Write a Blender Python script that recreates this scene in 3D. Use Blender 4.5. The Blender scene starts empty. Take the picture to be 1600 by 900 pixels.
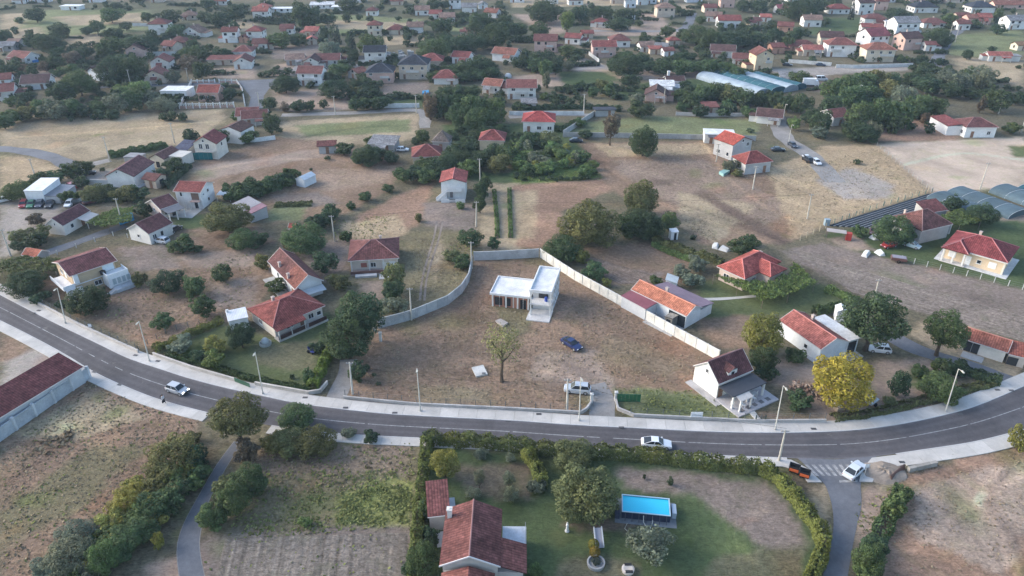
import bpy, math, random
import numpy as np
from mathutils import Vector, Matrix
random.seed(7)
rng = np.random.default_rng(11)
sc = bpy.context.scene
COL = sc.collection

# ------------------------------------------------------------------ camera
CAM_H, PITCH, FPX = 75.0, math.radians(29.5), 1130.0
SP, CP = math.sin(PITCH), math.cos(PITCH)
cam = bpy.data.cameras.new('camera')
cam.sensor_width = 36.0
cam.lens = FPX / 1600.0 * 36.0
cam.clip_end = 20000.0
cam_ob = bpy.data.objects.new('camera', cam)
COL.objects.link(cam_ob)
cam_ob.location = (0, 0, CAM_H)
cam_ob.rotation_euler = (math.radians(90) - PITCH, 0, 0)
sc.camera = cam_ob

# ------------------------------------------------------------------ sky, sun, exposure
SUN_EL, SUN_AZ = math.radians(24), math.radians(-78)      # azimuth from +Y, clockwise; light comes from the left
world = bpy.data.worlds.new('World')
sc.world = world
world.use_nodes = True
wn = world.node_tree
bg = wn.nodes['Background']
sky = wn.nodes.new('ShaderNodeTexSky')
sky.sky_type = 'NISHITA'
sky.sun_disc = False
sky.sun_elevation = SUN_EL
sky.sun_rotation = SUN_AZ
sky.air_density = 1.0
sky.dust_density = 1.6
sky.ozone_density = 1.2
wn.links.new(sky.outputs[0], bg.inputs[0])
bg.inputs[1].default_value = 0.12
sun = bpy.data.lights.new('sun', 'SUN')
sun.energy = 1.2
sun.angle = math.radians(40)
sun.color = (1.0, 0.94, 0.87)
sun_ob = bpy.data.objects.new('sun', sun)
COL.objects.link(sun_ob)
sd = Vector((math.sin(SUN_AZ) * math.cos(SUN_EL), math.cos(SUN_AZ) * math.cos(SUN_EL), math.sin(SUN_EL)))
sun_ob.rotation_euler = sd.to_track_quat('Z', 'Y').to_euler()
sun_ob.location = sd * 200
sc.view_settings.view_transform = 'Standard'
sc.view_settings.look = 'None'
sc.view_settings.exposure = 1.76
sc.view_settings.gamma = 1.0
sc.cycles.max_bounces = 5
sc.cycles.diffuse_bounces = 2
sc.cycles.glossy_bounces = 2
sc.cycles.transmission_bounces = 3
sc.cycles.transparent_max_bounces = 6
sc.cycles.volume_bounces = 0
sc.cycles.filter_width = 1.5

# ------------------------------------------------------------------ place things: photograph coordinates to metres on the ground
def G(px, py, z=0.0):
    u = (px - 800) / FPX; v = (py - 450) / FPX
    t = (CAM_H - z) / (SP + v * CP)
    return Vector((u * t, (CP - v * SP) * t, z))
def S(py, z=0.0):
    return FPX * (SP + (py - 450) / FPX * CP) / (CAM_H - z)
def PX(p):
    zc = p[1] * CP + (CAM_H - p[2]) * SP
    yc = p[1] * SP + (p[2] - CAM_H) * CP
    return (800 + FPX * p[0] / zc, 450 - FPX * yc / zc)

# ------------------------------------------------------------------ object helpers
def tag(o, label=None, cat=None, group=None, kind=None):
    if label: o['label'] = label
    if cat: o['category'] = cat
    if group: o['group'] = group
    if kind: o['kind'] = kind
    return o
def empty(name, loc, rz=0.0):
    o = bpy.data.objects.new(name, None)
    o.empty_display_size = 0.3
    COL.objects.link(o)
    o.location = loc; o.rotation_euler = (0, 0, rz)
    return o
def link(name, me, parent=None, loc=(0, 0, 0), rz=0.0, scale=None, color=None):
    o = bpy.data.objects.new(name, me)
    COL.objects.link(o)
    if parent is not None: o.parent = parent
    o.location = loc
    if rz: o.rotation_euler = (0, 0, rz)
    if scale is not None: o.scale = scale
    if color is not None: o.color = (color[0], color[1], color[2], 1)
    return o

class MB:
    """collects faces; build() makes one mesh object"""
    def __init__(s): s.v = []; s.f = []; s.uv = {}; s.m = []; s.mi = 0
    def face(s, pts, uv=None):
        n = len(s.v); s.v += [tuple(p) for p in pts]; s.f.append(tuple(range(n, n + len(pts)))); s.m.append(s.mi)
        if uv: s.uv[len(s.f) - 1] = uv
        return s
    def prism(s, poly, z0, z1, cap=True):
        n = len(poly)
        a = sum(poly[i][0] * poly[(i + 1) % n][1] - poly[(i + 1) % n][0] * poly[i][1] for i in range(n))
        if a < 0: poly = poly[::-1]
        for i in range(n):
            p, q = poly[i], poly[(i + 1) % n]
            s.face([(p[0], p[1], z0), (q[0], q[1], z0), (q[0], q[1], z1), (p[0], p[1], z1)])
        if cap:
            s.face([(p[0], p[1], z1) for p in poly]); s.face([(p[0], p[1], z0) for p in poly[::-1]])
        return s
    def box(s, x0, x1, y0, y1, z0, z1):
        return s.prism([(x0, y0), (x1, y0), (x1, y1), (x0, y1)], z0, z1)
    def hexa(s, lo, hi):
        """lo/hi: 4 points each, counter-clockwise from above"""
        s.face(hi); s.face(lo[::-1])
        for i in range(4):
            j = (i + 1) % 4
            s.face([lo[i], lo[j], hi[j], hi[i]])
        return s
    def tube(s, pts, rads, n=6, cap=True):
        rings = []
        for i, p in enumerate(pts):
            p = Vector(p)
            a = Vector(pts[max(0, i - 1)]); b = Vector(pts[min(len(pts) - 1, i + 1)])
            d = (b - a)
            d = d.normalized() if d.length > 1e-6 else Vector((0, 0, 1))
            x = d.cross(Vector((0.13, 0.97, 0.2))).normalized(); y = d.cross(x)
            rings.append([p + (x * math.cos(2 * math.pi * k / n) + y * math.sin(2 * math.pi * k / n)) * rads[i] for k in range(n)])
        for i in range(len(rings) - 1):
            for k in range(n):
                l = (k + 1) % n
                s.face([rings[i][k], rings[i + 1][k], rings[i + 1][l], rings[i][l]])
        if cap:
            s.face(rings[-1][::-1]); s.face(rings[0])
        return s
    def lathe(s, prof, n=12, c=(0, 0)):
        for i in range(len(prof) - 1):
            (r0, z0), (r1, z1) = prof[i], prof[i + 1]
            for k in range(n):
                a, b = 2 * math.pi * k / n, 2 * math.pi * (k + 1) / n
                P = lambda r, t, z: (c[0] + r * math.cos(t), c[1] + r * math.sin(t), z)
                if r0 < 1e-5: s.face([P(0, 0, z0), P(r1, b, z1), P(r1, a, z1)][::-1])
                elif r1 < 1e-5: s.face([P(r0, a, z0), P(r0, b, z0), P(0, 0, z1)])
                else: s.face([P(r0, a, z0), P(r0, b, z0), P(r1, b, z1), P(r1, a, z1)])
        return s
    def mesh(s, name, mats, smooth=False):
        me = bpy.data.meshes.new(name)
        me.from_pydata(s.v, [], s.f)
        for m in (mats if isinstance(mats, (list, tuple)) else [mats]): me.materials.append(m)
        if isinstance(mats, (list, tuple)) and len(mats) > 1: me.polygons.foreach_set('material_index', s.m)
        if s.uv:
            ul = me.uv_layers.new(name='UVMap')
            for fi, uv in s.uv.items():
                st = me.polygons[fi].loop_start
                for k, c in enumerate(uv): ul.data[st + k].uv = c
        if smooth: me.polygons.foreach_set('use_smooth', [True] * len(me.polygons))
        return me
    def build(s, name, mats, parent=None, loc=(0, 0, 0), rz=0.0, color=None, smooth=False):
        return link(name, s.mesh(name, mats, smooth), parent, loc, rz, None, color)

# ------------------------------------------------------------------ materials
def newmat(name):
    m = bpy.data.materials.new(name); m.use_nodes = True
    nt = m.node_tree
    b = nt.nodes['Principled BSDF']
    return m, nt, b
def N(nt, t, **k):
    n = nt.nodes.new(t)
    for a, v in k.items():
        if a.startswith('i_'):
            key = a[2:]
            n.inputs[int(key) if key.isdigit() else key.replace('_', ' ')].default_value = v
        else: setattr(n, a, v)
    return n
def L(nt, a, b): nt.links.new(a, b)
def ramp(nt, stops):
    r = nt.nodes.new('ShaderNodeValToRGB')
    e = r.color_ramp.elements
    while len(e) < len(stops): e.new(0.5)
    for i, (p, c) in enumerate(stops):
        e[i].position = p
        e[i].color = (c, c, c, 1) if not isinstance(c, tuple) else (c[0], c[1], c[2], 1)
    return r
def mulcol(nt, a, b, fac=1.0, mode='MULTIPLY'):
    m = N(nt, 'ShaderNodeMix', data_type='RGBA', blend_type=mode)
    if isinstance(fac, (int, float)): m.inputs[0].default_value = fac
    else: L(nt, fac, m.inputs[0])
    for k, s in ((6, a), (7, b)):
        if isinstance(s, tuple): m.inputs[k].default_value = (s[0], s[1], s[2], 1)
        else: L(nt, s, m.inputs[k])
    return m.outputs[2]
def noise(nt, scale, detail=4, rough=0.6, vec=None, dist=0.0):
    n = N(nt, 'ShaderNodeTexNoise')
    n.inputs['Scale'].default_value = scale; n.inputs['Detail'].default_value = detail
    n.inputs['Roughness'].default_value = rough; n.inputs['Distortion'].default_value = dist
    if vec is not None: L(nt, vec, n.inputs['Vector'])
    return n
def worldpos(nt): return N(nt, 'ShaderNodeNewGeometry').outputs['Position']
def bump(nt, b, h, strength=0.4, dist=0.05):
    n = N(nt, 'ShaderNodeBump'); n.inputs['Strength'].default_value = strength; n.inputs['Distance'].default_value = dist
    L(nt, h, n.inputs['Height']); L(nt, n.outputs[0], b.inputs['Normal'])

def surf(name, col=None, rough=0.85, stain=0.35, scale=0.5, fine=6.0, spec=0.2, metal=0.0, bmp=0.0):
    """plain procedural surface; col None reads the object's own colour"""
    m, nt, b = newmat(name)
    p = worldpos(nt)
    base = N(nt, 'ShaderNodeObjectInfo').outputs['Color'] if col is None else None
    if base is None:
        r = N(nt, 'ShaderNodeRGB'); r.outputs[0].default_value = (*col, 1); base = r.outputs[0]
    n1 = noise(nt, scale, 5, 0.65, p); r1 = ramp(nt, [(0.3, 1 - stain), (0.7, 1.0 + stain * 0.25)])
    L(nt, n1.outputs[0], r1.inputs[0])
    n2 = noise(nt, fine, 3, 0.6, p); r2 = ramp(nt, [(0.3, 1 - stain * 0.4), (0.7, 1.0)])
    L(nt, n2.outputs[0], r2.inputs[0])
    c = mulcol(nt, mulcol(nt, base, r1.outputs[0]), r2.outputs[0])
    L(nt, c, b.inputs['Base Color'])
    b.inputs['Roughness'].default_value = rough
    b.inputs['Specular IOR Level'].default_value = spec
    b.inputs['Metallic'].default_value = metal
    if bmp: bump(nt, b, n2.outputs[0], bmp, 0.05)
    return m

M = {}
M['plaster'] = surf('plaster', None, 0.9, 0.2, 0.45, 3.0, bmp=0.1)
M['paint'] = surf('painted_surface', None, 0.6, 0.14, 0.6, 5.0, spec=0.3)
M['concrete'] = surf('concrete', None, 0.92, 0.3, 0.5, 4.0, bmp=0.2)
M['metal'] = surf('painted_metal', None, 0.45, 0.15, 0.7, 8.0, spec=0.4)
M['wood'] = surf('weathered_wood', None, 0.9, 0.4, 1.5, 9.0)
M['bark'] = surf('bark', (0.12, 0.09, 0.065), 0.95, 0.5, 2.0, 9.0, bmp=0.4)
M['rubber'] = surf('rubber', (0.02, 0.02, 0.022), 0.8, 0.2)
M['cloth'] = surf('cloth', None, 0.95, 0.2, 3.0, 14.0)
M['film'] = surf('plastic_film', None, 0.7, 0.3, 0.4, 2.0, spec=0.15)

def m_glass():
    m, nt, b = newmat('window_glass')
    b.inputs['Base Color'].default_value = (0.025, 0.03, 0.036, 1)
    b.inputs['Roughness'].default_value = 0.12; b.inputs['Specular IOR Level'].default_value = 0.5
    return m
M['glass'] = m_glass()
def m_car():
    m, nt, b = newmat('car_paint')
    L(nt, N(nt, 'ShaderNodeObjectInfo').outputs['Color'], b.inputs['Base Color'])
    b.inputs['Roughness'].default_value = 0.35; b.inputs['Coat Weight'].default_value = 0.6
    b.inputs['Coat Roughness'].default_value = 0.08; b.inputs['Metallic'].default_value = 0.1
    return m
M['car'] = m_car()
def m_lamp():
    m, nt, b = newmat('headlight_lit')
    b.inputs['Base Color'].default_value = (0.9, 0.9, 0.9, 1)
    b.inputs['Emission Color'].default_value = (1, 0.95, 0.86, 1); b.inputs['Emission Strength'].default_value = 2.2
    return m
M['lamp_on'] = m_lamp()

def m_roof():
    m, nt, b = newmat('roof_tiles')
    uv = N(nt, 'ShaderNodeUVMap'); uv.uv_map = 'UVMap'
    p = worldpos(nt)
    base = N(nt, 'ShaderNodeObjectInfo').outputs['Color']
    mp = N(nt, 'ShaderNodeMapping'); L(nt, uv.outputs[0], mp.inputs[0]); mp.inputs['Scale'].default_value = (2.6, 2.6, 1)
    sx = N(nt, 'ShaderNodeSeparateXYZ'); L(nt, mp.outputs[0], sx.inputs[0])
    def saw(o):                                            # 0..1 per tile
        n = N(nt, 'ShaderNodeMath', operation='FRACT'); L(nt, o, n.inputs[0]); return n.outputs[0]
    fu, fv = saw(sx.outputs[0]), saw(sx.outputs[1])
    pu = N(nt, 'ShaderNodeMath', operation='PINGPONG'); L(nt, fu, pu.inputs[0]); pu.inputs[1].default_value = 0.5
    h = N(nt, 'ShaderNodeMath', operation='MULTIPLY_ADD'); L(nt, pu.outputs[0], h.inputs[0]); h.inputs[1].default_value = 1.6; L(nt, fv, h.inputs[2])
    # colour of each tile
    fl = N(nt, 'ShaderNodeVectorMath', operation='FLOOR'); L(nt, mp.outputs[0], fl.inputs[0])
    wn_ = N(nt, 'ShaderNodeTexWhiteNoise'); L(nt, fl.outputs[0], wn_.inputs[0])
    rt = ramp(nt, [(0, 0.72), (0.8, 1.02), (1.0, 1.22)]); L(nt, wn_.outputs[0], rt.inputs[0])
    n1 = noise(nt, 0.45, 6, 0.7, p); r1 = ramp(nt, [(0.32, 0.58), (0.64, 1.18)]); L(nt, n1.outputs[0], r1.inputs[0])
    n2 = noise(nt, 2.2, 5, 0.75, p); r2 = ramp(nt, [(0.35, 0.66), (0.6, 1.08)]); L(nt, n2.outputs[0], r2.inputs[0])
    n3 = noise(nt, 3.5, 3, 0.8, p); r3 = ramp(nt, [(0.68, 0.0), (0.76, 0.5)]); L(nt, n3.outputs[0], r3.inputs[0])
    gap = ramp(nt, [(0.0, 0.75), (0.14, 1.0)]); L(nt, fv, gap.inputs[0])
    gu = ramp(nt, [(0.0, 0.5), (0.2, 1.0)]); L(nt, pu.outputs[0], gu.inputs[0])
    c = mulcol(nt, base, rt.outputs[0]); c = mulcol(nt, c, r1.outputs[0]); c = mulcol(nt, c, r2.outputs[0])
    c = mulcol(nt, c, gap.outputs[0]); c = mulcol(nt, c, gu.outputs[0])
    c = mulcol(nt, c, (0.32, 0.28, 0.25), r3.outputs[0], 'MIX')
    L(nt, c, b.inputs['Base Color']); b.inputs['Roughness'].default_value = 0.88; b.inputs['Specular IOR Level'].default_value = 0.15
    bump(nt, b, h.outputs[0], 0.6, 0.05)
    return m
M['roof'] = m_roof()
def m_sheet():
    m, nt, b = newmat('corrugated_sheet')
    uv = N(nt, 'ShaderNodeUVMap'); uv.uv_map = 'UVMap'
    base = N(nt, 'ShaderNodeObjectInfo').outputs['Color']
    w = N(nt, 'ShaderNodeTexWave'); w.inputs['Scale'].default_value = 1.1; w.inputs['Distortion'].default_value = 0.0
    L(nt, uv.outputs[0], w.inputs['Vector'])
    n1 = noise(nt, 0.6, 5, 0.7, worldpos(nt)); r1 = ramp(nt, [(0.3, 0.75), (0.65, 1.05)]); L(nt, n1.outputs[0], r1.inputs[0])
    r2 = ramp(nt, [(0.0, 0.8), (0.5, 1.0)]); L(nt, w.outputs[1], r2.inputs[0])
    L(nt, mulcol(nt, mulcol(nt, base, r1.outputs[0]), r2.outputs[0]), b.inputs['Base Color'])
    b.inputs['Roughness'].default_value = 0.55
    bump(nt, b, w.outputs[1], 0.5, 0.06)
    return m
M['sheet'] = m_sheet()

def m_leaf():
    m, nt, b = newmat('foliage')
    base = N(nt, 'ShaderNodeObjectInfo').outputs['Color']
    g = N(nt, 'ShaderNodeNewGeometry')
    r0 = ramp(nt, [(0, 0.72), (0.7, 1.06), (1.0, 1.4)]); L(nt, g.outputs['Random Per Island'], r0.inputs[0])
    n1 = noise(nt, 0.55, 4, 0.7, g.outputs['Position']); r1 = ramp(nt, [(0.32, 0.62), (0.68, 1.35)]); L(nt, n1.outputs[0], r1.inputs[0])
    n2 = noise(nt, 0.16, 3, 0.6, g.outputs['Position']); r2 = ramp(nt, [(0.52, 0.0), (0.75, 0.5)]); L(nt, n2.outputs[0], r2.inputs[0])
    c = mulcol(nt, mulcol(nt, base, r0.outputs[0]), r1.outputs[0])
    c = mulcol(nt, c, mulcol(nt, c, (1.5, 1.15, 0.6)), r2.outputs[0], 'MIX')
    L(nt, c, b.inputs['Base Color']); b.inputs['Roughness'].default_value = 0.75; b.inputs['Specular IOR Level'].default_value = 0.2
    tl = N(nt, 'ShaderNodeBsdfTranslucent'); L(nt, c, tl.inputs[0]); mx = N(nt, 'ShaderNodeMixShader'); mx.inputs[0].default_value = 0.3; L(nt, b.outputs[0], mx.inputs[1]); L(nt, tl.outputs[0], mx.inputs[2])
    L(nt, mx.outputs[0], nt.nodes['Material Output'].inputs['Surface'])
    return m
M['leaf'] = m_leaf()

def m_ground():
    m, nt, b = newmat('ground')
    p = worldpos(nt)
    at = N(nt, 'ShaderNodeVertexColor'); at.layer_name = 'Col'
    n1 = noise(nt, 0.07, 6, 0.65, p, 0.6); r1 = ramp(nt, [(0.3, 0.72), (0.7, 1.22)]); L(nt, n1.outputs[0], r1.inputs[0])
    n2 = noise(nt, 1.1, 9, 0.8, p, 0.6); r2 = ramp(nt, [(0.3, 0.5), (0.5, 1.0), (0.7, 1.5)]); L(nt, n2.outputs[0], r2.inputs[0])
    mpp = N(nt, 'ShaderNodeMapping'); L(nt, p, mpp.inputs[0]); mpp.inputs['Scale'].default_value = (0.45, 1.5, 1); mpp.inputs['Rotation'].default_value = (0, 0, 0.35)
    n3 = noise(nt, 3.0, 6, 0.75, mpp.outputs[0], 0.8); r3 = ramp(nt, [(0.3, 0.52), (0.7, 1.5)]); L(nt, n3.outputs[0], r3.inputs[0])
    n4 = noise(nt, 0.22, 7, 0.75, p, 0.9); r4 = ramp(nt, [(0.5, 0.0), (0.68, 0.75)]); L(nt, n4.outputs[0], r4.inputs[0])
    n5 = noise(nt, 0.33, 6, 0.75, p, 1.2); r5 = ramp(nt, [(0.56, 0.0), (0.7, 0.6)]); L(nt, n5.outputs[0], r5.inputs[0])
    c = mulcol(nt, mulcol(nt, mulcol(nt, at.outputs[0], r1.outputs[0]), r2.outputs[0], at.outputs[1]), r3.outputs[0], at.outputs[1])
    c = mulcol(nt, c, mulcol(nt, c, (0.82, 0.9, 0.76)), r4.outputs[0], 'MIX')       # greener sod showing through
    c = mulcol(nt, c, mulcol(nt, c, (1.32, 1.22, 1.05)), r5.outputs[0], 'MIX')       # bleached straw
    L(nt, c, b.inputs['Base Color']); b.inputs['Roughness'].default_value = 0.97; b.inputs['Specular IOR Level'].default_value = 0.05
    bump(nt, b, n2.outputs[0], 0.7, 0.5)
    return m
M['ground'] = m_ground()
def m_grass(name, ca, cb):
    m, nt, b = newmat(name)
    g = N(nt, 'ShaderNodeNewGeometry')
    r0 = ramp(nt, [(0, ca), (1.0, cb)]); L(nt, g.outputs['Random Per Island'], r0.inputs[0])
    n1 = noise(nt, 0.5, 4, 0.7, g.outputs['Position']); r1 = ramp(nt, [(0.3, 0.65), (0.7, 1.3)]); L(nt, n1.outputs[0], r1.inputs[0])
    L(nt, mulcol(nt, r0.outputs[0], r1.outputs[0]), b.inputs['Base Color']); b.inputs['Roughness'].default_value = 0.9
    b.inputs['Specular IOR Level'].default_value = 0.05
    tl = N(nt, 'ShaderNodeBsdfTranslucent'); L(nt, b.inputs['Base Color'].links[0].from_socket, tl.inputs[0]); mx = N(nt, 'ShaderNodeMixShader'); mx.inputs[0].default_value = 0.35; L(nt, b.outputs[0], mx.inputs[1]); L(nt, tl.outputs[0], mx.inputs[2])
    L(nt, mx.outputs[0], nt.nodes['Material Output'].inputs['Surface'])
    return m
M['straw'] = m_grass('dry_grass', (0.19, 0.15, 0.10), (0.40, 0.33, 0.225))
M['weed'] = m_grass('green_weeds', (0.12, 0.14, 0.05), (0.30, 0.32, 0.12))
def m_asphalt(name, col, patch=0.35):
    m, nt, b = newmat(name)
    p = worldpos(nt)
    n1 = noise(nt, 0.12, 6, 0.7, p, 0.4); r1 = ramp(nt, [(0.3, 1 - patch), (0.7, 1 + patch * 0.6)]); L(nt, n1.outputs[0], r1.inputs[0])
    n2 = noise(nt, 1.4, 6, 0.75, p); r2 = ramp(nt, [(0.3, 0.82), (0.7, 1.12)]); L(nt, n2.outputs[0], r2.inputs[0])
    n3 = noise(nt, 30, 2, 0.6, p); r3 = ramp(nt, [(0.3, 0.8), (0.7, 1.15)]); L(nt, n3.outputs[0], r3.inputs[0])
    c = mulcol(nt, mulcol(nt, mulcol(nt, col, r1.outputs[0]), r2.outputs[0]), r3.outputs[0])
    L(nt, c, b.inputs['Base Color']); b.inputs['Roughness'].default_value = 0.85; b.inputs['Specular IOR Level'].default_value = 0.25
    return m
def m_road():
    m = m_asphalt('asphalt', (0.103, 0.096, 0.101), 0.3); nt = m.node_tree; b = nt.nodes['Principled BSDF']
    old = b.inputs['Base Color'].links[0].from_socket
    uv = N(nt, 'ShaderNodeUVMap'); uv.uv_map = 'UVMap'; sx = N(nt, 'ShaderNodeSeparateXYZ'); L(nt, uv.outputs[0], sx.inputs[0])
    r = ramp(nt, [(0.0, 1.5), (0.05, 1.06), (0.14, 0.88), (0.25, 1.05), (0.36, 0.86), (0.5, 1.06), (0.64, 0.86), (0.75, 1.05), (0.86, 0.88), (0.95, 1.06), (1.0, 1.5)]); L(nt, sx.outputs[0], r.inputs[0])   # tyre wear and dusty edges
    n = noise(nt, 0.5, 6, 0.7, worldpos(nt)); rr = ramp(nt, [(0.62, 0.0), (0.72, 0.5)]); L(nt, n.outputs[0], rr.inputs[0])
    c = mulcol(nt, mulcol(nt, old, r.outputs[0]), (0.19, 0.175, 0.165), rr.outputs[0], 'MIX')
    L(nt, c, b.inputs['Base Color']); return m
M['asphalt'] = m_road()
M['asphalt_old'] = m_asphalt('old_asphalt', (0.15, 0.155, 0.17), 0.3)
M['gravel'] = m_asphalt('gravel', (0.27, 0.255, 0.24), 0.35)
M['pave'] = surf('pavement_concrete', None, 0.92, 0.22, 0.3, 2.5, bmp=0.15)
M['line'] = surf('road_paint', (0.42, 0.42, 0.42), 0.8, 0.6, 1.5, 8.0)
M['soil'] = m_asphalt('ploughed_soil', (0.25, 0.205, 0.17), 0.4)
def catmull(pts, n=8):
    P = [Vector((p[0], p[1])) for p in pts]
    P = [P[0] * 2 - P[1]] + P + [P[-1] * 2 - P[-2]]
    out = []
    for i in range(1, len(P) - 2):
        for k in range(n):
            t = k / n
            a, b, c, d = P[i - 1], P[i], P[i + 1], P[i + 2]
            out.append(0.5 * ((2 * b) + (c - a) * t + (2 * a - 5 * b + 4 * c - d) * t * t + (3 * b - a - 3 * c + d) * t ** 3))
    out.append(P[-2])
    return out
def resample(pts, step=None, n=None):
    P = [Vector((p[0], p[1])) for p in pts]
    d = [0.0]
    for a, b in zip(P, P[1:]): d.append(d[-1] + (b - a).length)
    n = n or max(2, int(round(d[-1] / step)) + 1)
    out = []; j = 0
    for k in range(n):
        s = d[-1] * k / (n - 1)
        while j < len(P) - 2 and d[j + 1] < s: j += 1
        t = (s - d[j]) / max(1e-9, d[j + 1] - d[j])
        out.append(P[j].lerp(P[j + 1], t))
    return out
def offset(pts, dist):
    out = []
    for i, p in enumerate(pts):
        t = (pts[min(i + 1, len(pts) - 1)] - pts[max(i - 1, 0)]).normalized()
        out.append(p + Vector((-t.y, t.x)) * dist)
    return out
def W(px, n=6, smooth=True, step=1.5):
    g = [G(*p).xy for p in px]
    return resample(catmull(g, n) if smooth and len(g) > 2 else g, step)
# ------------------------------------------------------------------ ground: one sheet, coloured field by field
def axis(segs):
    """segs: list of (start, end, step)"""
    out = []
    for a, b, st in segs:
        n = max(1, int(round((b - a) / st)))
        out += list(np.linspace(a, b, n, endpoint=False))
    out.append(segs[-1][1])
    return np.array(out)
xs = axis([(-6000, -1500, 900), (-1500, -480, 102), (-480, -200, 4.0), (-200, -90, 1.6), (-90, 90, 0.75), (90, 200, 1.6), (200, 480, 4.0), (480, 1500, 102), (1500, 6000, 900)])
ys = axis([(-1500, -100, 350), (-100, 40, 20), (40, 160, 0.75), (160, 260, 1.3), (260, 420, 2.2), (420, 640, 4.0), (640, 1500, 86), (1500, 9000, 1250)])
GXX, GYY = np.meshgrid(xs, ys)
gx, gy = GXX.ravel(), GYY.ravel()
def wob(x, y, k):
    return (np.sin(x * 1.7 * k + 1.3 * np.sin(y * 1.1 * k)) + np.sin(y * 1.9 * k + 1.7 * np.sin(x * 0.9 * k + 2)) + 0.7 * np.sin((x + y) * 3.3 * k + 2 * np.sin(y * 2.3 * k))) / 2.7
wx = gx + 0.6 * wob(gx, gy, 0.35) + 0.5 * wob(gy + 9, gx, 1.0)
wy = gy + 0.6 * wob(gx + 40, gy + 7, 0.33) + 0.5 * wob(gx + 3, gy + 90, 0.9)
C = {'tan': (0.32, 0.275, 0.19), 'straw': (0.36, 0.295, 0.195), 'brown': (0.228, 0.172, 0.124), 'red': (0.265, 0.187, 0.135), 'pale': (0.47, 0.405, 0.325),
     'green': (0.078, 0.108, 0.054), 'lawn': (0.115, 0.14, 0.07), 'sage': (0.17, 0.19, 0.105), 'olive': (0.175, 0.16, 0.10), 'gravel': (0.32, 0.30, 0.275), 'grey': (0.21, 0.183, 0.158),
     'dust': (0.30, 0.248, 0.2), 'dark': (0.10, 0.105, 0.065)}
col = np.zeros((len(gx), 3)); col[:] = (0.14, 0.13, 0.09)
ROUGH = np.ones(len(gx))
def inside(poly, x, y):
    r = np.zeros(len(x), bool); n = len(poly)
    d = np.full(len(x), 1e9)
    for i in range(n):
        x0, y0 = poly[i]; x1, y1 = poly[(i + 1) % n]
        c = ((y0 > y) != (y1 > y))
        with np.errstate(divide='ignore', invalid='ignore'):
            c &= x < (x1 - x0) * (y - y0) / (y1 - y0 + 1e-12) + x0
        r ^= c
        dx, dy = x1 - x0, y1 - y0
        t = np.clip(((x - x0) * dx + (y - y0) * dy) / (dx * dx + dy * dy + 1e-9), 0, 1)
        d = np.minimum(d, np.hypot(x - x0 - t * dx, y - y0 - t * dy))
    return np.where(r, d, -d)
def paint(px, c, soft=0.5):
    poly = [tuple(G(*p)[:2]) for p in px]
    X = [p[0] for p in poly]; Y = [p[1] for p in poly]
    k = np.where((gx > min(X) - 9) & (gx < max(X) + 9) & (gy > min(Y) - 9) & (gy < max(Y) + 9))[0]
    sdist = inside(poly, wx[k], wy[k])
    soft = soft * (0.6 + np.hypot(gx[k], gy[k]) / 200)
    w = np.clip(sdist / soft * 0.5 + 0.5, 0, 1)[:, None]
    col[k] = col[k] * (1 - w) + np.array(C[c] if isinstance(c, str) else c) * w
    ROUGH[k] = ROUGH[k] * (1 - w[:, 0]) + {'pale': 0.25, 'gravel': 0.45, 'dust': 0.6, 'lawn': 0.6, 'green': 0.6, 'tan': 0.75}.get(c if isinstance(c, str) else '', 0.85) * w[:, 0]
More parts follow.
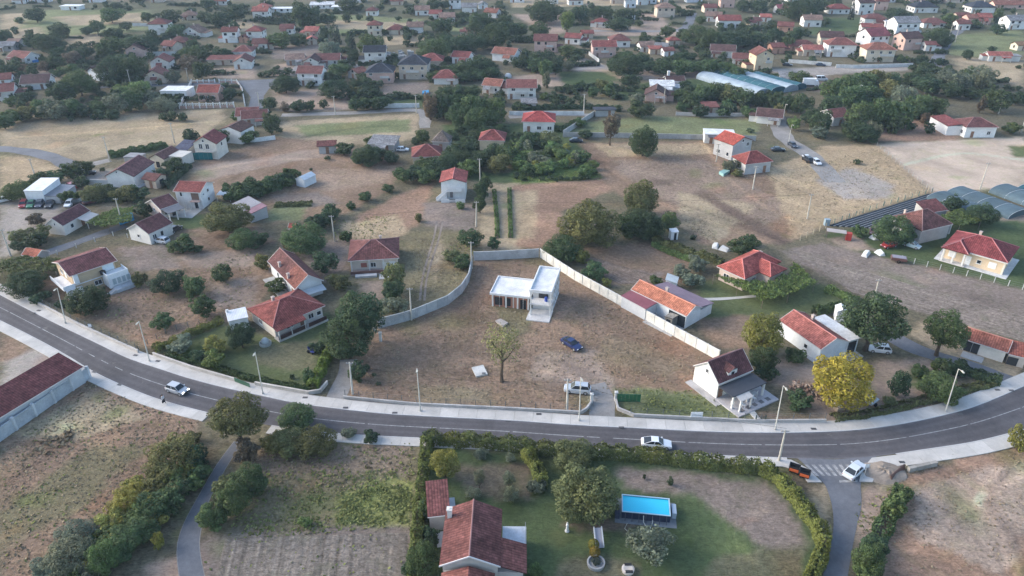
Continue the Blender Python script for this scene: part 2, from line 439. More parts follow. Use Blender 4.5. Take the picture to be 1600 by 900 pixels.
F = [
 # far country, top of the view
 ([(-40, 4), (1640, 4), (1640, 60), (-40, 60)], (0.105, 0.108, 0.072)),
 ([(70, 15), (230, 15), (250, 45), (120, 60), (30, 50), (0, 30)], 'sage'), ([(80, 26), (220, 20), (240, 36), (110, 40)], 'tan'), ([(0, 22), (45, 20), (30, 45), (0, 45)], 'tan'),
 ([(110, 55), (160, 52), (150, 76), (115, 74)], 'tan'), ([(10, 48), (60, 42), (70, 58), (14, 60)], 'tan'), ([(22, 112), (85, 108), (100, 124), (22, 124)], 'dust'),
 ([(480, 20), (660, 30), (650, 50), (500, 52)], 'sage'), ([(500, 30), (640, 36), (640, 46), (510, 46)], 'tan'), ([(800, 22), (880, 22), (884, 52), (850, 56), (830, 40)], 'dust'),
 ([(600, 54), (665, 54), (665, 66), (600, 72)], 'tan'), ([(680, 40), (760, 42), (750, 54), (690, 54)], 'sage'), ([(800, -6), (1000, 0), (990, 8), (800, 12)], 'tan'),
 ([(1490, 55), (1600, 45), (1600, 84), (1560, 92), (1480, 85)], 'sage'), ([(1490, 90), (1600, 92), (1600, 135), (1555, 128), (1500, 112)], 'tan'), ([(1380, 186), (1500, 190), (1500, 222), (1370, 220)], 'red'),
 ([(870, 112), (950, 112), (972, 124), (940, 130), (880, 134)], 'green'), ([(1000, 130), (1100, 122), (1190, 128), (1180, 146), (990, 156)], 'green'), ([(960, 140), (1010, 134), (1030, 150), (965, 158)], 'green'),
 ([(880, 110), (960, 104), (1000, 118), (975, 126), (940, 112)], 'dust'), ([(970, 105), (1100, 112), (1094, 122), (990, 124)], 'dust'),
 ([(905, 192), (1020, 181), (1192, 188), (1178, 212), (960, 214), (880, 208)], 'sage'), ([(1285, 28), (1352, 28), (1345, 52), (1260, 54)], 'green'),
 ([(885, 85), (925, 95), (965, 108), (900, 110)], 'gravel'), ([(925, 40), (1040, 42), (1100, 44), (1090, 56), (925, 56)], 'dust'), ([(1000, 20), (1035, 22), (1045, 42), (1003, 40)], 'dust'), ([(1050, 5), (1085, 6), (1080, 16), (1050, 16)], 'tan'),
 ([(420, 72), (500, 70), (492, 92), (428, 92)], 'grey'), ([(425, 142), (540, 138), (546, 172), (440, 174)], 'dust'), ([(600, 130), (672, 128), (665, 146), (598, 148)], 'grey'), ([(430, 100), (460, 98), (465, 118), (425, 120)], 'dust'),
 ([(600, 150), (668, 148), (660, 168), (600, 166)], 'green'), ([(325, 108), (400, 104), (400, 124), (325, 122)], 'dust'), ([(330, 30), (400, 34), (398, 52), (330, 44)], 'tan'),
 ([(1100, 100), (1100, 92), (1190, 90), (1190, 112)], 'olive'), ([(1200, 108), (1300, 104), (1420, 104), (1425, 110), (1330, 114), (1290, 118), (1200, 112)], 'gravel'), ([(1255, 118), (1295, 118), (1290, 146), (1250, 138)], 'grey'),
 ([(800, 120), (870, 112), (880, 134), (810, 138)], 'dust'), ([(930, 150), (960, 140), (970, 165), (900, 170), (860, 168)], 'olive'),
 # middle ground
 ([(0, 198), (110, 181), (345, 171), (353, 184), (300, 228), (230, 226), (130, 254), (60, 236), (0, 229)], 'tan'), ([(40, 200), (300, 182), (300, 200), (80, 220)], (0.315, 0.265, 0.175)),
 ([(0, 242), (60, 247), (95, 262), (75, 290), (0, 300)], 'straw'), ([(440, 190), (655, 177), (652, 216), (600, 226), (430, 224)], 'tan'), ([(460, 196), (640, 186), (640, 206), (480, 214)], 'sage'),
 ([(285, 262), (430, 214), (520, 222), (625, 254), (612, 292), (545, 332), (430, 348), (330, 300)], 'brown'), ([(300, 262), (500, 232), (520, 242), (440, 255), (310, 285)], 'dust'), ([(470, 268), (620, 258), (600, 286), (500, 300)], (0.28, 0.22, 0.165)), ([(425, 305), (500, 300), (530, 318), (440, 330)], 'grey'), ([(420, 322), (480, 320), (470, 345), (420, 345)], 'sage'),
 ([(560, 338), (600, 315), (678, 283), (660, 345), (620, 372), (530, 378)], 'red'), ([(530, 350), (620, 335), (640, 365), (560, 385)], 'straw'),
 ([(690, 195), (880, 192), (912, 234), (945, 282), (800, 288), (700, 278)], 'green'), ([(720, 250), (800, 250), (800, 270), (720, 268)], 'olive'), ([(800, 262), (880, 258), (935, 270), (942, 282), (800, 288)], (0.13, 0.185, 0.062)),
 ([(752, 288), (812, 285), (816, 398), (750, 398)], 'tan'), ([(660, 316), (748, 318), (744, 364), (664, 352)], 'grey'), ([(636, 362), (742, 362), (735, 440), (700, 470), (636, 482)], 'olive'), ([(668, 400), (690, 370), (694, 400), (680, 440)], 'tan'),
 ([(800, 290), (938, 278), (965, 292), (880, 330), (866, 388), (810, 385)], 'red'), ([(802, 300), (840, 296), (835, 372), (805, 372)], 'straw'),
 ([(905, 224), (1130, 220), (1200, 270), (1292, 332), (1240, 378), (1100, 382), (1062, 350), (960, 300), (925, 262)], 'brown'), ([(930, 225), (1100, 224), (1120, 240), (950, 245)], 'straw'), ([(940, 250), (1100, 250), (1250, 330), (1200, 350), (1050, 320)], (0.245, 0.198, 0.155)),
 ([(1060, 300), (1180, 320), (1120, 380), (1062, 352)], 'tan'), ([(1200, 265), (1290, 228), (1372, 226), (1452, 300), (1310, 345), (1240, 375), (1215, 310)], 'straw'), ([(1275, 280), (1330, 262), (1395, 288), (1390, 310), (1320, 312)], 'gravel'),
 ([(1080, 300), (1100, 296), (1240, 378), (1215, 382)], (0.16, 0.125, 0.10)), ([(1015, 278), (1055, 282), (1050, 292), (1022, 288)], (0.17, 0.135, 0.11)),
 ([(1372, 225), (1600, 214), (1640, 292), (1456, 300)], 'pale'), ([(1575, 228), (1620, 226), (1620, 246), (1585, 246)], 'lawn'),
 ([(1215, 392), (1285, 380), (1420, 412), (1640, 462), (1640, 545), (1480, 500), (1330, 455)], 'grey'), ([(1285, 366), (1380, 352), (1480, 345), (1640, 325), (1640, 460), (1415, 408), (1330, 392)], 'green'), ([(1290, 372), (1340, 368), (1370, 392), (1330, 392)], 'dust'), ([(1540, 330), (1640, 320), (1640, 345), (1560, 345)], 'dust'),
 ([(1085, 438), (1300, 445), (1330, 480), (1230, 492), (1100, 500)], 'lawn'), ([(1080, 498), (1170, 492), (1190, 545), (1120, 545)], 'brown'), ([(1200, 560), (1290, 570), (1240, 610), (1200, 600)], 'dust'),
 ([(915, 388), (1012, 378), (1085, 408), (1066, 442), (960, 446)], 'brown'), ([(960, 420), (1040, 425), (1030, 440), (965, 440)], 'grey'),
 ([(30, 440), (190, 430), (400, 382), (432, 432), (400, 492), (240, 548), (130, 496)], 'brown'), ([(270, 400), (400, 385), (395, 415), (300, 420)], 'dust'), ([(180, 388), (260, 380), (280, 420), (210, 425)], 'grey'), ([(330, 440), (400, 432), (398, 480), (340, 480)], 'dust'),
 ([(0, 305), (100, 322), (84, 344), (60, 385), (0, 402)], 'gravel'), ([(100, 270), (170, 264), (172, 285), (105, 300)], 'gravel'), ([(270, 338), (320, 336), (330, 360), (272, 358)], 'green'), ([(150, 316), (210, 314), (205, 324), (155, 326)], 'tan'), ([(0, 425), (60, 428), (70, 470), (0, 445)], 'dark'),
 ([(270, 360), (400, 352), (430, 380), (280, 400)], 'brown'), ([(460, 380), (545, 372), (545, 430), (500, 440)], 'grey'), ([(515, 425), (630, 425), (625, 480), (530, 470)], 'olive'), ([(560, 440), (600, 438), (598, 475), (570, 470)], 'dust'),
 ([(245, 550), (350, 505), (430, 528), (510, 490), (522, 560), (492, 612), (380, 598)], 'lawn'), ([(400, 540), (500, 530), (490, 580), (400, 570)], (0.155, 0.15, 0.095)),
 ([(592, 512), (722, 460), (742, 408), (841, 402), (960, 470), (1122, 562), (1095, 612), (1200, 645), (1290, 655), (965, 645), (925, 650), (540, 624), (560, 560)], 'brown'), ([(850, 550), (930, 545), (960, 600), (940, 650), (925, 650), (900, 600), (820, 590)], 'dust'), ([(955, 606), (1090, 612), (1180, 645), (1170, 655), (980, 652)], 'sage'), ([(1010, 615), (1080, 622), (1120, 650), (1000, 650)], 'lawn'), ([(640, 600), (760, 606), (780, 630), (660, 632)], (0.215, 0.185, 0.125)), ([(950, 520), (1060, 560), (1050, 590), (930, 560)], (0.225, 0.185, 0.13)),
 ([(770, 470), (830, 478), (830, 520), (790, 530)], 'olive'), ([(858, 462), (905, 470), (870, 505)], (0.29, 0.215, 0.165)),
 # foreground
 ([(0, 690), (140, 592), (320, 650), (285, 730), (150, 860), (120, 930), (0, 930)], 'brown'), ([(0, 800), (150, 690), (230, 700), (120, 800), (0, 860)], 'olive'), ([(20, 680), (140, 610), (230, 650), (120, 690)], 'tan'),
 ([(0, 515), (50, 545), (20, 570), (0, 570)], 'brown'), ([(0, 570), (55, 545), (85, 560), (40, 590), (0, 610)], 'gravel'),
 ([(372, 720), (400, 695), (655, 688), (650, 830), (330, 860)], 'olive'), ([(400, 700), (640, 690), (640, 740), (400, 740)], (0.235, 0.19, 0.14)), ([(520, 778), (560, 756), (645, 744), (642, 822), (525, 826)], (0.22, 0.235, 0.095)), ([(300, 850), (340, 832), (642, 822), (640, 930), (310, 930)], 'grey'), ([(280, 870), (230, 880), (220, 930), (285, 930)], 'dust'),
 ([(655, 700), (1000, 715), (1210, 748), (1290, 850), (1262, 940), (680, 940)], 'green'), ([(760, 725), (830, 725), (835, 780), (740, 775), (700, 730)], (0.15, 0.135, 0.10)), ([(965, 730), (1205, 752), (1262, 845), (1230, 905), (1160, 830), (1080, 770), (980, 765)], 'grey'), ([(880, 815), (1050, 806), (1060, 820), (900, 832)], (0.16, 0.135, 0.105)), ([(880, 870), (1000, 880), (1000, 930), (860, 930)], (0.14, 0.135, 0.09)), ([(1120, 870), (1260, 850), (1250, 940), (1090, 940)], (0.13, 0.13, 0.085)),
 ([(1395, 752), (1460, 730), (1640, 680), (1640, 940), (1350, 940)], 'red'), ([(1430, 760), (1600, 720), (1640, 800), (1560, 900), (1430, 840)], (0.33, 0.275, 0.22)), ([(1345, 760), (1400, 745), (1380, 810), (1340, 860)], 'dust'), ([(1262, 760), (1290, 755), (1300, 830), (1290, 850)], 'tan'),
 ([(1225, 590), (1300, 570), (1450, 560), (1500, 590), (1440, 640), (1285, 664)], 'dust'), ([(1420, 575), (1470, 580), (1465, 605), (1425, 608)], 'green'), ([(1440, 500), (1520, 510), (1600, 565), (1590, 590), (1480, 560), (1420, 520)], 'tan'),
]
for poly, c in F: paint(poly, c)
def trail(px, w, f):
    c_ = [tuple(p) for p in W(px, step=1.0)]; A_ = np.array(c_)
    k = np.where((gx > A_[:, 0].min() - 4) & (gx < A_[:, 0].max() + 4) & (gy > A_[:, 1].min() - 4) & (gy < A_[:, 1].max() + 4))[0]
    d_ = np.min(np.hypot(gx[k][:, None] - A_[None, :, 0] + 0.3 * wob(gx[k], gy[k], 0.8)[:, None], gy[k][:, None] - A_[None, :, 1]), 1)
    w_ = np.clip(1.3 - d_ / w, 0, 1)[:, None]; col[k] = col[k] * (1 - w_) + col[k] * np.array(f) * w_
TRK = [([(945, 640), (930, 600), (890, 570), (840, 560), (800, 540), (830, 510)], 0.8), ([(938, 640), (915, 605), (880, 585), (800, 575), (720, 560)], 0.8), ([(1100, 225), (1150, 290), (1240, 345), (1290, 350)], 1.0), ([(930, 250), (1000, 300), (1100, 330), (1230, 380)], 0.9), ([(940, 256), (1020, 312), (1110, 345), (1220, 388)], 0.9), ([(1590, 905), (1560, 830), (1530, 780), (1560, 730)], 0.7), ([(1610, 905), (1578, 830), (1546, 780), (1580, 730)], 0.7), ([(1430, 860), (1500, 800), (1600, 740)], 0.8), ([(60, 640), (160, 700), (220, 760)], 0.7), ([(0, 760), (120, 690), (250, 660)], 0.6), ([(1400, 260), (1500, 240), (1600, 250)], 0.9), ([(300, 270), (420, 250), (560, 250)], 0.9), ([(240, 520), (300, 480), (400, 440)], 0.7), ([(680, 560), (800, 600), (900, 640)], 0.6), ([(20, 215), (160, 205), (330, 190)], 1.0), ([(470, 215), (560, 200), (650, 195)], 1.0), ([(990, 750), (1100, 790), (1180, 880)], 0.6)]
for i_, (p_, w__) in enumerate(TRK): trail(p_, w__, (1.32, 1.27, 1.22) if i_ % 3 else (0.72, 0.72, 0.74))
for i_ in range(420):                                        # bare, bleached and damp patches
    y_ = 900 - 860 * random.random() ** 0.8; p_ = G(random.uniform(-20, 1620), y_); ra = random.uniform(1.0, 5.0) * (1 + p_.y / 300); th = random.uniform(0, 3.14); e_ = random.uniform(0.3, 0.8)
    k = np.where((np.abs(gx - p_.x) < ra * 1.5) & (np.abs(gy - p_.y) < ra * 1.5))[0]
    u_ = (wx[k] - p_.x) * math.cos(th) + (wy[k] - p_.y) * math.sin(th); v_ = (-(wx[k] - p_.x) * math.sin(th) + (wy[k] - p_.y) * math.cos(th)) / e_
    w_ = np.clip(1.4 - np.hypot(u_, v_) / ra * 1.4, 0, 1)[:, None]; f_ = random.choice([(1.25, 1.2, 1.15), (1.18, 1.16, 1.1), (0.74, 0.74, 0.74), (0.8, 0.92, 0.74), (1.1, 0.98, 0.92)])
    col[k] = col[k] * (1 - w_) + col[k] * np.array(f_) * w_
dry = np.clip((col[:, 0] / (col[:, 1] + 1e-6) - 1.0) * 8, 0, 1)[:, None]; col *= 1 + dry * np.array([0.02, -0.015, 0.03])
col *= np.array([1.04, 0.995, 0.94])
np.clip(col, 0.03, 0.5, col)
gcol = col
nr, nc = len(ys), len(xs)
gv = np.zeros((nr * nc, 3)); gv[:, 0] = gx; gv[:, 1] = gy
idx = np.arange(nr * nc).reshape(nr, nc)
gf = np.stack([idx[:-1, :-1], idx[:-1, 1:], idx[1:, 1:], idx[1:, :-1]], -1).reshape(-1, 4)
def npmesh(name, v, f, mat):
    """mesh from numpy arrays; f is (n,3) or (n,4)"""
    me = bpy.data.meshes.new(name)
    k = f.shape[1]
    me.vertices.add(len(v)); me.vertices.foreach_set('co', np.ascontiguousarray(v, np.float32).ravel())
    me.loops.add(f.size); me.loops.foreach_set('vertex_index', np.ascontiguousarray(f, np.int32).ravel())
    me.polygons.add(len(f)); me.polygons.foreach_set('loop_start', np.arange(0, f.size, k, dtype=np.int32))
    me.update(calc_edges=True)
    me.materials.append(mat)
    return me
gme = npmesh('ground', gv, gf, M['ground'])
ca = gme.color_attributes.new('Col', 'FLOAT_COLOR', 'POINT')
ca.data.foreach_set('color', np.concatenate([col, ROUGH[:, None]], 1).astype(np.float32).ravel())
ground = link('ground', gme)
tag(ground, 'dry brown fields, lawns and bare soil between the houses', None, None, 'structure')

# ------------------------------------------------------------------ roads
def strip(name, a, b, z, mat, kind='structure', parent=None, label=None):
    n = min(len(a), len(b)); mb = MB()
    for i in range(n - 1):
        mb.face([(a[i].x, a[i].y, z), (a[i + 1].x, a[i + 1].y, z), (b[i + 1].x, b[i + 1].y, z), (b[i].x, b[i].y, z)], [(0, i), (0, i + 1), (1, i + 1), (1, i)])
    o = mb.build(name, mat, parent)
    me = o.data
    if me.polygons[0].normal.z < 0: me.flip_normals()
    if kind: o['kind'] = kind
    if label: o['label'] = label
    return o
def ribbon(name, px, w, mat, z=0.02, label=None):
    c = W(px)
    w0 = [w * (0.92 + 0.12 * math.sin(i * 0.7) * math.sin(i * 0.23)) for i in range(len(c))]
    a = [offset(c, w0[i] / 2)[i] for i in range(len(c))]; b = [offset(c, -w0[i] / 2)[i] for i in range(len(c))]
    return strip(name, b, a, z, mat, label=label)
def patch(name, px, z, mat, label=None, kind='structure', color=None):
    g = [G(*p) for p in px]
    mb = MB().face([(p.x, p.y, z) for p in g])
    o = mb.build(name, mat, color=color)
    if o.data.polygons[0].normal.z < 0: o.data.flip_normals()
    o['kind'] = kind
    if label: o['label'] = label
    return o

TOPE = [(-40, 441), (0, 461), (50, 487), (100, 512), (150, 536), (200, 560), (250, 577), (300, 593), (350, 606), (400, 617), (450, 628), (500, 636), (600, 647), (700, 653), (800, 658), (900, 665), (1000, 670), (1100, 675), (1200, 677), (1300, 675), (1370, 669), (1450, 655), (1525, 635), (1600, 604), (1660, 578)]
BOTE = [(-40, 482), (0, 501), (50, 526), (100, 553), (150, 583), (200, 606), (250, 625), (320, 644), (400, 661), (480, 673), (560, 680), (660, 685), (725, 688), (800, 692), (900, 699), (1000, 705), (1100, 711), (1200, 715), (1300, 717), (1370, 713), (1450, 702), (1525, 690), (1600, 671), (1660, 652)]
NR = 150
te = resample(catmull([G(*p).xy for p in TOPE]), n=NR)
be = resample(catmull([G(*p).xy for p in BOTE]), n=NR)
road = strip('road', be, te, 0.03, M['asphalt'], label='dark asphalt main road curving through the village')
cl = [(a + b) / 2 for a, b in zip(te, be)]
def dash_strip(a, w, name, parent, z=0.034):
    l, r = offset(a, w / 2), offset(a, -w / 2)
    return strip(name, r, l, z, M['line'], None, parent)
clf = resample(cl, 0.5)
i = 4
while i < len(clf) - 14:                                    # solid and broken stretches of the centre line
    p = PX((clf[i].x, clf[i].y, 0))[0]
    if 110 < p < 200 or 470 < p < 530 or 900 < p < 950: ln, gap = 4, 4
    else: ln, gap = 22, 1
    dash_strip(clf[i:i + ln + 1], 0.13, 'centre_line', road)
    i += ln + gap
for a, b, s in ((0.02, 0.98, 1),):
    pass
patch('asphalt_repair', [(1258, 690), (1300, 684), (1325, 700), (1305, 715), (1268, 712)], 0.033, m_asphalt('fresh_asphalt', (0.086, 0.082, 0.088), 0.2)).parent = road
for o in [x for x in COL.objects if x.name == 'asphalt_repair']:
    if 'kind' in o: del o['kind']

KERB = (0.36, 0.345, 0.335)
def pavement(name, edge, side, w, label, slab=3.0):
    """raised pavement beside a road edge: kerb stones and concrete slabs"""
    e = resample(edge, 0.75)
    root = empty(name, (0, 0, 0)); tag(root, label, None, None, 'structure')
    k1 = offset(e, side * 0.16); k2 = offset(e, side * w)
    kb = MB(); zt = 0.14
    for i in range(len(e) - 1):
        P = [e[i], e[i + 1], k1[i + 1], k1[i]]
        kb.face([(p.x, p.y, zt) for p in P]); kb.face([(e[i].x, e[i].y, 0), (e[i + 1].x, e[i + 1].y, 0), (e[i + 1].x, e[i + 1].y, zt), (e[i].x, e[i].y, zt)])
    kb.build('kerb', M['pave'], root, color=(0.56, 0.55, 0.54))
    st = max(1, int(slab / 0.75)); k1 = offset(e, side * 0.18)
    for i in range(0, len(e) - 1, st):
        j = min(i + st, len(e) - 1)
        mb = MB(); g = 0.02
        lo = [k1[t] for t in range(i, j + 1)]; hi = [k2[t] for t in range(i, j + 1)]
        if j > i:
            lo[0] = lo[0].lerp(lo[1], g); hi[0] = hi[0].lerp(hi[1], g); lo[-1] = lo[-1].lerp(lo[-2], g); hi[-1] = hi[-1].lerp(hi[-2], g)
        mb.prism([tuple(p) for p in lo] + [tuple(p) for p in hi[::-1]], 0.0, 0.13)
        t = rng.uniform(0.92, 1.06)
        mb.build('slab', M['pave'], root, color=tuple(c * t for c in (0.54, 0.515, 0.48)))
    return root, k2
def cut(edge, x0, x1):
    return [p for p in edge if x0 <= PX((p.x, p.y, 0))[0] <= x1]
pavement('pavement', te, 1, 2.5, 'pale concrete pavement along the far side of the main road')
pavement('pavement', cut(be, -60, 336), -1, 2.1, 'pale concrete pavement beside the dry field and the walker')
pavement('pavement', cut(be, 420, 1232), -1, 1.9, 'narrow pale pavement behind the pool garden hedge')
pavement('pavement', cut(be, 1388, 1700), -1, 2.6, 'pale concrete pavement curving past the dry right-hand field')

# junction with the lane at the lower right
patch('road', [(1246, 716), (1305, 718), (1370, 713), (1352, 730), (1345, 752), (1344, 775), (1298, 775), (1288, 756), (1270, 737)], 0.026, M['asphalt_old'], 'grey asphalt mouth of the side lane')
la = W([(1288, 752), (1300, 790), (1302, 830), (1293, 870), (1280, 925), (1265, 980)]); lb = W([(1344, 752), (1346, 790), (1339, 820), (1331, 860), (1320, 925), (1306, 980)])
n = min(len(la), len(lb)); la, lb = resample(la, n=40), resample(lb, n=40)
strip('road', la, lb, 0.022, M['asphalt_old'], label='grey asphalt side lane running down beside the hedge')
def slabpoly(px, label, zt=0.125):
    g = [G(*p) for p in px]
    mb = MB().prism([(p.x, p.y) for p in g], 0, zt)
    o = mb.build('pavement', M['pave'], color=(0.54, 0.515, 0.48)); tag(o, label, None, None, 'structure')
    return o
slabpoly([(1200, 717.5), (1236, 719), (1262, 733), (1284, 754), (1262, 754), (1252, 740), (1232, 732), (1204, 725)], 'pale pavement corner behind the two black skips')
slabpoly([(1362, 716), (1400, 711.5), (1425, 723), (1400, 730), (1368, 741), (1363, 754), (1342, 753), (1346, 735)], 'pale pavement corner beside the silver saloon')
cw = empty('crosswalk', (0, 0, 0)); tag(cw, 'white striped zebra crossing at the side lane mouth', None, None, 'structure')
for k in range(8):
    x = 1257 + k * 10.6
    MB().face([tuple(G(*p, 0.032)) for p in ((x, 726), (x + 5.2, 726), (x + 5.2 + 18 - k * 1.1, 743.5), (x + 18 - k * 1.1, 743.5))][::-1]).build('stripe', M['line'], cw)
MB().face([tuple(G(*p, 0.032)) for p in ((1311, 750.5), (1340, 749.5), (1340, 753), (1312, 754))][::-1]).build('stop_line', M['line'], road)
for nm in ('stripe', 'stop_line'):
    for o in COL.objects:
        if o.name.startswith(nm) and o.data.polygons[0].normal.z < 0: o.data.flip_normals()

# lane at the lower left, far roads and tracks
pa = W([(366, 690), (340, 725), (311, 775), (287, 820), (277, 860), (284, 925), (290, 980)]); pb = W([(379, 690), (352, 732), (327, 780), (313, 830), (312, 865), (324, 925), (330, 980)])
pa, pb = resample(pa, n=40), resample(pb, n=40)
strip('path', pa, pb, 0.022, M['asphalt_old'], label='narrow grey lane between the bushes')
ea, eb = offset(pa, -0.1), offset(pa, 0.35)
strip('path', eb, ea, 0.016, M['gravel'], label='pale gravel verge of the narrow lane')
ea, eb = offset(pb, -0.35), offset(pb, 0.1)
strip('path', eb, ea, 0.016, M['gravel'], label='pale gravel verge on the inner side of the lane')
ribbon('road', [(-20, 232), (20, 234), (60, 240), (92, 250), (112, 262)], 5.5, M['asphalt_old'], label='blue-grey asphalt road across the straw field')
ribbon('road', [(108, 260), (135, 258), (172, 250)], 4.5, M['gravel'], 0.016, label='gravel end of the asphalt road')
ribbon('road', [(130, 140), (160, 136), (200, 134), (300, 132), (380, 128)], 4.5, M['asphalt_old'], label='far village street past the flat white house')
patch('road', [(372, 126), (440, 123), (424, 134), (412, 150), (410, 174), (386, 176), (392, 152)], 0.03, M['asphalt_old'], 'wide blue-grey asphalt turning area beside the baluster fence')
ribbon('road', [(440, 180), (560, 176), (655, 173), (664, 200)], 4.5, M['gravel'], label='gravel street behind the tan meadow')
ribbon('road', [(795, 183), (870, 179), (935, 180)], 4, M['gravel'], label='gravel street behind the red-roofed villa')
ribbon('road', [(1505, 44), (1484, 58), (1472, 78), (1458, 108)], 6, M['asphalt_old'], label='far lane beside the tan meadow')
ribbon('road', [(1212, 180), (1224, 212), (1240, 226), (1270, 246), (1305, 285)], 6.5, M['gravel'], label='pale gravel lane with parked cars')
ribbon('road', [(1082, 20), (1076, 36), (1066, 46), (1040, 48)], 6, M['asphalt_old'], label='short far street between hedges')
ribbon('road', [(920, 48), (1000, 49), (1110, 48)], 6, M['gravel'], 0.024, label='far cross street with parked cars')
ribbon('path', [(58, 400), (100, 386), (150, 368), (196, 352)], 3.6, M['asphalt_old'], label='dark narrow lane behind the cream house')
ribbon('path', [(515, 640), (528, 615), (540, 585), (545, 562)], 3.4, M['gravel'], label='grey gravel drive beside the clipped hedge')
ribbon('path', [(945, 668), (940, 645), (943, 622), (930, 600)], 4.2, M['gravel'], 0.016, label='dusty gateway track into the bare plot')
ribbon('path', [(1384, 520), (1430, 545), (1500, 568), (1590, 600)], 4.2, M['asphalt_old'], label='grey concrete drive to the low farm building')
ribbon('path', [(540, 100), (560, 104), (568, 115), (580, 128)], 5, M['gravel'], label='grey yard lane behind the slate roofed houses')
ribbon('path', [(1084, 468), (1130, 467), (1190, 462)], 1.1, M['pave'], 0.05, 'pale garden path to the vine pergola').color = (0.55, 0.53, 0.5, 1)
ribbon('path', [(455, 118), (470, 98), (462, 88)], 4, M['gravel'], label='gravel track beside the grey barn')
for k, x in enumerate((683, 692)):
    ribbon('path', [(x, 345), (x - 6 - k, 375), (x - 22 - k * 2, 430), (x - 27 - k * 2, 470)], 0.5, M['soil'], 0.016, ('left', 'right')[k] + ' wheel rut of the overgrown track')

# ploughed plots: real furrows
def furrows(name, q, n, label, amp=0.1, color=None, along='u'):
    """q: four corners in order; ridges run along the first side"""
    A, B, Cc, D = [G(*p) for p in q]
    mb_v = []; f = []
    m = n * 4; k = 26
    for j in range(m + 1):
        t = j / m
        for i in range(k + 1):
            s_ = i / k
            p = A.lerp(B, s_).lerp(D.lerp(Cc, s_), t)
            z = 0.035 + amp * (0.5 + 0.5 * math.sin(2 * math.pi * t * n)) * (0.55 + 0.45 * math.sin(i * 1.7 + j * 0.9) * math.sin(j * 0.31 + i * 0.6)) if 0 < j < m else 0.005
            mb_v.append((p.x, p.y, z))
    for j in range(m):
        for i in range(k):
            a = j * (k + 1) + i
            f.append((a, a + 1, a + k + 2, a + k + 1))
    me = npmesh(name, np.array(mb_v), np.array(f), M['ground'])
    cc_ = np.ones((len(mb_v), 4)); cc_[:, :3] = np.array(color or (0.225, 0.188, 0.16)) * (1 + 0.12 * rng.normal(size=(m + 1, 1, 1)).repeat(k + 1, 1).reshape(-1, 1))
    me.color_attributes.new('Col', 'FLOAT_COLOR', 'POINT').data.foreach_set('color', cc_.astype(np.float32).ravel())
    o = link(name, me); tag(o, label, None, None, 'structure')
    if o.data.polygons[0].normal.z < 0: o.data.flip_normals()
    return o
furrows('field', [(1236, 392), (1640, 506), (1640, 545), (1330, 456)][0:4], 26, 'ploughed grey-brown field beside the yellow bungalow', 0.12)
furrows('field', [(925, 402), (1050, 440), (968, 444), (905, 410)], 14, 'small hoed garden plot behind the wall', 0.14, (0.205, 0.16, 0.13))
furrows('field', [(352, 842), (330, 935), (632, 935), (638, 832)], 22, 'hoed foreground plot with vertical furrows', 0.07, (0.205, 0.175, 0.148))
# ------------------------------------------------------------------ houses
WC = {'w': (0.70, 0.69, 0.66), 'W': (0.78, 0.78, 0.77), 'c': (0.66, 0.58, 0.46), 'p': (0.58, 0.40, 0.34), 'g': (0.42, 0.42, 0.41), 'b': (0.56, 0.47, 0.38), 's': (0.34, 0.33, 0.32), 'y': (0.66, 0.53, 0.37), 'l': (0.62, 0.65, 0.68), 'k': (0.5, 0.28, 0.2)}
RC = {'r': (0.25, 0.102, 0.088), 'R': (0.295, 0.1, 0.088), 'o': (0.33, 0.145, 0.108), 'O': (0.50, 0.195, 0.125), 'b': (0.20, 0.088, 0.078), 'd': (0.13, 0.075, 0.07), 'n': (0.052, 0.06, 0.078), 'g': (0.30, 0.30, 0.31), 't': (0.30, 0.20, 0.16), 'w': (0.72, 0.73, 0.74), 'm': (0.28, 0.09, 0.10), 'v': (0.24, 0.17, 0.2), 's': (0.42, 0.15, 0.12)}
LM = []                                                    # landmarks for labels: (phrase, x, y) in the photograph's frame
def frame(P, Q, z, d, oh):
    """footprint from two front eave corners at height z and a depth"""
    p, q = G(P[0], P[1], z), G(Q[0], Q[1], z)
    ax = (q - p).xy; w = ax.length; ang = math.atan2(ax.y, ax.x)
    yv = Vector((-math.sin(ang), math.cos(ang)))
    c = (p.xy + q.xy) / 2 + yv * (d / 2)
    return c, w - 2 * oh, d - 2 * oh, ang
def quad_uv(mb, pts, o, u, v):
    """face with metre UVs measured along u and v"""
    o = Vector(o); u = Vector(u).normalized(); v = Vector(v).normalized()
    mb.face(pts, [((Vector(p) - o).dot(u), (Vector(p) - o).dot(v)) for p in pts])
def thick(mb, top, t=0.16):
    """roof plate: top face with metre UVs (first edge is the eave), its sides and underside"""
    top = [Vector(p) for p in top]
    nrm = (top[1] - top[0]).cross(top[2] - top[0]).normalized()
    if nrm.z < 0: top = [top[1], top[0]] + top[2:][::-1]; nrm = -nrm
    u = (top[1] - top[0]).normalized(); v = nrm.cross(u)
    quad_uv(mb, top, top[0], u, v)
    lo = [p - Vector((0, 0, t)) for p in top]
    mb.face(lo[::-1], [(0, 0)] * len(lo))
    n = len(top)
    for i in range(n):
        j = (i + 1) % n
        mb.face([lo[i], lo[j], top[j], top[i]], [(0, 0)] * 4)
